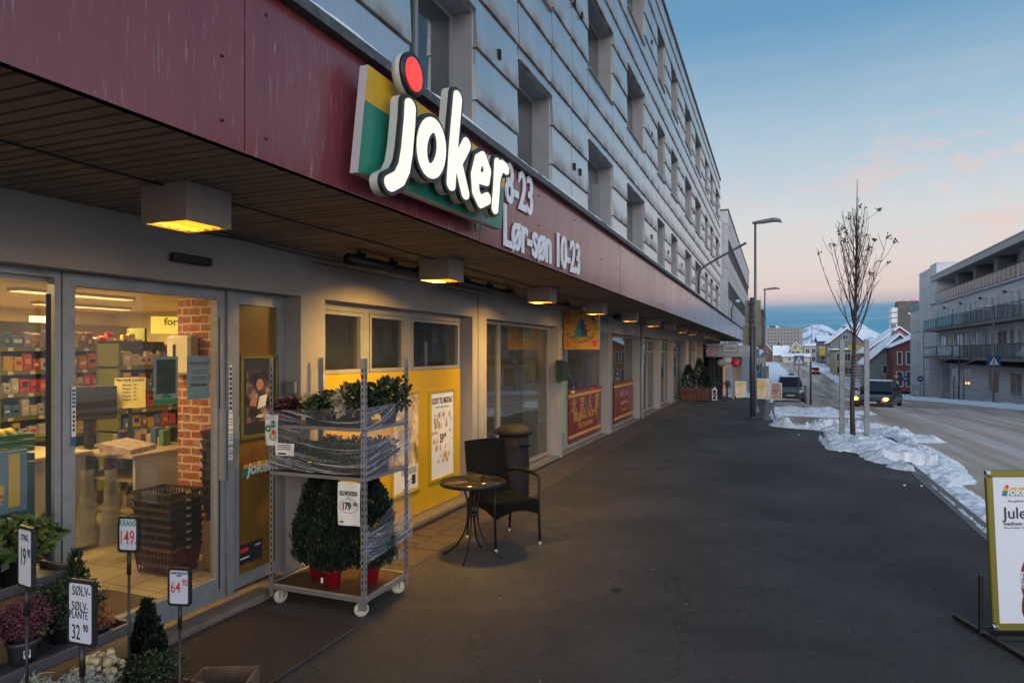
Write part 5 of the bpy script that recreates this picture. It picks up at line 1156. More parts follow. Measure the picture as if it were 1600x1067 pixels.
def film(pts, zf, off=0, name='stretch_film', n=14, seed=0):
    """pts: path round the trolley, zf(s) -> (z0, z1) along it"""
    vs = []; fs = []; uvs = []; P = [Vector((p[0],p[1],0)) for p in pts]; S = 0; cols_ = []
    for a, b2 in zip(P, P[1:]):
        l = (b2-a).length; k = max(2, int(l/.03))
        for i in range(k): cols_.append((a+(b2-a)*i/k, S+l*i/k, (b2-a).normalized()))
        S += l
    cols_.append((P[-1], S, (P[-1]-P[-2]).normalized()))
    for p, s_, d in cols_:
        z0, z1 = zf(s_/S); nn = Vector((d.y,-d.x,0))
        for j in range(n+1):
            z = z0+(z1-z0)*j/n; w = .007*mn.noise(Vector((s_*5, z*30+s_*6, seed)))+.003*mn.noise(Vector((s_*9, z*90, seed)))
            q = p+nn*(w+.003); e = .015*mn.noise(Vector((s_*4, j*3, seed+2))) if j in (0, n) else 0
            vs.append((q.x,q.y,z+e)); uvs.append((s_, z+s_*.18*math.sin(seed+s_*2)))
    m_ = n+1
    fs = [(i*m_+j, (i+1)*m_+j, (i+1)*m_+j+1, i*m_+j+1) for i in range(len(cols_)-1) for j in range(n)]
    me = bpy.data.meshes.new(name); me.from_pydata([tuple(Vector(v)-gl(TR)) for v in vs], [], fs); u_ = me.uv_layers.new(name='UVMap')
    for l_ in me.loops: u_.data[l_.index].uv = uvs[l_.vertex_index]
    for p_ in me.polygons: p_.use_smooth = True
    me.materials.append(M_FILMW); me.update(); o = bpy.data.objects.new(name, me); COL.objects.link(o); o.parent = TR; return o
ring = [(TX0-.012,TY0-.012),(TX1+.012,TY0-.012),(TX1+.012,TY1+.012)]
film(ring, lambda f: (1.0,1.43+.06*f), seed=1)
film([(TX1+.016,TY0-.016),(TX1+.018,TY1+.014)], lambda f: (.98+.02*f,1.47+.03*f), seed=4, n=20)
film([(TX1+.017,TY0-.03),(TX1+.02,TY1+.02)], lambda f: (.38+.06*f,.62+.28*f**1.5), seed=3, n=20)
film([(TX1+.015,TY0-.02),(TX1+.019,TY1+.018)], lambda f: (.42,.55+.1*f), seed=8, n=14)
mb = MB(); mb.s = True
for k in range(5): mb.lathe([(.03,.44+.045*k),(.036+.004*(k%2),.46+.045*k),(.03,.48+.045*k)], 10, (TX1-.004,TY0+.008))
mb.build('film_knot', M_FILMW, TR)
# papers on the trolley
def sheetf(name, label, o, yaw, w, h, cat='notice'):
    p = thing(name, label, cat, o); Fm = wall_frame(o, yaw); vs = []
    mb = MB(Fm)
    for i in range(7):
        for j in range(7): x = -w/2+w*i/6; y = -h/2+h*j/6; vs.append((x, y, .006*math.sin(i*1.1+j*.5)-.002*(j<1)))
    mb.s = True; mb.add(vs, [(i*7+j,(i+1)*7+j,(i+1)*7+j+1,i*7+j+1) for i in range(6) for j in range(6)]); mb.build('sheet', M_PAPER, p)
    return p, Fm @ Matrix.Translation((0,0,.009))
p, Fm = sheetf('price_sheet', 'white sheet on the trolley reading ELLWOODII 179,00 in a red ring', (-2.755,3.905,.80), 4, .175, .30)
mb = MB(); put_text(mb, 'ELLWOODII', .042, Fm @ Matrix.Translation((0,.075,.003)), .0004, .0012, sx=.6); put_text(mb, 'fra', .016, Fm @ Matrix.Translation((0,.045,0)), .0003, 0)
put_text(mb, '179', .07, Fm @ Matrix.Translation((-.018,-.015,0)), .0004, .0025, sx=.7); put_text(mb, '00', .036, Fm @ Matrix.Translation((.053,.002,0)), .0004, .001, sx=.8)
mb.M = Fm; mb.box(-.07,-.04,-.128,-.118,0,.0005); mb.build('writing', M_INK, p)
mb = MB(Fm); K = 30
vs = [((r_*math.cos(6.2832*i/K)*1.0, -.012+r_*.68*math.sin(6.2832*i/K), .0008)) for r_ in (.074,.070) for i in range(K)]
mb.add(vs, [(i,(i+1)%K,K+(i+1)%K,K+i) for i in range(K)]); mb.build('ring', M_PRED, p)
p, Fm = sheetf('leaflet', 'white leaflet with green and red wreath pictures tied to the trolley corner', (-3.425,3.905,1.285), 0, .115, .225)
mb = MB(Fm)
def wreath(mb, x, y, r, m_, r2):
    mb.m = m_; vs = [((x+q*math.cos(6.2832*i/18)), y+q*math.sin(6.2832*i/18), .0005) for q in (r,r2) for i in range(18)]; mb.add(vs, [(i,(i+1)%18,18+(i+1)%18,18+i) for i in range(18)])
wreath(mb,-.028,.012,.026,0,.012); wreath(mb,.012,-.045,.03,3,.014); mb.m = 1; mb.add([(.02+.018*math.cos(a),-.012+.016*math.sin(a),.001) for a in np.linspace(0,5.8,12)],[tuple(range(12))])
mb.m = 0; mb.add([(.018+.024*math.cos(a),.045+.024*math.sin(a),.001) for a in np.linspace(0,5.98,18)],[tuple(range(18))]); mb.m = 2; put_text(mb,'TILBUD',.016,Fm @ Matrix.Translation((.018,.045,.002)),.0003,.0003); mb.m = 4; put_text(mb,'Jul',.02,Fm @ Matrix.Translation((-.03,.09,.001)),.0003,0)
mb.build('print', [M_PGRN,M_PRED,M_PAPER,mat('wreath_tan',(.4,.28,.12),.6),M_INK], p)
p, Fm = sheetf('delivery_note', 'crumpled delivery note stuck in the film under the wreath leaflet', (-3.30,3.897,1.15), 8, .15, .09)
mb = MB(Fm); [mb.box(-.06,.05,.03-.014*k,.034-.014*k,0,.0004) for k in range(3)]; mb.box(-.05,.01,-.035,-.022,0,.0004); mb.build('print', M_INK, p)
# ---------------- garden table, chair, bin
M_TBL = mat('table_black', (.010,.010,.012), .5, spec=.25)
tc_ = (-2.56,5.52); t = thing('garden_table', 'small round black garden table with a glass top and curved legs', 'table', (tc_[0],tc_[1],0))
mb = MB(); mb.lathe([(.292,.655),(.30,.662),(.30,.682),(.292,.69),(.272,.69),(.272,.655)], 44, tc_); mb.build('rim', M_TBL, t)
mb = MB(); mb.lathe([(0,.672),(.272,.672),(.272,.681),(0,.681)], 44, tc_); mb.build('table_top', mat('dark_glass_top', (.035,.028,.022), .12, var=.3, vs=12, spec=.8), t)
for k in range(4):
    a = R(-82+90*k); dx_, dy_ = math.cos(a), math.sin(a)
    pts = [(.13,.655),(.075,.60),(.05,.5),(.045,.4),(.05,.32),(.085,.2),(.15,.1),(.235,.03),(.28,.008)]
    mb = MB(); mb.tube([(tc_[0]+r*dx_, tc_[1]+r*dy_, z) for r, z in pts], .0095, 8); mb.build('leg', M_TBL, t)
mb = MB(); mb.lathe([(.052,.37),(.056,.375),(.056,.40),(.052,.405),(.048,.40),(.048,.375)], 20, tc_); mb.build('ring', M_TBL, t)
m = mat('rattan_weave', (.016,.018,.023), .7, spec=.15); b = use(m); tt = nd('ShaderNodeTexCoord').outputs['UV']
wv = nd('ShaderNodeTexWave'); wv.inputs['Scale'].default_value = 34; wv.bands_direction = 'Y'; L(tt, wv.inputs[0]); w2 = nd('ShaderNodeTexWave'); w2.inputs['Scale'].default_value = 30; w2.bands_direction = 'X'; L(tt, w2.inputs[0])
hh = mth('MULTIPLY', wv.outputs[1], w2.outputs[1]); bp = nd('ShaderNodeBump'); bp.inputs['Strength'].default_value = 1; bp.inputs['Distance'].default_value = .006; L(hh, bp.inputs['Height']); L(bp.outputs[0], b.inputs['Normal'])
L(mix(hh, (.002,.0025,.003,1), (.012,.015,.020,1)), b.inputs['Base Color']); M_RAT = m
def uvsurf(name, fn, nu, nv, parent, m, th=.016, size=(1,1)):
    vs = []; uvs = []
    for side in (0, 1):
        for i in range(nu+1):
            for j in range(nv+1):
                u, v = i/nu, j/nv; p = Vector(fn(u, v)); e = .01
                du = Vector(fn(min(1,u+e), v))-Vector(fn(max(0,u-e), v)); dv = Vector(fn(u, min(1,v+e)))-Vector(fn(u, max(0,v-e))); n_ = du.cross(dv).normalized()
                vs.append(tuple(p+n_*(th/2 if side else -th/2))); uvs.append((u*size[0], v*size[1]))
    m1 = nv+1; K_ = (nu+1)*m1; fs = []
    for i in range(nu):
        for j in range(nv): a = i*m1+j; fs += [(a,a+1,a+m1+1,a+m1), (K_+a,K_+a+m1,K_+a+m1+1,K_+a+1)]
    bd = [i*m1 for i in range(nu+1)]+[nu*m1+j for j in range(1,m1)]+[i*m1+nv for i in range(nu-1,-1,-1)]+[j for j in range(nv-1,0,-1)]
    for a, c_ in zip(bd, bd[1:]+bd[:1]): fs.append((a,c_,K_+c_,K_+a))
    me = bpy.data.meshes.new(name); me.from_pydata([tuple(Vector(v)-gl(parent)) for v in vs], [], fs); ul = me.uv_layers.new(name='UVMap')
    for l_ in me.loops: ul.data[l_.index].uv = uvs[l_.vertex_index]
    me.materials.append(m); me.update(); o = bpy.data.objects.new(name, me); COL.objects.link(o); o.parent = parent; return o
CHM = at((-2.48,6.06,0), -37)     # local +x is forward, +y the sitter's left
t = thing('garden_chair', 'black woven garden armchair standing between the table and the bin', 'chair', (-2.48,6.06,0))
W_ = lambda x, y, z: tuple(CHM @ Vector((x,y,z)))
uvsurf('seat', lambda u, v: W_(-.25+.50*v, -.235+.47*u, .435-.02*math.sin(v*3.1)), 12, 10, t, M_RAT, .02, (1,1))
uvsurf('backrest', lambda u, v: W_(-.25-.12*v-.02*math.sin(v*3), (-.235+.47*u)*(1-.02*v), .43+.53*v+.012*math.sin(u*3.14)), 14, 14, t, M_RAT, .022, (1,1.1))
uvsurf('front_apron', lambda u, v: W_(.262, -.235+.47*u, .43-(.13-.055*math.sin(u*3.14))*v), 14, 4, t, M_RAT, .016, (1,.3))
for sy, nm in ((-1,0),(1,0)): uvsurf('side_apron', (lambda s_: lambda u, v: W_(-.24+.49*u, s_*.246, .43-(.12-.05*math.sin(u*3.14))*v))(sy), 12, 4, t, M_RAT, .014, (1,.3))
M_CAP = mat('leg_cap', (.45,.44,.42), .35, metal=.5)
for sx, sy in ((1,-1),(1,1),(-1,-1),(-1,1)):
    top = .62 if sx > 0 else .42
    mb = MB(); mb.tube([W_(sx*.262 if sx > 0 else -.25, sy*.245, top), W_(sx*.255 if sx > 0 else -.25, sy*.245, .40), W_(sx*.275 if sx > 0 else -.29, sy*.245, .035)], [.014,.014,.012], 8); lg = mb.build('leg', M_TBL, t)
    mb = MB(); q = W_(sx*.277 if sx > 0 else -.2925, sy*.245, 0); mb.lathe([(.0,.0),(.0135,.0),(.0145,.035),(.0,.036)], 10, q[:2]); mb.build('foot_cap', M_CAP, lg)
for sy in (-1, 1):
    mb = MB(); mb.tube([W_(-.285,sy*.24,.64),W_(-.22,sy*.265,.66),W_(-.05,sy*.275,.672),(W_(.12,sy*.27,.672)),W_(.21,sy*.262,.66),W_(.255,sy*.25,.63),W_(.263,sy*.246,.58)], [.015,.02,.022,.022,.02,.017,.014], 8); mb.build('armrest', M_RAT if False else M_TBL, t)
# litter bin
bc = (-3.03,7.74); t = thing('litter_bin', 'tall round dark grey litter bin with a domed lid behind the chair', 'bin', (bc[0],bc[1],0))
M_BIN = mat('bin_plastic', (.017,.015,.0145), .65, var=.3, vs=5, bump=.15, bs=120, spec=.25)
mb = MB(); mb.lathe([(.0,.0),(.18,.0),(.19,.02),(.195,.5),(.185,.66),(.187,.68),(.187,.84),(0,.84)], 36, bc); mb.build('body', M_BIN, t)
mb = MB(); mb.lathe([(.187,.84),(.235,.845),(.24,.87),(.232,.895),(.18,.93),(.1,.955),(0,.962)], 36, bc); mb.build('lid', M_BIN, t)
for a in (R(-25), R(155)):
    mb = MB(at((bc[0]+.187*math.cos(a), bc[1]+.187*math.sin(a), .70), math.degrees(a)));
    mb.loft([[(.0,-.075,.0),(.03,-.07,.0),(.03,.07,.0),(.0,.075,.0)],[(.0,-.075,.02),(.05,-.075,.02),(.05,.075,.02),(.0,.075,.02)]]); mb.build('chute_lip', M_BIN, t)
    mb = MB(at((bc[0]+.185*math.cos(a), bc[1]+.185*math.sin(a), .72), math.degrees(a))); mb.bbox(-.01,.006,-.07,.07,.001,.085,.004); mb.build('opening', M_DARK, t)
# galvanised gutter channel lying by the step
mb = MB(at((-3.25,5.03,.0), 68)); mb.box(-.3,.3,-.04,-.035,.0,.05); mb.box(-.3,.3,.035,.04,.0,.05); mb.box(-.3,.3,-.035,.035,.0,.005)
mb.build('metal_channel', M_GALV, loc=(-3.25,5.03,0), label='short galvanised channel lying by the step behind the trolley', cat='channel')
# ribbed mats before the doors
m = mat('rubber_mat', (.02,.014,.012), .8); b = use(m); tt = nd('ShaderNodeTexCoord').outputs['Object']
sx_ = nd('ShaderNodeSeparateXYZ'); L(tt, sx_.inputs[0])
hh = mth('MULTIPLY_ADD', mth('SINE', mth('MULTIPLY_ADD', sx_.outputs[0], 251, mth('MULTIPLY', noise(tt, 6, 3), 1.5))), .5, .5)
hh = mth('MULTIPLY', hh, mth('MULTIPLY_ADD', noise(tt, 5, 4, .7), 1.6, .1, clamp=True)); bp = nd('ShaderNodeBump'); bp.inputs['Strength'].default_value = 1; bp.inputs['Distance'].default_value = .01; L(hh, bp.inputs['Height']); L(bp.outputs[0], b.inputs['Normal'])
L(mix(hh, (.004,.003,.003,1), (.075,.045,.034,1)), b.inputs['Base Color'])
mb = MB(); mb.box(-3.52,-2.62,1.2,3.78,.004,.02); mb.build('entrance_mat', m, loc=(-3.1,2.6,0), label='dark brown ribbed rubber mat in front of the shop doors', cat='mat')
# ---------------- tiered flower stand
M_TRAY = mat('tray_grey', (.07,.07,.08), .5, var=.4, vs=9); M_PINE = mat('pine_board', (.30,.15,.05), .65, var=.5, vs=6, st3=(6,.5,6), vcol=(.14,.06,.02))
t = thing('flower_stand', 'three step wooden flower stand with grey trays in front of the left window', 'stand', (-3.1,1.6,0))
ST = [(-3.62,-3.34,.72,2.38),(-3.33,-3.0,.47,2.42),(-2.99,-2.55,.22,2.46)]
for x0, x1, z, y1 in ST:
    mb = MB(); mb.box(x0,x1,.3,y1,z-.02,z); mb.bbox(x1-.012,x1+.012,.3,y1,z-.015,z+.035,.004); mb.bbox(x0,x1-.013,y1-.012,y1+.012,z-.015,z+.035,.004); mb.build('tray', M_TRAY, t)
    mb = MB(); mb.box(x1-.03,x1-.008,.3,y1-.005,z-.17,z-.021); mb.box(x0+.002,x1-.031,y1-.03,y1-.008,z-.17,z-.021); mb.build('board', M_PINE, t)
mb = MB()
for x0, x1, z, y1 in ST: mb.box(x0+.01,x0+.05,y1-.08,y1-.04,0,z-.021); mb.box(x1-.08,x1-.04,y1-.08,y1-.04,0,z-.171)
mb.build('legs', M_PINE, t)
# upper row: leafy shrubs in black pots
def tag_sheet(p, x, y, z, w, h, yaw, m_=None):
    mb = MB(wall_frame((x,y,z), yaw)); mb.box(-w/2,w/2,-h/2,h/2,0,.002); mb.m = 1; mb.box(-w*.4,w*.4,-h*.1,h*.42,.002,.003); mb.build('label_card', [M_PAPER, m_ or mat('flower_photo', (.2,.2,.18), .5, var=.8, vs=60)], p)
for k, (y, lab) in enumerate(((2.16,'bright green leafy shrub in a black pot at the right end of the upper tray'),(1.92,'bright green leafy shrub next along the upper tray with a photo label'),(1.68,'leafy shrub third from the right on the upper tray'))):
    p = bush('potted_shrub', lab, (-3.46,y,.722), .17, .17, M_BRIGHT, 620, .055, M_POTB, .085, .14, 'leafy shrubs on the upper tray', shell=.35)
    if k == 1: tag_sheet(p, -3.36, y+.03, .86, .07, .11, 35); mb = MB(wall_frame((-3.378,y,.77),70)); mb.box(-.03,.03,-.02,.02,0,.002); mb.build('bar_code', M_PAPER, p)
# middle row: heathers, conifer, silver buds
def heather(p, z): pass
def heath(lab, x, y, z0, m_, r=.13, h=.17, n=420, grp='heathers on the middle tray'):
    p = thing('potted_heather', lab, 'plant', (x,y,z0), grp); pot(p, (x,y,z0), .062, .10, mat('pot_grey', (.05,.05,.055), .5)); rn = random.Random(int(y*1000))
    mb = MB()
    for _ in range(n//4):
        a = rn.random()*6.28; q = rn.random()**.5; tip = Vector((x+r*q*math.cos(a), y+r*q*math.sin(a), z0+.10+h*(1.05-.45*q*q)*rn.uniform(.8,1.1))); b0_ = Vector((x+.3*r*q*math.cos(a), y+.3*r*q*math.sin(a), z0+.09))
        for s_ in range(14):
            f = .3+.7*s_/13; c_ = b0_.lerp(tip, f); leaves(mb, c_, 3, .008, .008, .012, rn, 0)
    mb.build('foliage', m_, p); mb = MB()
    for _ in range(8): a = _*.8; mb.tube([(x,y,z0+.09),(x+r*.5*math.cos(a),y+r*.5*math.sin(a),z0+.1+h*.6)], .002, 4)
    mb.build('stem', mat('stem_brown', (.06,.035,.02), .8), p)
    tag_sheet(p, x+.058, y-.02, z0+.05, .025, .035, 60); return p
heath('deep pink heather in a grey pot nearest the solv price sign', -3.13, 1.98, .472, M_HEATH)
heath('deep pink heather second from the right on the middle tray', -3.12, 1.74, .472, M_HEATH)
heath('pink heather at the left edge of the picture on the middle tray', -3.10, 1.53, .472, M_HEATH)
heath('dusty rose heather behind the deep pink ones on the middle tray', -3.26, 1.86, .472, M_HEATH2)
bush('potted_shrub', 'round dark green box shrub between the heathers and the door', (-3.18,2.2,.472), .17, .19, M_BOXW, 1500, .022, M_POTB, .07, .09, shell=.5)
bush('potted_plant', 'small rusty orange plant at the front right of the middle tray', (-3.06,2.30,.472), .055, .09, M_RUST, 260, .02, M_POTB, .04, .05)
bush('potted_plant', 'cream budded plant peeping out left of the box shrub', (-3.2,2.06,.472), .07, .17, M_CREAM, 260, .022, M_POTB, .04, .06)
p = thing('potted_conifer', 'thin young conifer standing behind the box shrub', 'plant', (-3.28,2.33,.472)); pot(p, (-3.28,2.33,.472), .05, .08, M_POTB)
mb = MB(); sprays(mb, (-3.28,2.33,.54), 500, .07, .30, [(0,1),(.4,.8),(.75,.4),(1,.1)], .035, random.Random(3), .7); mb.build('foliage', M_BOXW, p)
for x, y, h, lab in ((-3.02,2.56,.26,'pointed dark cypress on the ground right of the stand'),(-3.14,2.62,.42,'taller pointed dark cypress close to the wreath price sign')):
    p = thing('potted_cypress', lab, 'plant', (x,y,0), 'pointed cypresses beside the stand'); pot(p, (x,y,0), .06, .10, M_POTB)
    mb = MB(); sprays(mb, (x,y,.08), 1900, .105, h, [(0,.8),(.15,1),(.5,.75),(.8,.35),(1,.05)], .04, random.Random(int(h*100)), .75); mb.build('foliage', M_CYP, p)
# lower row: silver cushion bush, cream buds, green mound, red plant
def silver(lab, x, y, z0, r=.16, h=.14, n=700):
    p = thing('potted_plant', lab, 'plant', (x,y,z0), 'silver plants on the low tray'); pot(p, (x,y,z0), .06, .09, M_POTB); rn = random.Random(int(y*999)); mb = MB()
    for _ in range(n):
        a = rn.random()*6.28; q = rn.random()**.6; P = Vector((x+r*q*math.cos(a), y+r*q*math.sin(a), z0+.09+h*(1-.5*q*q)*rn.uniform(.5,1))); d = Vector((rn.gauss(0,1),rn.gauss(0,1),rn.gauss(0,.7)))*.024
        e = Vector((rn.gauss(0,1),rn.gauss(0,1),rn.gauss(0,1)))*.011
        mb.tube([P, P+d*.6+e, P+d*1.2+e*.3], [.0016,.0014,.0008], 3, False)
    mb.build('foliage', M_SILV, p); return p
silver('tangled silver wire plant in the front of the low tray', -2.74, 1.94, .222, .15, .17, 1300)
silver('tangled silver wire plant further left on the low tray', -2.74, 1.72, .222, .14, .15, 900)
silver('tangled silver wire plant at the rear of the low tray', -2.88, 1.84, .222, .13, .18, 800)
p = thing('potted_plant', 'pale cream plant with knobbly round buds on the low tray', 'plant', (-2.86,2.14,.222)); pot(p, (-2.86,2.14,.222), .055, .09, M_POTB); mb = MB(); rn = random.Random(5)
for _ in range(70):
    a = rn.random()*6.28; q = rn.random()**.5; mb.ball((-2.86+.10*q*math.cos(a), 2.14+.10*q*math.sin(a), .222+.13+.14*(1-.6*q*q)*rn.uniform(.6,1)), rn.uniform(.011,.019), 7, .25)
mb.build('foliage', M_CREAM, p)
bush('potted_shrub', 'spreading dark green mound at the right end of the low tray', (-2.74,2.28,.222), .17, .13, M_BOXW, 2400, .02, M_POTB, .06, .07, shell=.5)
bush('potted_plant', 'dark red leaved plant by the right corner of the low tray', (-2.58,2.30,.222), .07, .07, M_RED2, 320, .022, M_POTB, .04, .05)
# empty wooden crate by the stand
t = thing('wooden_crate', 'weathered open wooden crate standing at the right of the flower stand', 'crate', (-2.66,2.66,0))
M_WC = mat('crate_wood', (.16,.10,.06), .8, var=.5, vs=7, bump=.3, bs=30); mb = MB(at((-2.66,2.66,0), 24)); w, d, h = .15, .14, .17
for z in (.02,.095): mb.box(-w,w,-d,-d+.012,z,z+.075); mb.box(-w,w,d-.012,d,z,z+.075); mb.box(-w,-w+.012,-d+.013,d-.013,z,z+.075); mb.box(w-.012,w,-d+.013,d-.013,z,z+.075)
mb.build('side', M_WC, t)
for sx in (-1,1):
    for sy in (-1,1): mb = MB(at((-2.66,2.66,0), 24)); mb.box(sx*(w-.013),sx*(w-.04),sy*(d-.013),sy*(d-.04),.0,h+.005); mb.build('corner_post', M_WC, t)
mb = MB(at((-2.66,2.66,0), 24)); [mb.box(-w+.013,w-.013,-d+.02+.065*k,-d+.02+.065*k+.05,.005,.015) for k in range(5)]; mb.build('bottom', M_WC, t)
# price signs on stakes
M_WB = mat('white_card', (.50,.55,.63), .5)
def stake(label, u0, v0, u1, v1, d, yaw, lines, zbase, ink=(0,), lean=0):
    s_, c_ = math.sin(YAW), math.cos(YAW)
    def P(u, v): xc = (u-800)/1045.; return Vector(((-s_+c_*xc)*d, (c_+s_*xc)*d, 1.85+(551-v)/1045.*d))
    c = P((u0+u1)/2, (v0+v1)/2); dirr = Vector((math.cos(R(yaw)), math.sin(R(yaw)), 0)); h = (v1-v0)/1045*d
    def U(p): return 1045*(c_*p.x+s_*p.y)/(-s_*p.x+c_*p.y)
    w = min(.62*h*1.25, (u1-u0)/abs(U(c+dirr*.5e-2)-U(c-dirr*.5e-2))*.01)
    t = thing('price_sign', label, 'sign', (c.x, c.y, zbase), 'price signs on black stakes')
    Fm = wall_frame(c, yaw); mb = MB(Fm); rr_ = .012
    mb.prism([(-w/2+rr_,-h/2),(w/2-rr_,-h/2),(w/2,-h/2+rr_),(w/2,h/2-rr_),(w/2-rr_,h/2),(-w/2+rr_,h/2),(-w/2,h/2-rr_),(-w/2,-h/2+rr_)], -.006, .006); mb.build('frame', M_BLACK, t)
    mb = MB(Fm); e = .012; mb.prism([(-w/2+e+.006,-h/2+e),(w/2-e-.006,-h/2+e),(w/2-e,-h/2+e+.006),(w/2-e,h/2-e-.006),(w/2-e-.006,h/2-e),(-w/2+e+.006,h/2-e),(-w/2+e,h/2-e-.006),(-w/2+e,-h/2+e+.006)], .0065, .0075); mb.build('card', M_WB, t)
    mb = MB(); q = Vector((c.x,c.y,0)); mb.tube([(c.x,c.y,c.z-h/2),(c.x,c.y,c.z-h/2-.10)], .010, 6); mb.tube([(c.x,c.y,c.z-h/2-.09),(c.x,c.y,zbase)], .0065, 6); mb.build('stake', M_BLACK, t)
    mb = MB()
    for (s, x, y, sz, mi, sxx, off) in lines: mb.m = mi; put_text(mb, s, sz*h, Fm @ Matrix.Translation((x*w,y*h,.008)), .0003, off*h, sx=sxx*w/h*2.0)
    mb.build('writing', [M_INK, M_PRED, M_PGRN], t); return t
stake('price sign with KRANS in green over 149 in red on a black stake', 185,806,218,862,3.05,14, [('KRANS',0,.31,.25,2,.50,.003),('149.',0,-.1,.55,1,.46,.002)], .25)
stake('price sign reading 64 90 in red, by the entrance mat', 263,886,299,946,2.95,14, [('BLOMSTERKRANS',0,.36,.10,0,.6,.001),('TRIPP',0,.29,.08,0,.6,.001),('64',-.14,-.02,.42,1,.52,.002),('90',.26,.12,.24,1,.55,.002)], .0)
stake('large price sign reading SØLV-PLANTE 32 90 in black', 107,905,150,1008,2.2,4, [('SØLV-',.05,.33,.2,0,.62,.001),('SØLV-',0,.10,.19,0,.6,.001),('PLANTE',-.06,-.03,.17,0,.56,.001),('32',-.15,-.3,.32,0,.5,.001),('90',.2,-.22,.16,0,.6,.002)], .235)
stake('turned price sign reading 19 90 at the left edge', 30,822,54,918,2.45,-8, [('LYNG',0,.32,.15,0,.6,.001),('19',-.1,-.0,.4,0,.5,.003),('90',.28,.08,.2,0,.5,.002)], .48)
# ---------------- pavement board at the right edge
t = thing('pavement_board', 'olive framed pavement board with a soft drink bottle poster on a black spring base', 'sign', (1.55,5.1,0))
Fb = wall_frame((1.59,5.29,.575), math.degrees(YAW)) @ Matrix.Rotation(R(-4), 4, 'X'); w, h = .66, 1.02; x0 = -.33
mb = MB(Fb)
for a in ((-w/2+.02,w/2-.02,h/2-.045,h/2),(-w/2+.02,w/2-.02,-h/2,-h/2+.045),(-w/2,-w/2+.045,-h/2+.0452,h/2-.0452),(w/2-.045,w/2,-h/2+.0452,h/2-.0452)): mb.bbox(*a,-.012,.014,.005)
mb.build('frame', mat('board_olive', (.17,.15,.02), .35, metal=.3), t)
mb = MB(Fb)
for sx in (-1,1):
    for sy in (-1,1): mb.bbox(sx*(w/2-.035),sx*w/2,sy*(h/2-.035),sy*h/2,-.015,.017,.006)
mb.build('corner', mat('chrome', (.6,.6,.6), .15, metal=1), t)
mb = MB(Fb); mb.box(-w/2+.045,w/2-.045,-h/2+.045,h/2-.045,-.01,.004); mb.build('back', mat('board_white', (.58,.60,.66), .4, bump=.25, bs=3), t)
Fc = Fb @ Matrix.Translation((0,0,.005)); mb = MB(Fc)
logo(mb, Fc, -.12,.37,.2, 0, 1, 2, 3, .0005); mb.build('logo', LM, t)
mb = MB(Fc); TL = lambda s, sz, x, y, o=0: put_text(mb, s, sz, Fc @ Matrix.Translation((x,y,.0008)), .0003, o, 'LEFT')
TL('Julebrus', .105, -.225,.23,.001); TL('med/uten sukker', .032,-.225,.165,.0005); TL('Den gode butikken', .02,-.19,.31); TL('Flere varianter 1,5 l', .018,-.225,.14); TL('19,90', .12,-.0,.06,.003); mb.build('writing', M_INK, t)
# bottle print: flat printed shapes
mb = MB(Fc); half = [(.024,.02),(.026,.0),(.022,-.02),(.030,-.06),(.055,-.12),(.062,-.17),(.062,-.25),(.052,-.29),(.064,-.34),(.066,-.39),(.055,-.425),(.04,-.432)]
bx = -.07; P = [(bx-x,y,.0006) for x,y in half]+[(bx+x,y,.0006) for x,y in half[::-1]]; mb.add(P, [tuple(range(len(P)))])
mb.m = 1; mb.box(bx-.062,bx+.062,-.245,-.14,.0009,.0012); mb.m = 2; put_text(mb, 'LERUM', .036, Fc @ Matrix.Translation((bx,-.165,.0015)), .0002, .001) if False else put_text(mb, 'JULE', .04, Fc @ Matrix.Translation((bx-.01,-.165,.0015)), .0002, .001); put_text(mb, 'BRUS', .04, Fc @ Matrix.Translation((bx-.01,-.2,.0015)), .0002, .001)
mb.m = 3; mb.box(bx-.06,bx+.06,-.243,-.222,.0014,.0018); mb.m = 4; mb.box(bx-.045,bx-.03,-.38,-.30,.001,.0013); mb.box(bx-.016,bx-.009,-.1,.0,.001,.0013)
mb.build('bottle_print', [mat('cola_brown', (.10,.016,.008), .3, var=.4, vs=14, vcol=(.25,.05,.03)), mat('label_cream', (.5,.5,.5), .5), M_PBLUE, mat('label_tan', (.3,.2,.1), .5), mat('highlight_print', (.35,.16,.12), .4)], t)
mb = MB(wall_frame((1.59,5.29,0), math.degrees(YAW)))
for x in (-.36,.36): mb.box(x-.012,x+.012,.02,.40,-.035,-.018)
mb.box(-.36,.36,.045,.065,-.035,-.018)
mb.build('holder', M_BLACK, t)
for x in (-.33,.33):
    mb = MB(wall_frame((1.59,5.29,0), math.degrees(YAW))); mb.bbox(x-.018,x+.018,.002,.028,-.33,.42,.005); mb.build('foot', M_BLACK, t)
for y_ in (.05,-.07): mb = MB(wall_frame((1.59,5.29,0), math.degrees(YAW))); mb.bbox(-.31,.31,.004,.03,y_-.012,y_+.012,.004); mb.build('crossbar', M_BLACK, t)
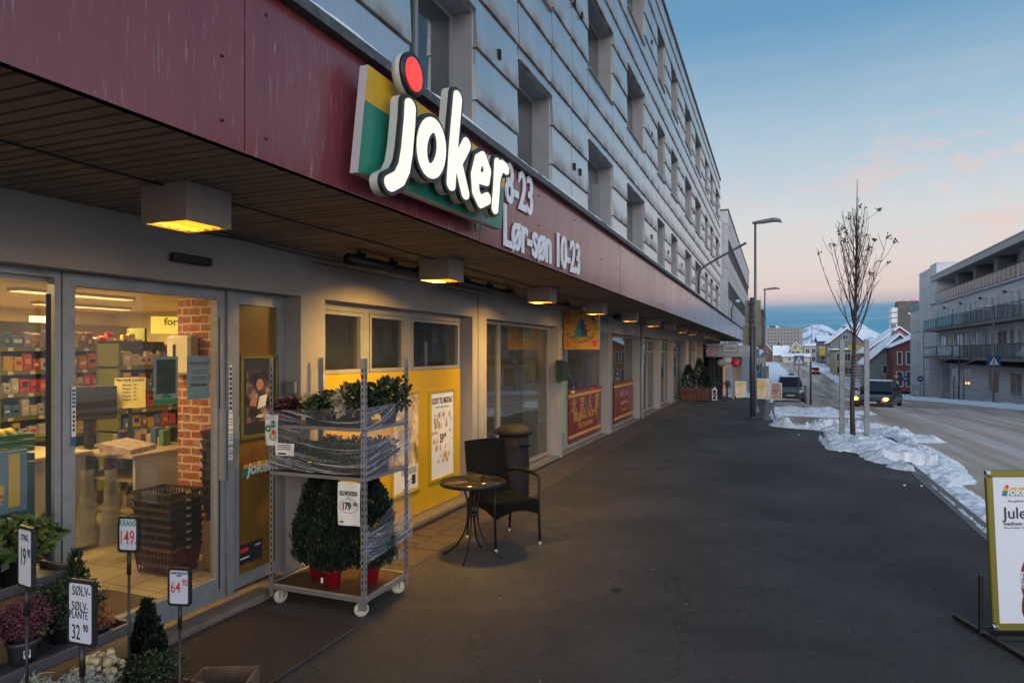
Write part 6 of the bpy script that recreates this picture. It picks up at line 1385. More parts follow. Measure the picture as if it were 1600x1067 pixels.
# ================================================================== STREET FURNITURE
M_POLE = mat('lamp_pole_grey', (.16,.17,.18), .5, metal=.4, var=.3, vs=6); M_POLED = mat('dark_pole', (.055,.06,.07), .5, metal=.3)
M_BLUE = mat('sign_blue', (.01,.07,.20), .4); M_SWHITE = mat('sign_white', (.6,.6,.6), .4); M_OLB = mat('sign_back_olive', (.19,.18,.12), .6, var=.3, vs=5); M_SRED = mat('road_sign_red', (.42,.03,.03), .4); M_SYEL = mat('road_sign_yellow', (.55,.36,.02), .4)
def street_lamp(x, y, z0, h, label, arm=.75, side=1, sign=None):
    t = thing('street_lamp', label, 'street lamp', (x,y,z0), 'street lamps along the road')
    mb = MB(); mb.tube([(x,y,z0),(x,y,z0+1.2),(x,y,z0+h)], [.06,.05,.035], 10); mb.build('pole', M_POLE, t)
    mb = MB(); mb.lathe([(.16,z0-.02),(.15,z0+.03),(.085,z0+.18),(.06,z0+.22)], 14, (x,y)); mb.build('base', M_POLE, t)
    mb = MB(); rs_ = []
    for f, w, hh, dz_ in ((-.12,.06,.02,.03),(0,.10,.05,.02),(.3,.13,.07,.03),(.7,.15,.075,.06),(.95,.13,.05,.04),(1.02,.09,.012,.0)):
        X = x+side*arm*f; z = z0+h+dz_; rs_.append([(X,y-w,z-.02),(X,y+w,z-.02),(X,y+w*.8,z+hh),(X,y-w*.8,z+hh)])
    mb.loft(rs_); hd_ = mb.build('lamp_head', M_POLE, t)
    if side < 0:
        mb = MB(); mb.box(x+side*arm*.05,x+side*arm*.95,y-.09,y+.09,z0+h+.115,z0+h+.15); mb.build('snow_cap', M_SNOWR, hd_)
    return t
street_lamp(-.59, 22.1, 0, 5.85, 'nearest street lamp, tall pole behind the olive sign backs')
street_lamp(-.55, 39.0, gz(39)-.02, 6.1, 'second street lamp from the camera, beyond the parking sign', .75)
lz = gz(54.8)
L3 = street_lamp(13.9, 54.8, lz, 6.6, 'street lamp across the road carrying the crossing sign', .85, -1)
street_lamp(13.9, 78, gz(78), 6.7, 'street lamp before the left end of the apartment block', .9, -1)
def tri_sign(mb, F, s_, mi_w=1, mi_k=2):
    """white triangle with a walking figure"""
    mb.M = F; mb.m = mi_w; mb.add([(-.40*s_,-.36*s_,.002),(.40*s_,-.36*s_,.002),(0,.40*s_,.002)], [(0,1,2)])
    mb.m = mi_k; mb.add([(-.05*s_,.17*s_,.004),(0,.11*s_,.004),(.05*s_,.17*s_,.004),(0,.23*s_,.004)], [(0,1,2,3)])
    mb.add([(-.07*s_,-.10*s_,.004),(.07*s_,-.10*s_,.004),(.06*s_,.11*s_,.004),(-.06*s_,.11*s_,.004)], [(0,1,2,3)])
    mb.add([(-.15*s_,-.33*s_,.004),(-.09*s_,-.33*s_,.004),(.01*s_,-.1*s_,.004),(-.06*s_,-.1*s_,.004)], [(0,1,2,3)]); mb.add([(.15*s_,-.33*s_,.004),(.09*s_,-.33*s_,.004),(-.01*s_,-.1*s_,.004),(.06*s_,-.1*s_,.004)], [(0,1,2,3)]); mb.m = 0
def sign_post(label, x, y, z0, h, cat='sign', r=.03, m=None):
    t = thing('road_sign', label, cat, (x,y,z0)); mb = MB(); mb.tube([(x,y,z0),(x,y,z0+h)], r, 8); mb.build('pole', m or M_POLE, t); return t
def crossing(label, x, y, z0, zc, s_):
    t = sign_post(label, x, y, z0, zc-z0+s_*.45)
    Fm = wall_frame((x,y-.05,zc), 8); mb = MB(Fm); mb.bbox(-s_/2,s_/2,-s_/2,s_/2,-.02,0,.006); mb.build('plate', M_BLUE, t)
    mb = MB(); tri_sign(mb, Fm, s_); mb.build('symbol', [M_BLUE, M_SWHITE, M_BLACK], t)
crossing('pedestrian crossing sign on a thin pole in front of the parked car', 1.42, 47.8, gz(47.8)-.1, 1.35, .62)
# crossing sign plate fixed to the lamp post across the road
t = thing('road_sign', 'pedestrian crossing sign fixed on the lamp post before the apartment block', 'sign', (13.9,54.72,1.2)); Fm = wall_frame((13.9,54.72,1.28), 5); mb = MB(Fm); mb.bbox(-.41,.41,-.36,.36,0,.02,.006); mb.build('plate', M_BLUE, t); mb = MB(); tri_sign(mb, Fm @ Matrix.Translation((0,0,.021)), .72); mb.build('symbol', [M_BLUE,M_SWHITE,M_BLACK], t)
# backs of two olive direction signs on the big post
t = thing('road_sign', 'olive backs of two stacked traffic signs on a thick dark post', 'sign', (-.62,20,0))
mb = MB(); mb.tube([(-.62,20,0),(-.62,20,3.4)], .057, 12); mb.lathe([(.09,0),(.09,.03),(.06,.05)], 14, (-.62,20)); mb.build('pole', M_POLED, t)
mb = MB(); mb.tube([(-.53,20.06,0),(-.53,20.06,2.6)], .03, 8); mb.build('pole', M_POLE, t)
for (z0, z1, w, xx) in ((2.66,3.33,.42,-.60),(2.06,2.64,.50,-.62)):
    mb = MB(); mb.bbox(xx-w/2,xx+w/2,20.065,20.085,z0,z1,.004); mb.build('sign_back', M_OLB, t)
mb = MB()
for z in (2.15,2.32,2.55,2.75,2.9,3.25): mb.box(-.70,-.54,19.93,20.064,z-.012,z+.012)
mb.build('clamp', M_POLED, t)
# parking sign
t = sign_post('blue parking sign with a white plate below on a pole by the pavement boards', -.72, 36.0, gz(36)-.05, 2.75, m=M_POLED)
Fm = wall_frame((-.68,35.94,1.98-.13), 10); s_ = .40; mb = MB(Fm); mb.bbox(-s_/2,s_/2,-s_/2,s_/2,-.015,0,.005); mb.build('plate', M_BLUE, t)
mb = MB(); put_text(mb, 'P', s_*.95, Fm @ Matrix.Translation((0,0,.001)), .001, .012); mb.build('letter', M_SWHITE, t)
mb = MB(Fm); mb.bbox(-.2,.2,-.54,-.23,-.015,0,.005); mb.build('lower_plate', mat('plate_beige', (.3,.27,.25), .5), t); mb = MB(); put_text(mb, '8-17', .14, Fm @ Matrix.Translation((0,-.32,.001)), .001, .004); put_text(mb, '(8-15)', .12, Fm @ Matrix.Translation((0,-.45,.001)), .001, .003); mb.build('writing', M_INK, t)
sign_post('bare dark post standing in the snow right of the crossing sign', 1.98, 44.5, gz(44.5)-.15, 2.6, 'post', .055, M_POLED)
t = thing('bollard', 'short thick grey post beside the parked car', 'post', (1.75,46.3,gz(46))); mb = MB(); mb.tube([(1.75,46.3,gz(46)-.1),(1.75,46.3,gz(46)+1.0)], .075, 10); mb.build('post', M_POLE, t)
t = sign_post('small round blue sign with white plate on the hill pavement', 1.9, 95, gz(95), 2.6, r=.05); mb = MB(wall_frame((1.9,94.9,gz(95)+2.35),0)); mb.disc((0,0),.42,18,.0); mb.build('disc', M_BLUE, t); mb = MB(wall_frame((2.0,94.9,gz(95)+1.45),0)); mb.box(-.3,.3,-.42,.42,0,.02); mb.build('lower_plate', M_SWHITE, t)
t = sign_post('give way triangle over a small plate before the green gabled house', 14.4, 98, gz(98), 2.7, r=.04); mb = MB(wall_frame((14.4,97.9,gz(98)+2.45),0)); mb.add([(-.42,.3,0),(0,-.42,0),(.42,.3,0)],[(0,1,2)]); mb.m = 1; mb.add([(-.22,.17,.004),(0,-.2,.004),(.22,.17,.004)],[(0,1,2)]); mb.box(-.27,.27,-.95,-.5,0,.01); mb.build('plates', [M_SRED,M_SWHITE], t)
for x, y, lab in ((15.1,96,'blue arrow disc sign just right of the give way sign'),(16.2,93,'blue disc sign in front of the red house')):
    t = sign_post(lab, x, y, gz(y), 2.4, r=.03); mb = MB(wall_frame((x,y-.1,gz(y)+2.2),0)); mb.disc((0,0),.36,20,0); mb.m = 1; mb.add([(-.15,-.03,.004),(.05,-.03,.004),(.05,-.12,.004),(.2,.02,.004),(.05,.16,.004),(.05,.07,.004),(-.15,.07,.004)],[tuple(range(7))]); mb.build('disc', [M_BLUE,M_SWHITE], t)
t = sign_post('yellow direction sign with a small white plate in front of the far houses', 11.6, 118, gz(118), 7.4, r=.07); mb = MB(wall_frame((11.6,117.9,gz(118)+7.0),0)); mb.box(-.9,.9,-.35,.35,0,.02); mb.m = 1; mb.box(-.5,.2,-1.1,-.45,0,.02); mb.build('plates', [M_SYEL,M_SWHITE], t)
t = thing('yellow_sign_box', 'big yellow sign box on a pole at the top of the hill road', 'sign', (12.2,205,gz(205))); mb = MB(); mb.box(11.3,12.9,204.8,205.1,1.0,3.3); mb.build('box', M_SYEL, t); mb = MB(); mb.box(11.3,12.9,204.75,205.15,3.3,3.45); mb.build('snow_cap', M_SNOWR, t); mb = MB(); mb.tube([(12.1,205,gz(205)-.2),(12.1,205,1)], .12, 8); mb.build('pole', M_POLED, t); mb = MB(wall_frame((12.1,204.79,1.9),0)); mb.box(-.5,.5,-.03,.05,0,.01); mb.box(-.5,.3,-.4,-.3,0,.01); mb.build('writing', M_SWHITE, t)
# lamps standing on the canopy ledge
t = thing('ledge_lamp', 'curved pipe lamp arm reaching out from the canopy ledge', 'lamp', (-2.1,20.2,3.43))
mb = MB(); mb.tube([(-2.1,20.2,3.42),(-2.1,20.2,4.05),(-2.05,20.2,4.25),(-1.95,20.2,4.36),(-1.4,20.2,4.66),(-.78,20.2,4.98)], [.03,.03,.03,.03,.03,.035], 8); mb.build('arm', M_POLED, t)
mb = MB(); mb.lathe([(.08,3.42),(.07,3.46),(.03,3.5)], 10, (-2.1,20.2)); mb.build('foot', M_POLED, t)
t = thing('ledge_lamp', 'small hooked lamp with a round head far along the canopy ledge', 'lamp', (-2.1,36,3.43))
mb = MB(); mb.tube([(-2.1,36,3.42),(-2.1,36,4.0),(-2.02,36,4.3),(-1.85,36,4.45)], .03, 8); mb.build('arm', M_POLED, t); mb = MB(); mb.s = True; mb.ball((-1.8,36,4.48), .12, 12, 0, .7); mb.build('head', M_SWHITE, t)
mb = MB(); mb.bbox(-2.35,-2.26,8.9,9.0,3.44,4.15,.01); mb.bbox(-2.36,-2.25,8.88,9.02,3.426,3.5,.004); mb.build('vent_post', mat('vent_grey', (.13,.13,.135), .5, metal=.3), loc=(-2.3,8.95,3.44), label='short grey square post standing on the snowy canopy ledge under a window', cat='post')
# street tree with its guard
t = thing('street_tree', 'slender bare young tree with a few dead leaves in the snow by the kerb', 'tree', (1.52,15.78,-.02))
M_BARK = mat('tree_bark', (.06,.047,.042), .85, var=.5, vs=20, bump=.5, bs=40); rt = random.Random(12)
tips = []; mb = MB(); TP_ = [Vector((1.52,15.78,-.05)),Vector((1.50,15.78,.8)),Vector((1.53,15.78,1.7)),Vector((1.56,15.79,2.6)),Vector((1.58,15.78,3.6)),Vector((1.59,15.8,4.5)),Vector((1.60,15.8,5.5))]
mb.tube(TP_, [.055,.045,.04,.032,.022,.013,.005], 8); mb.build('trunk', M_BARK, t)
def trunk_at(z):
    for a, b2 in zip(TP_, TP_[1:]):
        if z <= b2.z: return a.lerp(b2, (z-a.z)/(b2.z-a.z))
    return TP_[-1]
mb = MB()
for k in range(50):
    z = 2.1+2.5*(k/50)**1.05+rt.uniform(-.05,.05); a = k*2.4+rt.uniform(-.4,.4); p = trunk_at(z); l = (1.95-.40*(z-2.1))*rt.uniform(.6,1.05)*(1 if z < 4 else .65)
    sp_ = rt.uniform(.17,.31)-.035*(z-2.1); pts = [p]; d = Vector((math.cos(a)*sp_*1.9, math.sin(a)*sp_*1.9, .75)).normalized(); n_ = 6
    for q in range(1, n_+1): d = (d+Vector((rt.gauss(0,.05), rt.gauss(0,.05), .19))).normalized(); pts.append(pts[-1]+d*l/n_)
    if pts[-1].z > 5.5: continue
    r0 = .013-.0016*(z-2); mb.tube(pts, [max(.0035, r0*(1-.13*q)) for q in range(n_+1)], 5)
    for q in (2,3,4,5):
        if rt.random() < (.95 if z < 3.6 else .5):
            b0_ = pts[q]; dd = (d*.7+Vector((rt.gauss(0,.5), rt.gauss(0,.5), rt.uniform(0,.5)))).normalized(); ll = l*rt.uniform(.15,.32); e = b0_+dd*ll*.5; f = e+(dd+Vector((0,0,.3))).normalized()*ll*.5
            mb.tube([b0_, e, f], [.0045,.004,.003], 4); tips.append(f)
    tips.append(pts[-1])
mb.build('branches', M_BARK, t)
mb = MB()
for tp in rt.sample([q_ for q_ in tips if math.hypot(q_.x-1.57, q_.y-15.79) > .22], 24):
    for _ in range(rt.choice([4,7,10])):
        c_ = tp+Vector((rt.gauss(0,.02),rt.gauss(0,.02),rt.gauss(-.01,.02))); leaves(mb, c_, 1, .008, .008, .065, rt, 0, .3)
mb.build('dead_leaves', mat('dead_leaf', (.07,.035,.022), .8), t)
t = thing('tree_guard', 'two flat grey steel posts joined by thin rods round the young tree', 'tree guard', (1.55,15.95,-.02))
for x, y in ((1.32,15.92),(1.80,16.0)): mb = MB(); mb.bbox(x-.05,x+.05,y-.03,y+.03,-.05,2.14,.006); mb.build('post', mat('guard_steel', (.23,.24,.26), .45, metal=.4, var=.3, vs=5), t)
for k in range(8):
    z = 1.15+.062*k; mb = MB(); mb.tube([(1.37,15.92,z),(1.48,15.66,z),(1.64,15.68,z),(1.75,16.0,z)], .006, 6); mb.tube([(1.37,15.93,z),(1.5,16.1,z),(1.64,16.12,z),(1.75,16.01,z)], .006, 6); mb.build('rod', M_GALV, t)
# ---------------- cars
M_TYRE = mat('tyre', (.015,.015,.016), .8); M_RIM = mat('rim', (.25,.25,.26), .35, metal=.6); M_CGL = mat('car_glass', (.008,.01,.012), .1, spec=.35)
M_HL = mat('headlight_on', (1,.8,.4), .3, emit=(1,.48,.06), es=7); M_TL = mat('tail_light_on', (.6,.02,.02), .3, emit=(1,.03,.02), es=6); M_TLO = mat('tail_light', (.3,.01,.01), .3); M_LENS = mat('lamp_lens', (.45,.43,.38), .2)
def car(label, loc, yaw, W=1.75, Lg=4.4, Hh=1.43, suv=False, col=(.02,.02,.024), front_lit=False, tail_lit=False, dirt=(.09,.07,.055)):
    x, y, z = loc; t = thing('car', label, 'car', loc); M = Matrix.Translation(Vector(loc)) @ Matrix.Rotation(R(yaw), 4, 'Z')
    pm_ = mat('car_paint_%d' % int(col[2]*1000), col, .32, metal=.2, coat=.5, var=.8, vs=1.6, vcol=dirt)
    hl = Lg/2; gc = .30 if suv else .17; belt = Hh*(.60 if suv else .64); nose = Hh*(.56 if suv else .47)
    sec = [(-hl,.78,.42,belt*.86),(-hl+.12,.92,gc+.06,belt*.98),(-hl+.5,1,gc,belt),(-.4,1,gc,belt),(.55,1,gc,belt*.985),(hl-1.0,.995,gc,nose*1.12),(hl-.45,.98,gc,nose*1.06),(hl-.12,.92,gc+.04,nose*.97),(hl,.80,gc+.16,nose*.78)]
    rs_ = []
    for xx, f, zb, zt in sec:
        w = W/2*f; rs_.append([(xx,-w*.93,zb),(xx,-w,zb+.10),(xx,-w,zb+(zt-zb)*.62),(xx,-w*.93,zt-.03),(xx,-w*.80,zt),(xx,w*.80,zt),(xx,w*.93,zt-.03),(xx,w,zb+(zt-zb)*.62),(xx,w,zb+.10),(xx,w*.93,zb)])
    mb = MB(M); mb.s = True; mb.loft(rs_); mb.s = False; mb.build('body', pm_, t)
    # cabin: glass house with a painted roof and pillars
    if suv: bl = (-hl+.12, 1.0); tl_ = (-hl+.38, .32)
    else: bl = (-hl+.45, 1.0); tl_ = (-hl+1.15, -.02)
    w0, w1 = W/2*.90, W/2*.70; zt, z0_ = Hh, belt-.02
    mb = MB(M); mb.loft([[(bl[0],-w0,z0_),(bl[1],-w0,z0_),(bl[1],w0,z0_),(bl[0],w0,z0_)],[(tl_[0],-w1,zt-.05),(tl_[1],-w1,zt-.05),(tl_[1],w1,zt-.05),(tl_[0],w1,zt-.05)]]); mb.build('glass', M_CGL, t)
    mb = MB(M); mb.s = True; mb.loft([[(tl_[0]-.03,-w1-.02,zt-.055),(tl_[1]+.03,-w1-.02,zt-.055),(tl_[1]+.03,w1+.02,zt-.055),(tl_[0]-.03,w1+.02,zt-.055)],[(tl_[0]+.06,-w1+.08,zt),(tl_[1]-.10,-w1+.08,zt),(tl_[1]-.10,w1-.08,zt),(tl_[0]+.06,w1-.08,zt)]]); mb.s = False
    mid = (bl[0]+bl[1])/2-.1
    for sy in (-1, 1):
        for xb, xt in ((bl[0],tl_[0]),(bl[1],tl_[1]),(mid,mid-.02)):
            mb.tube([(xb,sy*w0,z0_),(xt,sy*w1,zt-.04)], .035, 6)
    mb.build('roof', pm_, t)
    for sx in (-1, 1):
        for sy in (-1, 1):
            r_ = .36 if suv else .31; wx = sx*(hl-.82); yy = sy*(W/2-.10)
            mb = MB(M @ Matrix.Translation((wx,yy,r_)) @ Matrix.Rotation(R(90),4,'X')); mb.lathe([(0,-.1),(r_*.6,-.1),(r_*.93,-.1),(r_,-.07),(r_,.07),(r_*.93,.1),(r_*.6,.1),(0,.1)], 20); wh = mb.build('wheel', M_TYRE, t)
            mb = MB(M @ Matrix.Translation((wx,yy+sy*.101,r_)) @ Matrix.Rotation(R(90),4,'X')); mb.lathe([(0,-.004),(r_*.6,-.004),(r_*.6,.004),(0,.004)], 14); mb.build('rim', M_RIM, wh)
    for sy in (-1, 1):
        mb = MB(M); yy = sy*W/2*.74; mb.loft([[(hl-.10,yy-.17,nose*.80),(hl-.10,yy+.17,nose*.80),(hl-.16,yy+.17,nose*.97),(hl-.16,yy-.17,nose*.95)],[(hl+.0,yy-.15,nose*.79),(hl-.02,yy+.12,nose*.79),(hl-.09,yy+.12,nose*.93),(hl-.07,yy-.15,nose*.92)]]); h_ = mb.build('headlight', M_LENS, t)
        if front_lit: mb = MB(M @ Matrix.Translation((hl+.012,yy+sy*.02,nose*.86))); mb.s = True; mb.ball((0,0,0),.115,10,0,.8); mb.build('bulb', M_HL, h_)
        mb = MB(M); mb.bbox(-hl-.005,-hl+.10,sy*W/2*.60,sy*W/2*.88,belt*.66,belt*.86,.01); mb.build('tail_light', M_TL if tail_lit else M_TLO, t)
        mb = MB(M); mb.bbox(.62,.80,sy*(W/2-.02),sy*(W/2+.17),belt,belt+.13,.03); mb.build('mirror', M_BLACK, t)
    mb = MB(M); mb.bbox(hl-.06,hl+.012,-W*.27,W*.27,nose*.62,nose*.80,.01); mb.bbox(hl-.1,hl+.02,-W*.36,W*.36,gc+.06,nose*.44,.01); mb.build('grille', M_BLACK, t)
    mb = MB(M); mb.box(hl+.015,hl+.03,-.26,.26,nose*.50,nose*.50+.11); mb.box(-hl-.02,-hl-.004,-.26,.26,belt*.5,belt*.5+.11); mb.build('number_plate', mat('plate_grey', (.35,.35,.34), .5), t)
    if suv or front_lit: mb = MB(M); mb.box(tl_[0]+.02,tl_[1]-.08,-w1+.1,w1-.1,zt+.001,zt+.03); mb.build('roof_snow', M_SNOWR, t)
    return t
car('dark oncoming car with glowing yellow headlights on the slushy road', (5.05,40,rz(40)), -106, 1.76, 4.5, 1.38, False, (.05,.045,.05), True)
car('dark blue grey four wheel drive parked facing the camera by the pavement', (.98,53.6,rz(53.6)), -90, 1.85, 4.5, 1.82, True, (.05,.085,.11))
car('dark red car with tail lights on, seen behind the oncoming car', (7.1,60,rz(60)), 90, 1.76, 4.3, 1.42, False, (.03,.012,.013), False, True)
car('tiny far car with red tail lights climbing the hill', (8.4,168,rz(168)), 92, 1.76, 4.3, 1.45, False, (.04,.04,.045), False, True)
car('dark van shaped car parked left on the far hill pavement', (2.6,120,rz(120)), -90, 1.8, 4.3, 1.5, False, (.03,.03,.034))
# ---------------- things before the far shops
M_POSTER1 = mat('board_poster_gold', (.50,.30,.06), .5, var=1, vs=2.2, vcol=(.7,.66,.58)); M_POSTER2 = mat('board_poster_tan', (.22,.09,.06), .5, var=1, vs=2.6, vcol=(.55,.46,.38))
def aboard(label, x, y, w, h, pm_, yaw=6):
    z = gz(y); t = thing('pavement_board', label, 'sign', (x,y,z)); F = wall_frame((x,y,z), yaw) @ Matrix.Translation((0,.10,0)) @ Matrix.Rotation(R(-7),4,'X')
    mb = MB(F); e = .035
    for a in ((-w/2,w/2,h-e,h),(-w/2,w/2,0,e),(-w/2,-w/2+e,e,h-e),(w/2-e,w/2,e,h-e)): mb.bbox(*a,-.015,.015,.004)
    mb.build('frame', M_SWHITE, t); mb = MB(F); mb.box(-w/2+e,w/2-e,e,h-e,-.006,.006); mb.build('poster', pm_, t)
    mb = MB(wall_frame((x,y,z), yaw)); mb.box(-w/2,w/2,.0,.03,-.3,-.26); mb.box(-w/2,-w/2+.03,0,.14,-.28,.02); mb.box(w/2-.03,w/2,0,.14,-.28,.02); mb.build('base', M_BLACK, t)
aboard('white framed pavement board with a cake like golden poster left of the signpost', -1.42, 31.0, .46, .70, M_POSTER1, 10)
aboard('largest white framed board with a golden poster right of the signpost', -.62, 34.4, .68, .98, M_POSTER1, 6)
aboard('board with a brown and pink poster standing in front of the parked car', .02, 38.4, .58, .92, M_POSTER2, 2)
t = thing('planter', 'wooden planter box with small evergreens at the end of the shop row', 'planter', (-2.95,27.2,0)); mb = MB()
for k in range(7): mb.bbox(-3.45+.15*k,-3.31+.15*k,26.8,26.83,0,.48,.004); mb.bbox(-2.43,-2.40,26.84+.13*k,26.96+.13*k,0,.48,.004)
mb.box(-3.44,-2.44,26.84,27.8,0,.44); mb.build('box', mat('planter_wood', (.12,.035,.02), .7, var=.4, vs=5), t)
mb = MB(); r3 = random.Random(4)
for cx, cy, h in ((-3.2,27.1,.9),(-2.8,27.2,1.15),(-2.6,27.3,.8)): sprays(mb, (cx,cy,.42), 900, .26, h, [(0,.9),(.2,1),(.6,.7),(.9,.3),(1,.05)], .09, r3, .6)
mb.build('foliage', M_CYP, t)
t = thing('bench_table', 'low black table beside the wooden planter', 'table', (-2.0,27.6,0)); mb = MB(); mb.bbox(-2.38,-1.75,27.3,27.9,.62,.66,.004); mb.build('table_top', M_BLACK, t)
for x in (-2.35,-1.80):
    for y in (27.33,27.84): mb = MB(); mb.box(x,x+.04,y,y+.04,0,.62); mb.build('leg', M_BLACK, t)
mb = MB(); mb.box(-2.36,-1.77,27.35,27.85,.10,.13); mb.build('shelf', M_BLACK, t)
t = thing('lantern', 'white lantern with crossed sides in front of the low black table', 'lantern', (-2.22,27.15,0)); mb = MB()
for x in (-2.31,-2.15):
    for y in (27.08,27.24): mb.box(x,x+.02,y,y+.02,0,.42)
mb.box(-2.32,-2.12,27.07,27.27,.0,.02); mb.box(-2.32,-2.12,27.07,27.27,.40,.43); mb.tube([(-2.3,27.07,.03),(-2.14,27.07,.4)],.006,4); mb.tube([(-2.14,27.07,.03),(-2.3,27.07,.4)],.006,4); mb.lathe([(.06,.43),(.03,.5),(.0,.52)],8,(-2.22,27.17)); mb.build('body', M_SWHITE, t)
# low white canopy of the next shops with its signs
t = thing('shop_canopy', 'low white glazed canopy with beige columns over the farther shops', 'canopy', (-2.4,42,gz(42)))
mb = MB(); mb.bbox(-3.5,-1.25,37.2,47.5,1.62,2.22,.02); mb.build('roof_box', mat('canopy_white', (.34,.36,.39), .5, var=.3, vs=2), t)
mb = MB(); mb.bbox(-3.5,-1.22,37.15,47.5,2.225,2.32,.02); mb.build('roof_snow', M_SNOWR, t)
for y in (38.2,40.4,42.6,45.2): mb = MB(); mb.box(-2.2,-2.02,y,y+.22,gz(y)-.1,1.62); mb.build('column', mat('column_beige', (.32,.29,.24), .7), t)
mb = MB(); mb.box(-2.75,-2.7,38.1,47.4,-1.5,1.62); mb.box(-3.5,-2.75,38.1,38.15,-1.5,1.62); mb.build('shop_window', M_PANE, t)
mb = MB(); mb.box(-2.695,-2.68,39.0,39.9,gz(39)+.3,1.2); mb.build('lit_window', mat('orange_lit', (.5,.2,.08), .6, emit=(1,.33,.10), es=.35), t)
t = thing('hanging_sign', 'framed white sign reading Casa hanging on the far canopy', 'sign', (-2.3,34.8,1.9)); F = wall_frame((-2.10,34.8,2.08), 6); mb = MB(F); mb.bbox(-.36,.36,-.22,.22,-.02,0,.006); mb.build('frame', M_BLACK, t); mb = MB(F); mb.box(-.335,.335,-.195,.195,.001,.004); mb.build('panel', mat('sign_pale', (.3,.3,.29), .5), t); mb = MB(); put_text(mb, 'Casa', .22, F @ Matrix.Translation((0,0,.005)), .001, .002, shear=.3); mb.build('writing', M_INK, t)
mb = MB(); mb.tube([(-2.32,34.8,2.3),(-2.32,34.8,2.66)], .01, 5); mb.tube([(-1.88,34.8,2.3),(-1.88,34.8,2.66)], .01, 5); mb.build('hanger', M_BLACK, t)
t = thing('road_sign', 'round blue and red no parking sign under the end of the canopy', 'sign', (-2.95,33.4,1.9)); F = wall_frame((-2.9,33.4,1.93), 15); mb = MB(F); mb.disc((0,0),.2,24,0); mb.m = 1; mb.disc((0,0),.155,24,.003); mb.m = 0; mb.add([(-.13,.1,.005),(-.1,.13,.005),(.13,-.1,.005),(.1,-.13,.005)],[(0,1,2,3)]); mb.build('disc', [M_SRED,M_BLUE], t); mb = MB(); mb.tube([(-2.9,33.42,2.0),(-2.9,33.42,2.66)],.012,6); mb.build('hanger', M_BLACK, t)
mb = MB(wall_frame((-1.95,37.0,1.34),0)); mb.lathe([(0,0),(.24,.0),(.24,.03),(0,.03)],24); mb.build('red_disc_sign', M_SRED, loc=(-2.3,36.9,1.3), label='round red shop sign hanging under the low white canopy', cat='sign')
mb = MB(wall_frame((-2.62,36.2,1.32),0)); mb.lathe([(0,0),(.21,.0),(.19,.06),(.1,.1),(0,.11)],20); mb.build('round_wall_lamp', mat('disc_grey', (.2,.2,.18), .5), loc=(-3,36,1.3), label='round grey wall fitting left of the red disc sign', cat='lamp')
# ================================================================== BUILDINGS ALONG AND BEYOND THE STREET
def windows(root, F, spec, fm, pm_, w_=.05):
    """spec: list of (x, y, w, h) centre positions in the wall frame F"""
    for x, y, w, h in spec:
        mb = MB(F); e = w_+.03
        mb.box(x-w/2-e,x+w/2+e,y+h/2,y+h/2+e,-.02,.05); mb.box(x-w/2-e,x+w/2+e,y-h/2-e,y-h/2,-.02,.06); mb.box(x-w/2-e,x-w/2,y-h/2,y+h/2,-.02,.05); mb.box(x+w/2,x+w/2+e,y-h/2,y+h/2,-.02,.05)
        if w > .8: mb.box(x-.03,x+.03,y-h/2,y+h/2,-.02,.035)
        wd = mb.build('window', fm, root, loc=tuple(F @ Vector((x,y,0)))); mb = MB(F); mb.box(x-w/2,x+w/2,y-h/2,y+h/2,-.02,.012); mb.build('pane', pm_, wd)
M_PANEF = mat('far_window_glass', (.03,.038,.045), .1, spec=.8); M_PANEL_ = mat('curtained_glass', (.22,.23,.24), .2)
M_HG = mat('grey_boards', (.54,.54,.56), .7, var=.3, vs=1, bump=.3, bs=3, st3=(.2,.2,6)); M_WF2 = mat('white_trim', (.5,.5,.49), .5)
# --- white and grey office building after the gap
ob = thing('office_building', 'pale grey office building with ribbon windows beyond the shop building', 'building', (-3.6,57,gz(57)))
M_OB = mat('office_panels', (.40,.41,.42), .45, metal=.3, var=.3, vs=1)
mb = MB(); z0_ = -4.5
for za, zb in ((z0_+0,6.3),(7.75,9.75),(11.2,13.4)): mb.box(-16,-3.62,57,104,za,zb)
mb.box(-16,-3.9,57.3,103.7,6.3,7.75); mb.box(-16,-3.9,57.3,103.7,9.75,11.2); mb.box(-16,-3.62,57,57.6,6.3,7.75); mb.box(-16,-3.62,57,57.6,9.75,11.2)
mb.build('wall', M_OB, ob)
mb = MB(); mb.box(-16.05,-3.55,56.95,104,13.4,13.52); mb.build('roof', M_POLED, ob); mb = MB()
for z in (2.5,4.4,8.7,12.3): mb.box(-3.63,-3.612,57,104,z,z+.03); mb.box(-16,-3.6,56.985,57.001,z,z+.03)
for y in range(60,104,4): mb.box(-3.63,-3.613,y,y+.03,0,13.4)
mb.build('panel_joint', M_POLED, ob)
for r_i, (za, zb) in enumerate(((6.3,7.75),(9.75,11.2))):
    for k in range(19): y = 58.2+k*2.4; F = wall_frame((-3.78,y,(za+zb)/2)); windows(ob, F, [(0,0,1.9,zb-za-.3)], M_POLED, M_PANEF, .05)
t = thing('vertical_sign', 'tall white vertical sign reading FAGFORBUNDET with a red square on the office end wall', 'sign', (-4.55,56.9,8)); mb = MB(); mb.box(-4.95,-4.1,56.75,56.94,8.1,12.4); mb.build('panel', M_SWHITE, t)
mb = MB(); F = wall_frame((-4.52,56.745,10),0)
for k, ch in enumerate('FAGFORBUNDET'): put_text(mb, ch, .34, F @ Matrix.Translation((0,1.35-.285*k,0)), .002, .006)
mb.build('lettering', M_INK, t); mb = MB(F); mb.box(-.3,.3,1.75,2.3,0,.01); mb.m = 1; put_text(mb, 'v', .4, F @ Matrix.Translation((0,2.05,.012)), .001, .01); mb.build('logo', [M_SRED,M_SWHITE], t)
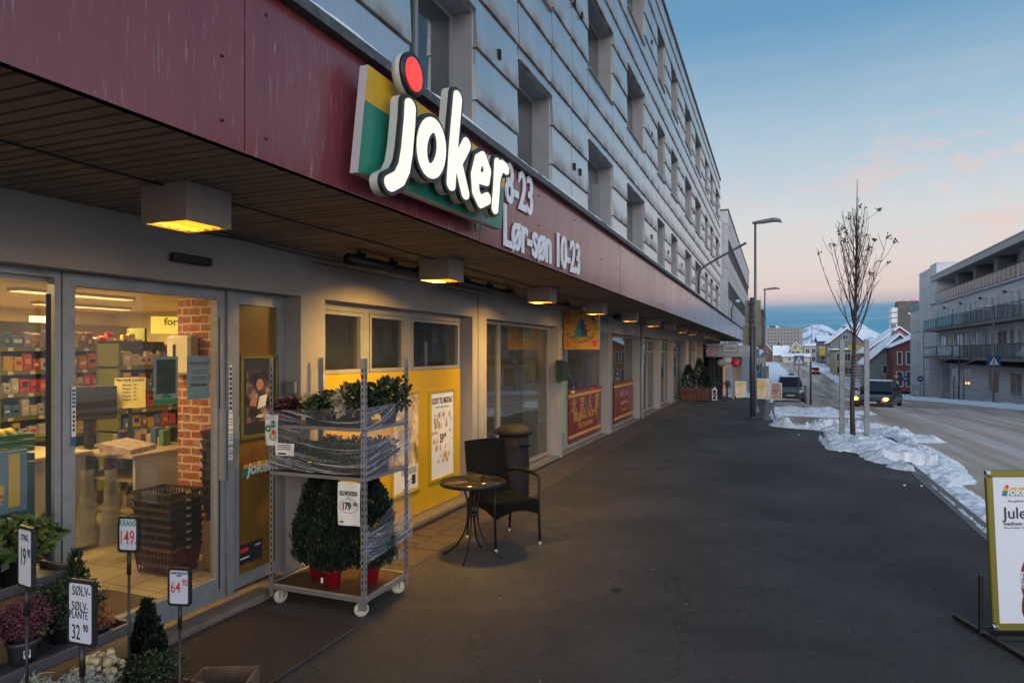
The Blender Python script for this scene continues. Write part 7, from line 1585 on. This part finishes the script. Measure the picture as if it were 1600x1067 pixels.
# --- grey apartment block across the road
ap = thing('apartment_building', 'grey boarded apartment block with glass balconies across the road', 'building', (16.8,60,gz(60)))
AX = 16.8; mb = MB()
mb.box(AX,30,20,81,-4.6,7.3); mb.box(AX,30,81,90,1.5,7.3); mb.box(AX+4,30,81,90,-4.6,1.5); mb.box(AX+1.7,30,20,90,7.3,9.9); mb.box(AX-.25,30,90.0,95.6,-4.6,11.6); mb.box(AX-.15,22,86.6,90,7.4,11.9); mb.box(AX,30,95.6,103,-4.6,7.2); mb.box(AX+2.4,30,95.6,103,7.2,10.4)
mb.build('wall', M_HG, ap)
mb = MB()
for y in (24,33,42,51,60,66.5,73,79.5): mb.box(AX+.35,AX+1.69,y,y+.9,7.35,9.9)
mb.box(AX+.03,AX+.06,20,103,-4.6,-4.5); mb.build('dark_pier', mat('dark_boards', (.11,.11,.12), .7), ap)
mb = MB(); mb.box(AX-.35,30.2,20,88.5,9.9,10.45); mb.box(AX-.4,30.2,20,88.5,10.45,10.52); mb.box(AX+1.2,30,95.7,103.3,10.4,10.8); mb.build('roof', mat('roof_fascia_grey', (.26,.27,.28), .5), ap)
mb = MB(); mb.box(AX-.3,30,20,88.4,10.521,10.62); mb.box(AX-.1,30,90,95.5,11.601,11.68); mb.box(AX+1.3,30,95.7,103.2,10.801,10.88); mb.box(AX-.3,AX,20,86.5,7.301,7.36); mb.build('roof_snow', M_SNOWR, ap)
mb = MB()
for x, y in ((20,84),(21,80),(19,98)): mb.box(x,x+.5,y,y+.5,10.6,11.3)
mb.build('chimney', M_POLED, ap)
M_RAILG = glass_mat('rail_glass', (.76,.81,.83), 1.14, .2)
def railing(root, x0, x1, y0, y1, z, h=1.05, faces='f'):
    mb = MB()
    def run(a, b2):
        mb.tube([(a[0],a[1],z+h),(b2[0],b2[1],z+h)], .03, 6); mb.tube([(a[0],a[1],z+.08),(b2[0],b2[1],z+.08)], .02, 5); l = math.dist(a, b2); n = max(1, int(l/1.1))
        for i in range(n+1): q = (a[0]+(b2[0]-a[0])*i/n, a[1]+(b2[1]-a[1])*i/n); mb.tube([(q[0],q[1],z),(q[0],q[1],z+h)], .022, 5)
    run((x0,y0),(x0,y1))
    if 's' in faces: run((x0,y0),(x1,y0)); run((x0,y1),(x1,y1))
    r_ = mb.build('railing', M_POLED, root, loc=(x0,y0,z)); mb = MB(); mb.box(x0-.01,x0+.01,y0,y1,z+.1,z+h-.05)
    if 's' in faces: mb.box(x0+.01,x1,y0-.01,y0+.01,z+.1,z+h-.05); mb.box(x0+.01,x1,y1-.01,y1+.01,z+.1,z+h-.05)
    mb.build('glass', M_RAILG, r_)
railing(ap, AX-.25, AX, 20, 86.4, 7.36); railing(ap, AX-.15, AX, 95.8, 103, 7.2)
for k in range(10):
    y1 = 87-k*6.7; y0 = y1-6.2
    for z in (4.35,1.45):
        mb = MB(); mb.box(AX-1.35,AX-.001,y0,y1,z-.22,z); sl_ = mb.build('balcony', mat('balcony_slab', (.17,.15,.13), .8), ap, loc=(AX-1.3,y0,z)); railing(sl_, AX-1.3, AX, y0+.05, y1-.05, z, 1.05, 'fs')
F = wall_frame((AX,0,0), -90); sp_ = []
for k in range(10):
    yc = 87-k*6.7-3.1
    for z in (5.55,2.65): sp_ += [(-yc,z,2.3,1.9),(-(yc+2.5),z+.1,.8,1.5),(-(yc-2.4),z,.9,2.0)]
windows(ap, F, sp_[::2], M_WF2, M_PANEL_, .05); windows(ap, F, sp_[1::2], M_WF2, M_PANEF, .05)
windows(ap, wall_frame((AX+1.7,0,0),-90), [(-(y),8.5,.9 if i % 2 else 1.5,1.5) for i, y in enumerate([86,83.5,80,77,72,69.5,65,62,57,54,49,46,40,36])], M_WF2, M_PANEL_, .04)
windows(ap, wall_frame((AX-.25,0,0),-90), [(-91.2,z,.5,1.7) for z in (-2.6,.6,3.2,5.8,8.2)], M_WF2, M_PANEL_, .04)
windows(ap, F, [(-y,z,.55 if i % 2 else .9,1.6) for z in (5.3,2.4,-.6) for i, y in enumerate((97,98.6,100.3,101.8))]+[(-99.5,-2.9,3.6,1.3)], M_WF2, M_PANEL_, .04)
windows(ap, F, [(-y,-.55,w,1.7) for y, w in ((79,2.6),(74.3,2.6),(66,2.8),(60.5,2.6),(54,2.8),(48,2.6),(42,2.6),(35,2.8),(28,2.8))], M_WF2, mat('shop_pane_warm', (.12,.09,.07), .15, var=.8, vs=1.5, vcol=(.3,.12,.08)), .05)
mb = MB(); mb.box(AX+1.5,AX+1.7,83.6,83.8,-4.6,1.5); mb.box(AX+.2,AX+.4,86.2,86.4,-4.6,1.5); mb.build('porch_column', M_WF2, ap)
railing(ap, AX+.3, AX+.3, 81.2, 86, -3.1, 1.0)
mb = MB()
for y0, y1 in ((73.5,80.5),(52,71),(25,50)): mb.loft([[(AX-1.0,y0,.75),(AX,y0,1.1),(AX,y0,1.16),(AX-1.0,y0,.81)],[(AX-1.0,y1,.75),(AX,y1,1.1),(AX,y1,1.16),(AX-1.0,y1,.81)]])
mb.build('awning', M_POLED, ap)
mb = MB(); mb.s = True
for y in (82.7,76,69.3,62.6,56): mb.ball((AX-.2,y,6.6),.15,8,0,.8)
mb.build('wall_lamp', M_BLACK, ap)
mb = MB(); mb.box(AX-.06,AX-.02,73.6,73.9,-1.1,-.9); mb.box(AX-.06,AX-.02,74.6,74.8,-1.1,-.95); mb.build('candle_light', mat('candle_lit', (1,.4,.1), .5, emit=(1,.35,.08), es=4), ap)
# small bare tree before the apartment block
t = thing('street_tree', 'small bare tree with grey guard posts before the apartment block', 'tree', (14.3,66,gz(66))); mb = MB(); z_ = gz(66); r4 = random.Random(8); mb.tube([(14.3,66,z_),(14.32,66,z_+2.2),(14.35,66,z_+5.6)], [.06,.045,.012], 6)
for k in range(26):
    z = z_+1.9+k*.12; a = k*2.4; l = 1.4*(1-.02*k); p = Vector((14.33,66,z)); d = Vector((math.cos(a)*.6,math.sin(a)*.6,.8)).normalized(); mb.tube([p,p+d*l*.5,p+d*l+Vector((0,0,.15))], [.014,.01,.006], 4)
mb.build('trunk', M_BARK, t); mb = MB()
for dx_ in (-.35,.35): mb.box(14.3+dx_-.05,14.3+dx_+.05,65.95,66.05,z_,z_+2.1)
mb.build('guard_posts', M_POLE, t)
# --- wooden houses beyond the crossing, with snow on their roofs
def house(label, x0, x1, y, d, zb, ze, zr, col, kind='gable', peak=None, wins=(), roofcol=None, name='house', side=(), trim=None, grp=None, extra=None):
    """front wall faces the camera (-Y); gable: ridge runs away from it; eave: ridge runs across"""
    t = thing(name, label, 'house', (x0,y,zb), grp); m_ = mat('boards_'+'_'.join('%02d' % int(c*99) for c in col), col, .7, var=.3, vs=1.5, bump=.3, bs=4, st3=(.3,.3,5))
    e = .45; mb = MB(); px = peak if peak is not None else (x0+x1)/2
    if kind == 'gable':
        mb.loft([[(x0,y,zb),(x1,y,zb),(x1,y,ze),(px,y,zr),(x0,y,ze)],[(x0,y+d,zb),(x1,y+d,zb),(x1,y+d,ze),(px,y+d,zr),(x0,y+d,ze)]]); mb.build('wall', m_, t)
        sl = (zr-ze)/(px-x0); mb = MB(); ms_ = MB()
        for (xa, s_) in ((x0, 1), (x1, -1)):
            sl = (zr-ze)/abs(px-xa); xo, zo = xa-s_*e, ze-e*sl
            for q, lo, hi in ((mb,.0,.16),(ms_,.162,.42)):
                q.loft([[(xo,y-e,zo+lo),(px,y-e,zr+lo),(px,y-e,zr+hi),(xo,y-e,zo+hi)],[(xo,y+d+e,zo+lo),(px,y+d+e,zr+lo),(px,y+d+e,zr+hi),(xo,y+d+e,zo+hi)]])
    else:
        zr0 = zr; zr = ze+.1 if kind == 'hip' else zr
        mb.loft([[(x0,y,zb),(x0,y+d,zb),(x0,y+d,ze),(x0,y+d/2,zr),(x0,y,ze)],[(x1,y,zb),(x1,y+d,zb),(x1,y+d,ze),(x1,y+d/2,zr),(x1,y,ze)]]); mb.build('wall', m_, t)
        mb = MB(); ms_ = MB(); sl = (zr-ze)/(d/2)
        for ya, s_ in ((y, 1), (y+d, -1)):
            yo, zo = ya-s_*e, ze-e*sl
            for q, lo, hi in ((mb,.0,.16),(ms_,.162,.42)):
                q.loft([[(x0-e,yo,zo+lo),(x0-e,y+d/2,zr+lo),(x0-e,y+d/2,zr+hi),(x0-e,yo,zo+hi)],[(x1+e,yo,zo+lo),(x1+e,y+d/2,zr+lo),(x1+e,y+d/2,zr+hi),(x1+e,yo,zo+hi)]])
    if kind == 'hip':
        mb = MB(); ms_ = MB(); hx = d*.62
        for q, lo, hi in ((mb,0,.16),(ms_,.162,.42)):
            E_ = [(x0-e,y-e),(x1+e,y-e),(x1+e,y+d+e),(x0-e,y+d+e)]
            V_ = [(a_,b_,ze-.3+lo) for a_,b_ in E_]+[(a_,b_,ze-.3+hi) for a_,b_ in E_]+[(x0+hx,y+d/2,zr+hi),(x1-.5,y+d/2,zr+hi)]
            q.add(V_, [(0,1,5,4),(1,2,6,5),(2,3,7,6),(3,0,4,7),(4,5,9,8),(5,6,9),(6,7,8,9),(7,4,8),(3,2,1,0)])
    rf = mb.build('roof', M_POLED, t); ms_.build('roof_snow', M_SNOWR, rf)
    mb = MB(); mb.box(px-.4,px+.3,y+d*.45,y+d*.45+.7,zr-.4,zr+1.0); mb.build('chimney', mat('chimney_grey', (.15,.14,.13), .8), rf)
    windows(t, wall_frame((0,y,0),0), wins, M_WF2, M_PANEF, .05)
    windows(t, wall_frame((x0,0,0),-90), side, M_WF2, M_PANEF, .05)
    return t
zg = gz(112)
house('dark red boarded house squeezed against the apartment block', 16.9, 34, 118, 9, zg, 2.7, 6.6, (.12,.034,.032), 'gable', peak=25.5, wins=[(x,1.0,.55,1.9) for x in (17.8,19.0,20.2)]+[(x,-2.2,.8,2.2) for x in (17.8,19.1,20.4)])
house('grey green gabled house with a white cross window beside the red house', 14.0, 23.4, 124, 10, gz(124), .1, 4.6, (.17,.20,.19), 'gable', wins=[(16.9,-.9,1.2,1.3),(17.4,-3.4,.9,1.2)])
house('pink gabled house rising behind the grey green one', 15.6, 26.5, 140, 12, -4.2, 1.9, 6.3, (.42,.19,.24), 'gable', wins=[(20.4,3.7,.7,.8),(16.6,0,1.0,1.6)], side=[(-146,.2,1.2,1.4)])
house('long house with a wide snow roof and a yellow green front left of the tree', 11.6, 24, 158, 12, -3.6, 2.6, 7.0, (.26,.23,.12), 'hip', wins=[(12.6,.9,1.0,1.5),(14.2,.9,1.0,1.5),(12.6,-1.9,1.0,1.5),(14.3,-1.9,1.2,1.5)], side=[(-162,.9,1.2,1.5)])
house('dark grey gabled house with a small gable window on the hill', 12.6, 20.4, 185, 14, -2.4, 4.4, 7.7, (.13,.135,.145), 'gable', wins=[(16.1,5.7,1.1,1.2),(14.4,2.6,1,1.5),(14.4,-.4,1,1.5)], side=[(-188,2.6,1,1.5),(-192,2.6,1,1.5),(-188,-.2,1,1.5),(-192,-.2,1,1.5)])
house('second dark grey house just behind the gabled one on the hill', 11.2, 18, 205, 14, -1.5, 5.0, 6.4, (.10,.105,.11), 'eave', wins=[(12.2,3,1,1.5),(12.2,.5,1,1.5)], side=[(-208,3,1,1.5),(-213,3,1,1.5)])
t = thing('flat_building', 'plain beige flat roofed building at the top of the hill', 'building', (9.5,240,-2)); mb = MB(); mb.box(8.6,18,240,252,-3,4.3); mb.build('wall', mat('beige_render', (.26,.24,.21), .8), t); mb = MB(); mb.box(8.5,18.1,239.9,252,4.3,4.6); mb.build('roof_snow', M_SNOWR, t); windows(t, wall_frame((0,240,0),0), [(x,z,1.1,1.5) for x in (9.7,11.6,13.5,15.4) for z in (2.4,-.2)], M_WF2, M_PANEF, .09)
house('pale yellow house with dormers at the top of the street', 5.0, 9.4, 262, 9, -3, 3.0, 5.3, (.50,.45,.24), 'gable', peak=6.6, wins=[(5.9,1.8,.8,1.2),(7.6,1.8,.8,1.2),(5.9,-.4,.8,1.2),(8.4,-.4,.8,1.2),(6.6,3.7,.8,.9)])
house('white roofed low house left of the pale yellow one', -.5, 4.4, 268, 9, -3.2, 1.0, 4.2, (.22,.17,.13), 'eave', wins=[(1,.1,.9,.9)])
house('white roofed house with a brown gable at the left of the hill top', -6.5, -1.2, 275, 12, -3.2, 2.2, 5.6, (.2,.12,.09), 'gable', wins=[(-3.2,1.4,1,1)])
house('low cream house with a red spot on its wall behind the crest', 2.2, 10.2, 236, 6, -3, .5, 1.2, (.52,.47,.36), 'eave', wins=[(4.2,-.3,.7,.7),(8,-.3,.9,.7)])
# left side of the far street
t = thing('apartment_building', 'tall dark brown building end far down the left side of the street', 'building', (-5,125,-4)); mb = MB(); mb.box(-9,-2.1,125,150,-5,8.6); mb.build('wall', mat('brown_boards', (.07,.045,.035), .8), t); mb = MB(); mb.box(-9.1,-1.9,124.9,150,8.6,9.4); mb.build('roof', mat('brown_top', (.05,.03,.025), .8), t); windows(t, wall_frame((-2.1,0,0)), [(y,z,2,1.4) for y in (128,133,138) for z in (6.8,3.8,.8)], M_POLED, M_PANEF)
t = thing('house', 'small blue house end with a snowy roof behind the signpost', 'house', (-5,88,-3.5)); mb = MB(); mb.loft([[(-3.7,106,-4.4),(-1.95,106,-4.4),(-1.95,106,1.6),(-3.7,106,3.3)],[(-3.7,118,-4.4),(-1.95,118,-4.4),(-1.95,118,1.6),(-3.7,118,3.3)]]); mb.build('wall', mat('blue_boards', (.07,.14,.19), .7), t); mb = MB(); mb.loft([[(-3.8,105.8,3.42),(-1.7,105.8,1.42),(-1.7,105.8,1.7),(-3.8,105.8,3.7)],[(-3.8,118,3.42),(-1.7,118,1.42),(-1.7,118,1.7),(-3.8,118,3.7)]]); mb.build('roof_snow', M_SNOWR, t); windows(t, wall_frame((0,106,0),0), [(-2.5,-.4,.5,1.0)], M_WF2, M_PANEF)
t = thing('house', 'narrow olive house beyond the blue one', 'house', (-3,122,-4.3)); mb = MB(); mb.box(-3.5,-1.1,121,124.5,-4.6,-.4); mb.build('wall', mat('olive_boards', (.16,.14,.09), .8), t); mb = MB(); mb.box(-3.5,-1.0,120.9,124.5,-.4,-.1); mb.build('roof_snow', M_SNOWR, t); windows(t, wall_frame((0,121,0),0), [(-1.7,-2.2,.5,.9)], M_WF2, M_PANEF)
# office slab, tower, spruces far away
t = thing('office_building', 'distant concrete office slab with rows of square dark windows', 'building', (0,640,-8)); D = 640
mb = MB(); mb.box(-13,22,D,D+15,-8,24.0); mb.build('wall', mat('concrete_far', (.22,.21,.20), .8), t); mb = MB(); mb.box(-5.5,0,D+3,D+9,24,26.0); mb.box(4,8,D+3,D+9,24,24.7); mb.build('roof', M_POLED, t)
windows(t, wall_frame((0,D,0),0), [(-6+2.72*i,22-2.95*j,1.25,1.25) for i in range(10) for j in range(6)], M_POLED, M_PANEF, .05)
t = thing('tower', 'tall dark concrete tower with a pale stair strip and red lights on top', 'tower', (62,430,-8)); s_, c_ = math.sin(YAW), math.cos(YAW)
mb = MB(); mb.box(63.5,73.5,425,437,-8,30.5); mb.build('wall', mat('tower_concrete', (.10,.09,.08), .8, var=.3, vs=.3), t); mb = MB(); mb.box(60.5,63.49,426,436,-8,27); mb.build('stair_strip', M_SWHITE, t); mb = MB()
for i, x in enumerate((64.2,68,73)): mb.box(x-.3,x+.3,425.5,426,30.5,31.3)
mb.build('warning_light', mat('red_warning', (.8,.05,.05), .5, emit=(1,.1,.1), es=2), t); mb = MB(wall_frame((70.3,424.9,23.5),0)); mb.box(-2,2,-.4,.4,0,.05); mb.build('name_band', M_SWHITE, t); mb = MB()
for z in range(0,27,3): mb.box(60.45,60.5,427,435,z,z+.4); mb.box(60.5,63.4,425.9,426,z,z+.5)
mb.build('stair_window', M_PANEF, t)
def spruce(label, x, y, z, h, r, seed, n=1600):
    t = thing('spruce_tree', label, 'tree', (x,y,z)); mb = MB(); mb.tube([(x,y,z),(x,y,z+h*.95)], [r*.09,.03], 6); mb.build('trunk', M_BARK, t); r_ = random.Random(seed); mb = MB()
    for _ in range(n):
        f = r_.random()**.8; a = r_.random()*6.28; rr_ = r*(1.02-f)*(.75+.25*math.sin(a*3+int(f*11)*2))*r_.uniform(.2,1)**.5; p = Vector((x+rr_*math.cos(a), y+rr_*math.sin(a), z+h*(.12+.88*f)-rr_*.15)); d = Vector((math.cos(a),math.sin(a),-.1)); w = Vector((-d.y,d.x,0)); s_ = r*.16*r_.uniform(.6,1.3)
        mb.add([p-w*s_*.4,p+d*s_*1.3,p+w*s_*.4,p-d*s_*.4+Vector((0,0,s_*.4))],[(0,1,2,3)])
    mb.build('foliage', mat('spruce_needles', (.012,.02,.016), .8), t)
spruce('dark spruce between the tower and the apartment block', 30.5, 160, -4, 10.8, 3.2, 1, 1800); spruce('second smaller dark spruce right of the first', 33.3, 165, -4, 9.6, 2.4, 2, 1200)
spruce('small dark spruce in front of the left part of the office slab', 1.0, 290, -3.5, 9.5, 2.6, 3, 900); spruce('small dark spruce in front of the middle of the office slab', 5.0, 300, -3.5, 8.8, 3.0, 4, 900)
t = thing('mast', 'thin radio mast on the snowy slope', 'mast', (27,620,-8)); mb = MB(); mb.tube([(28.5,620,-8),(28.5,620,24)], .25, 5); mb.build('pole', M_POLED, t)
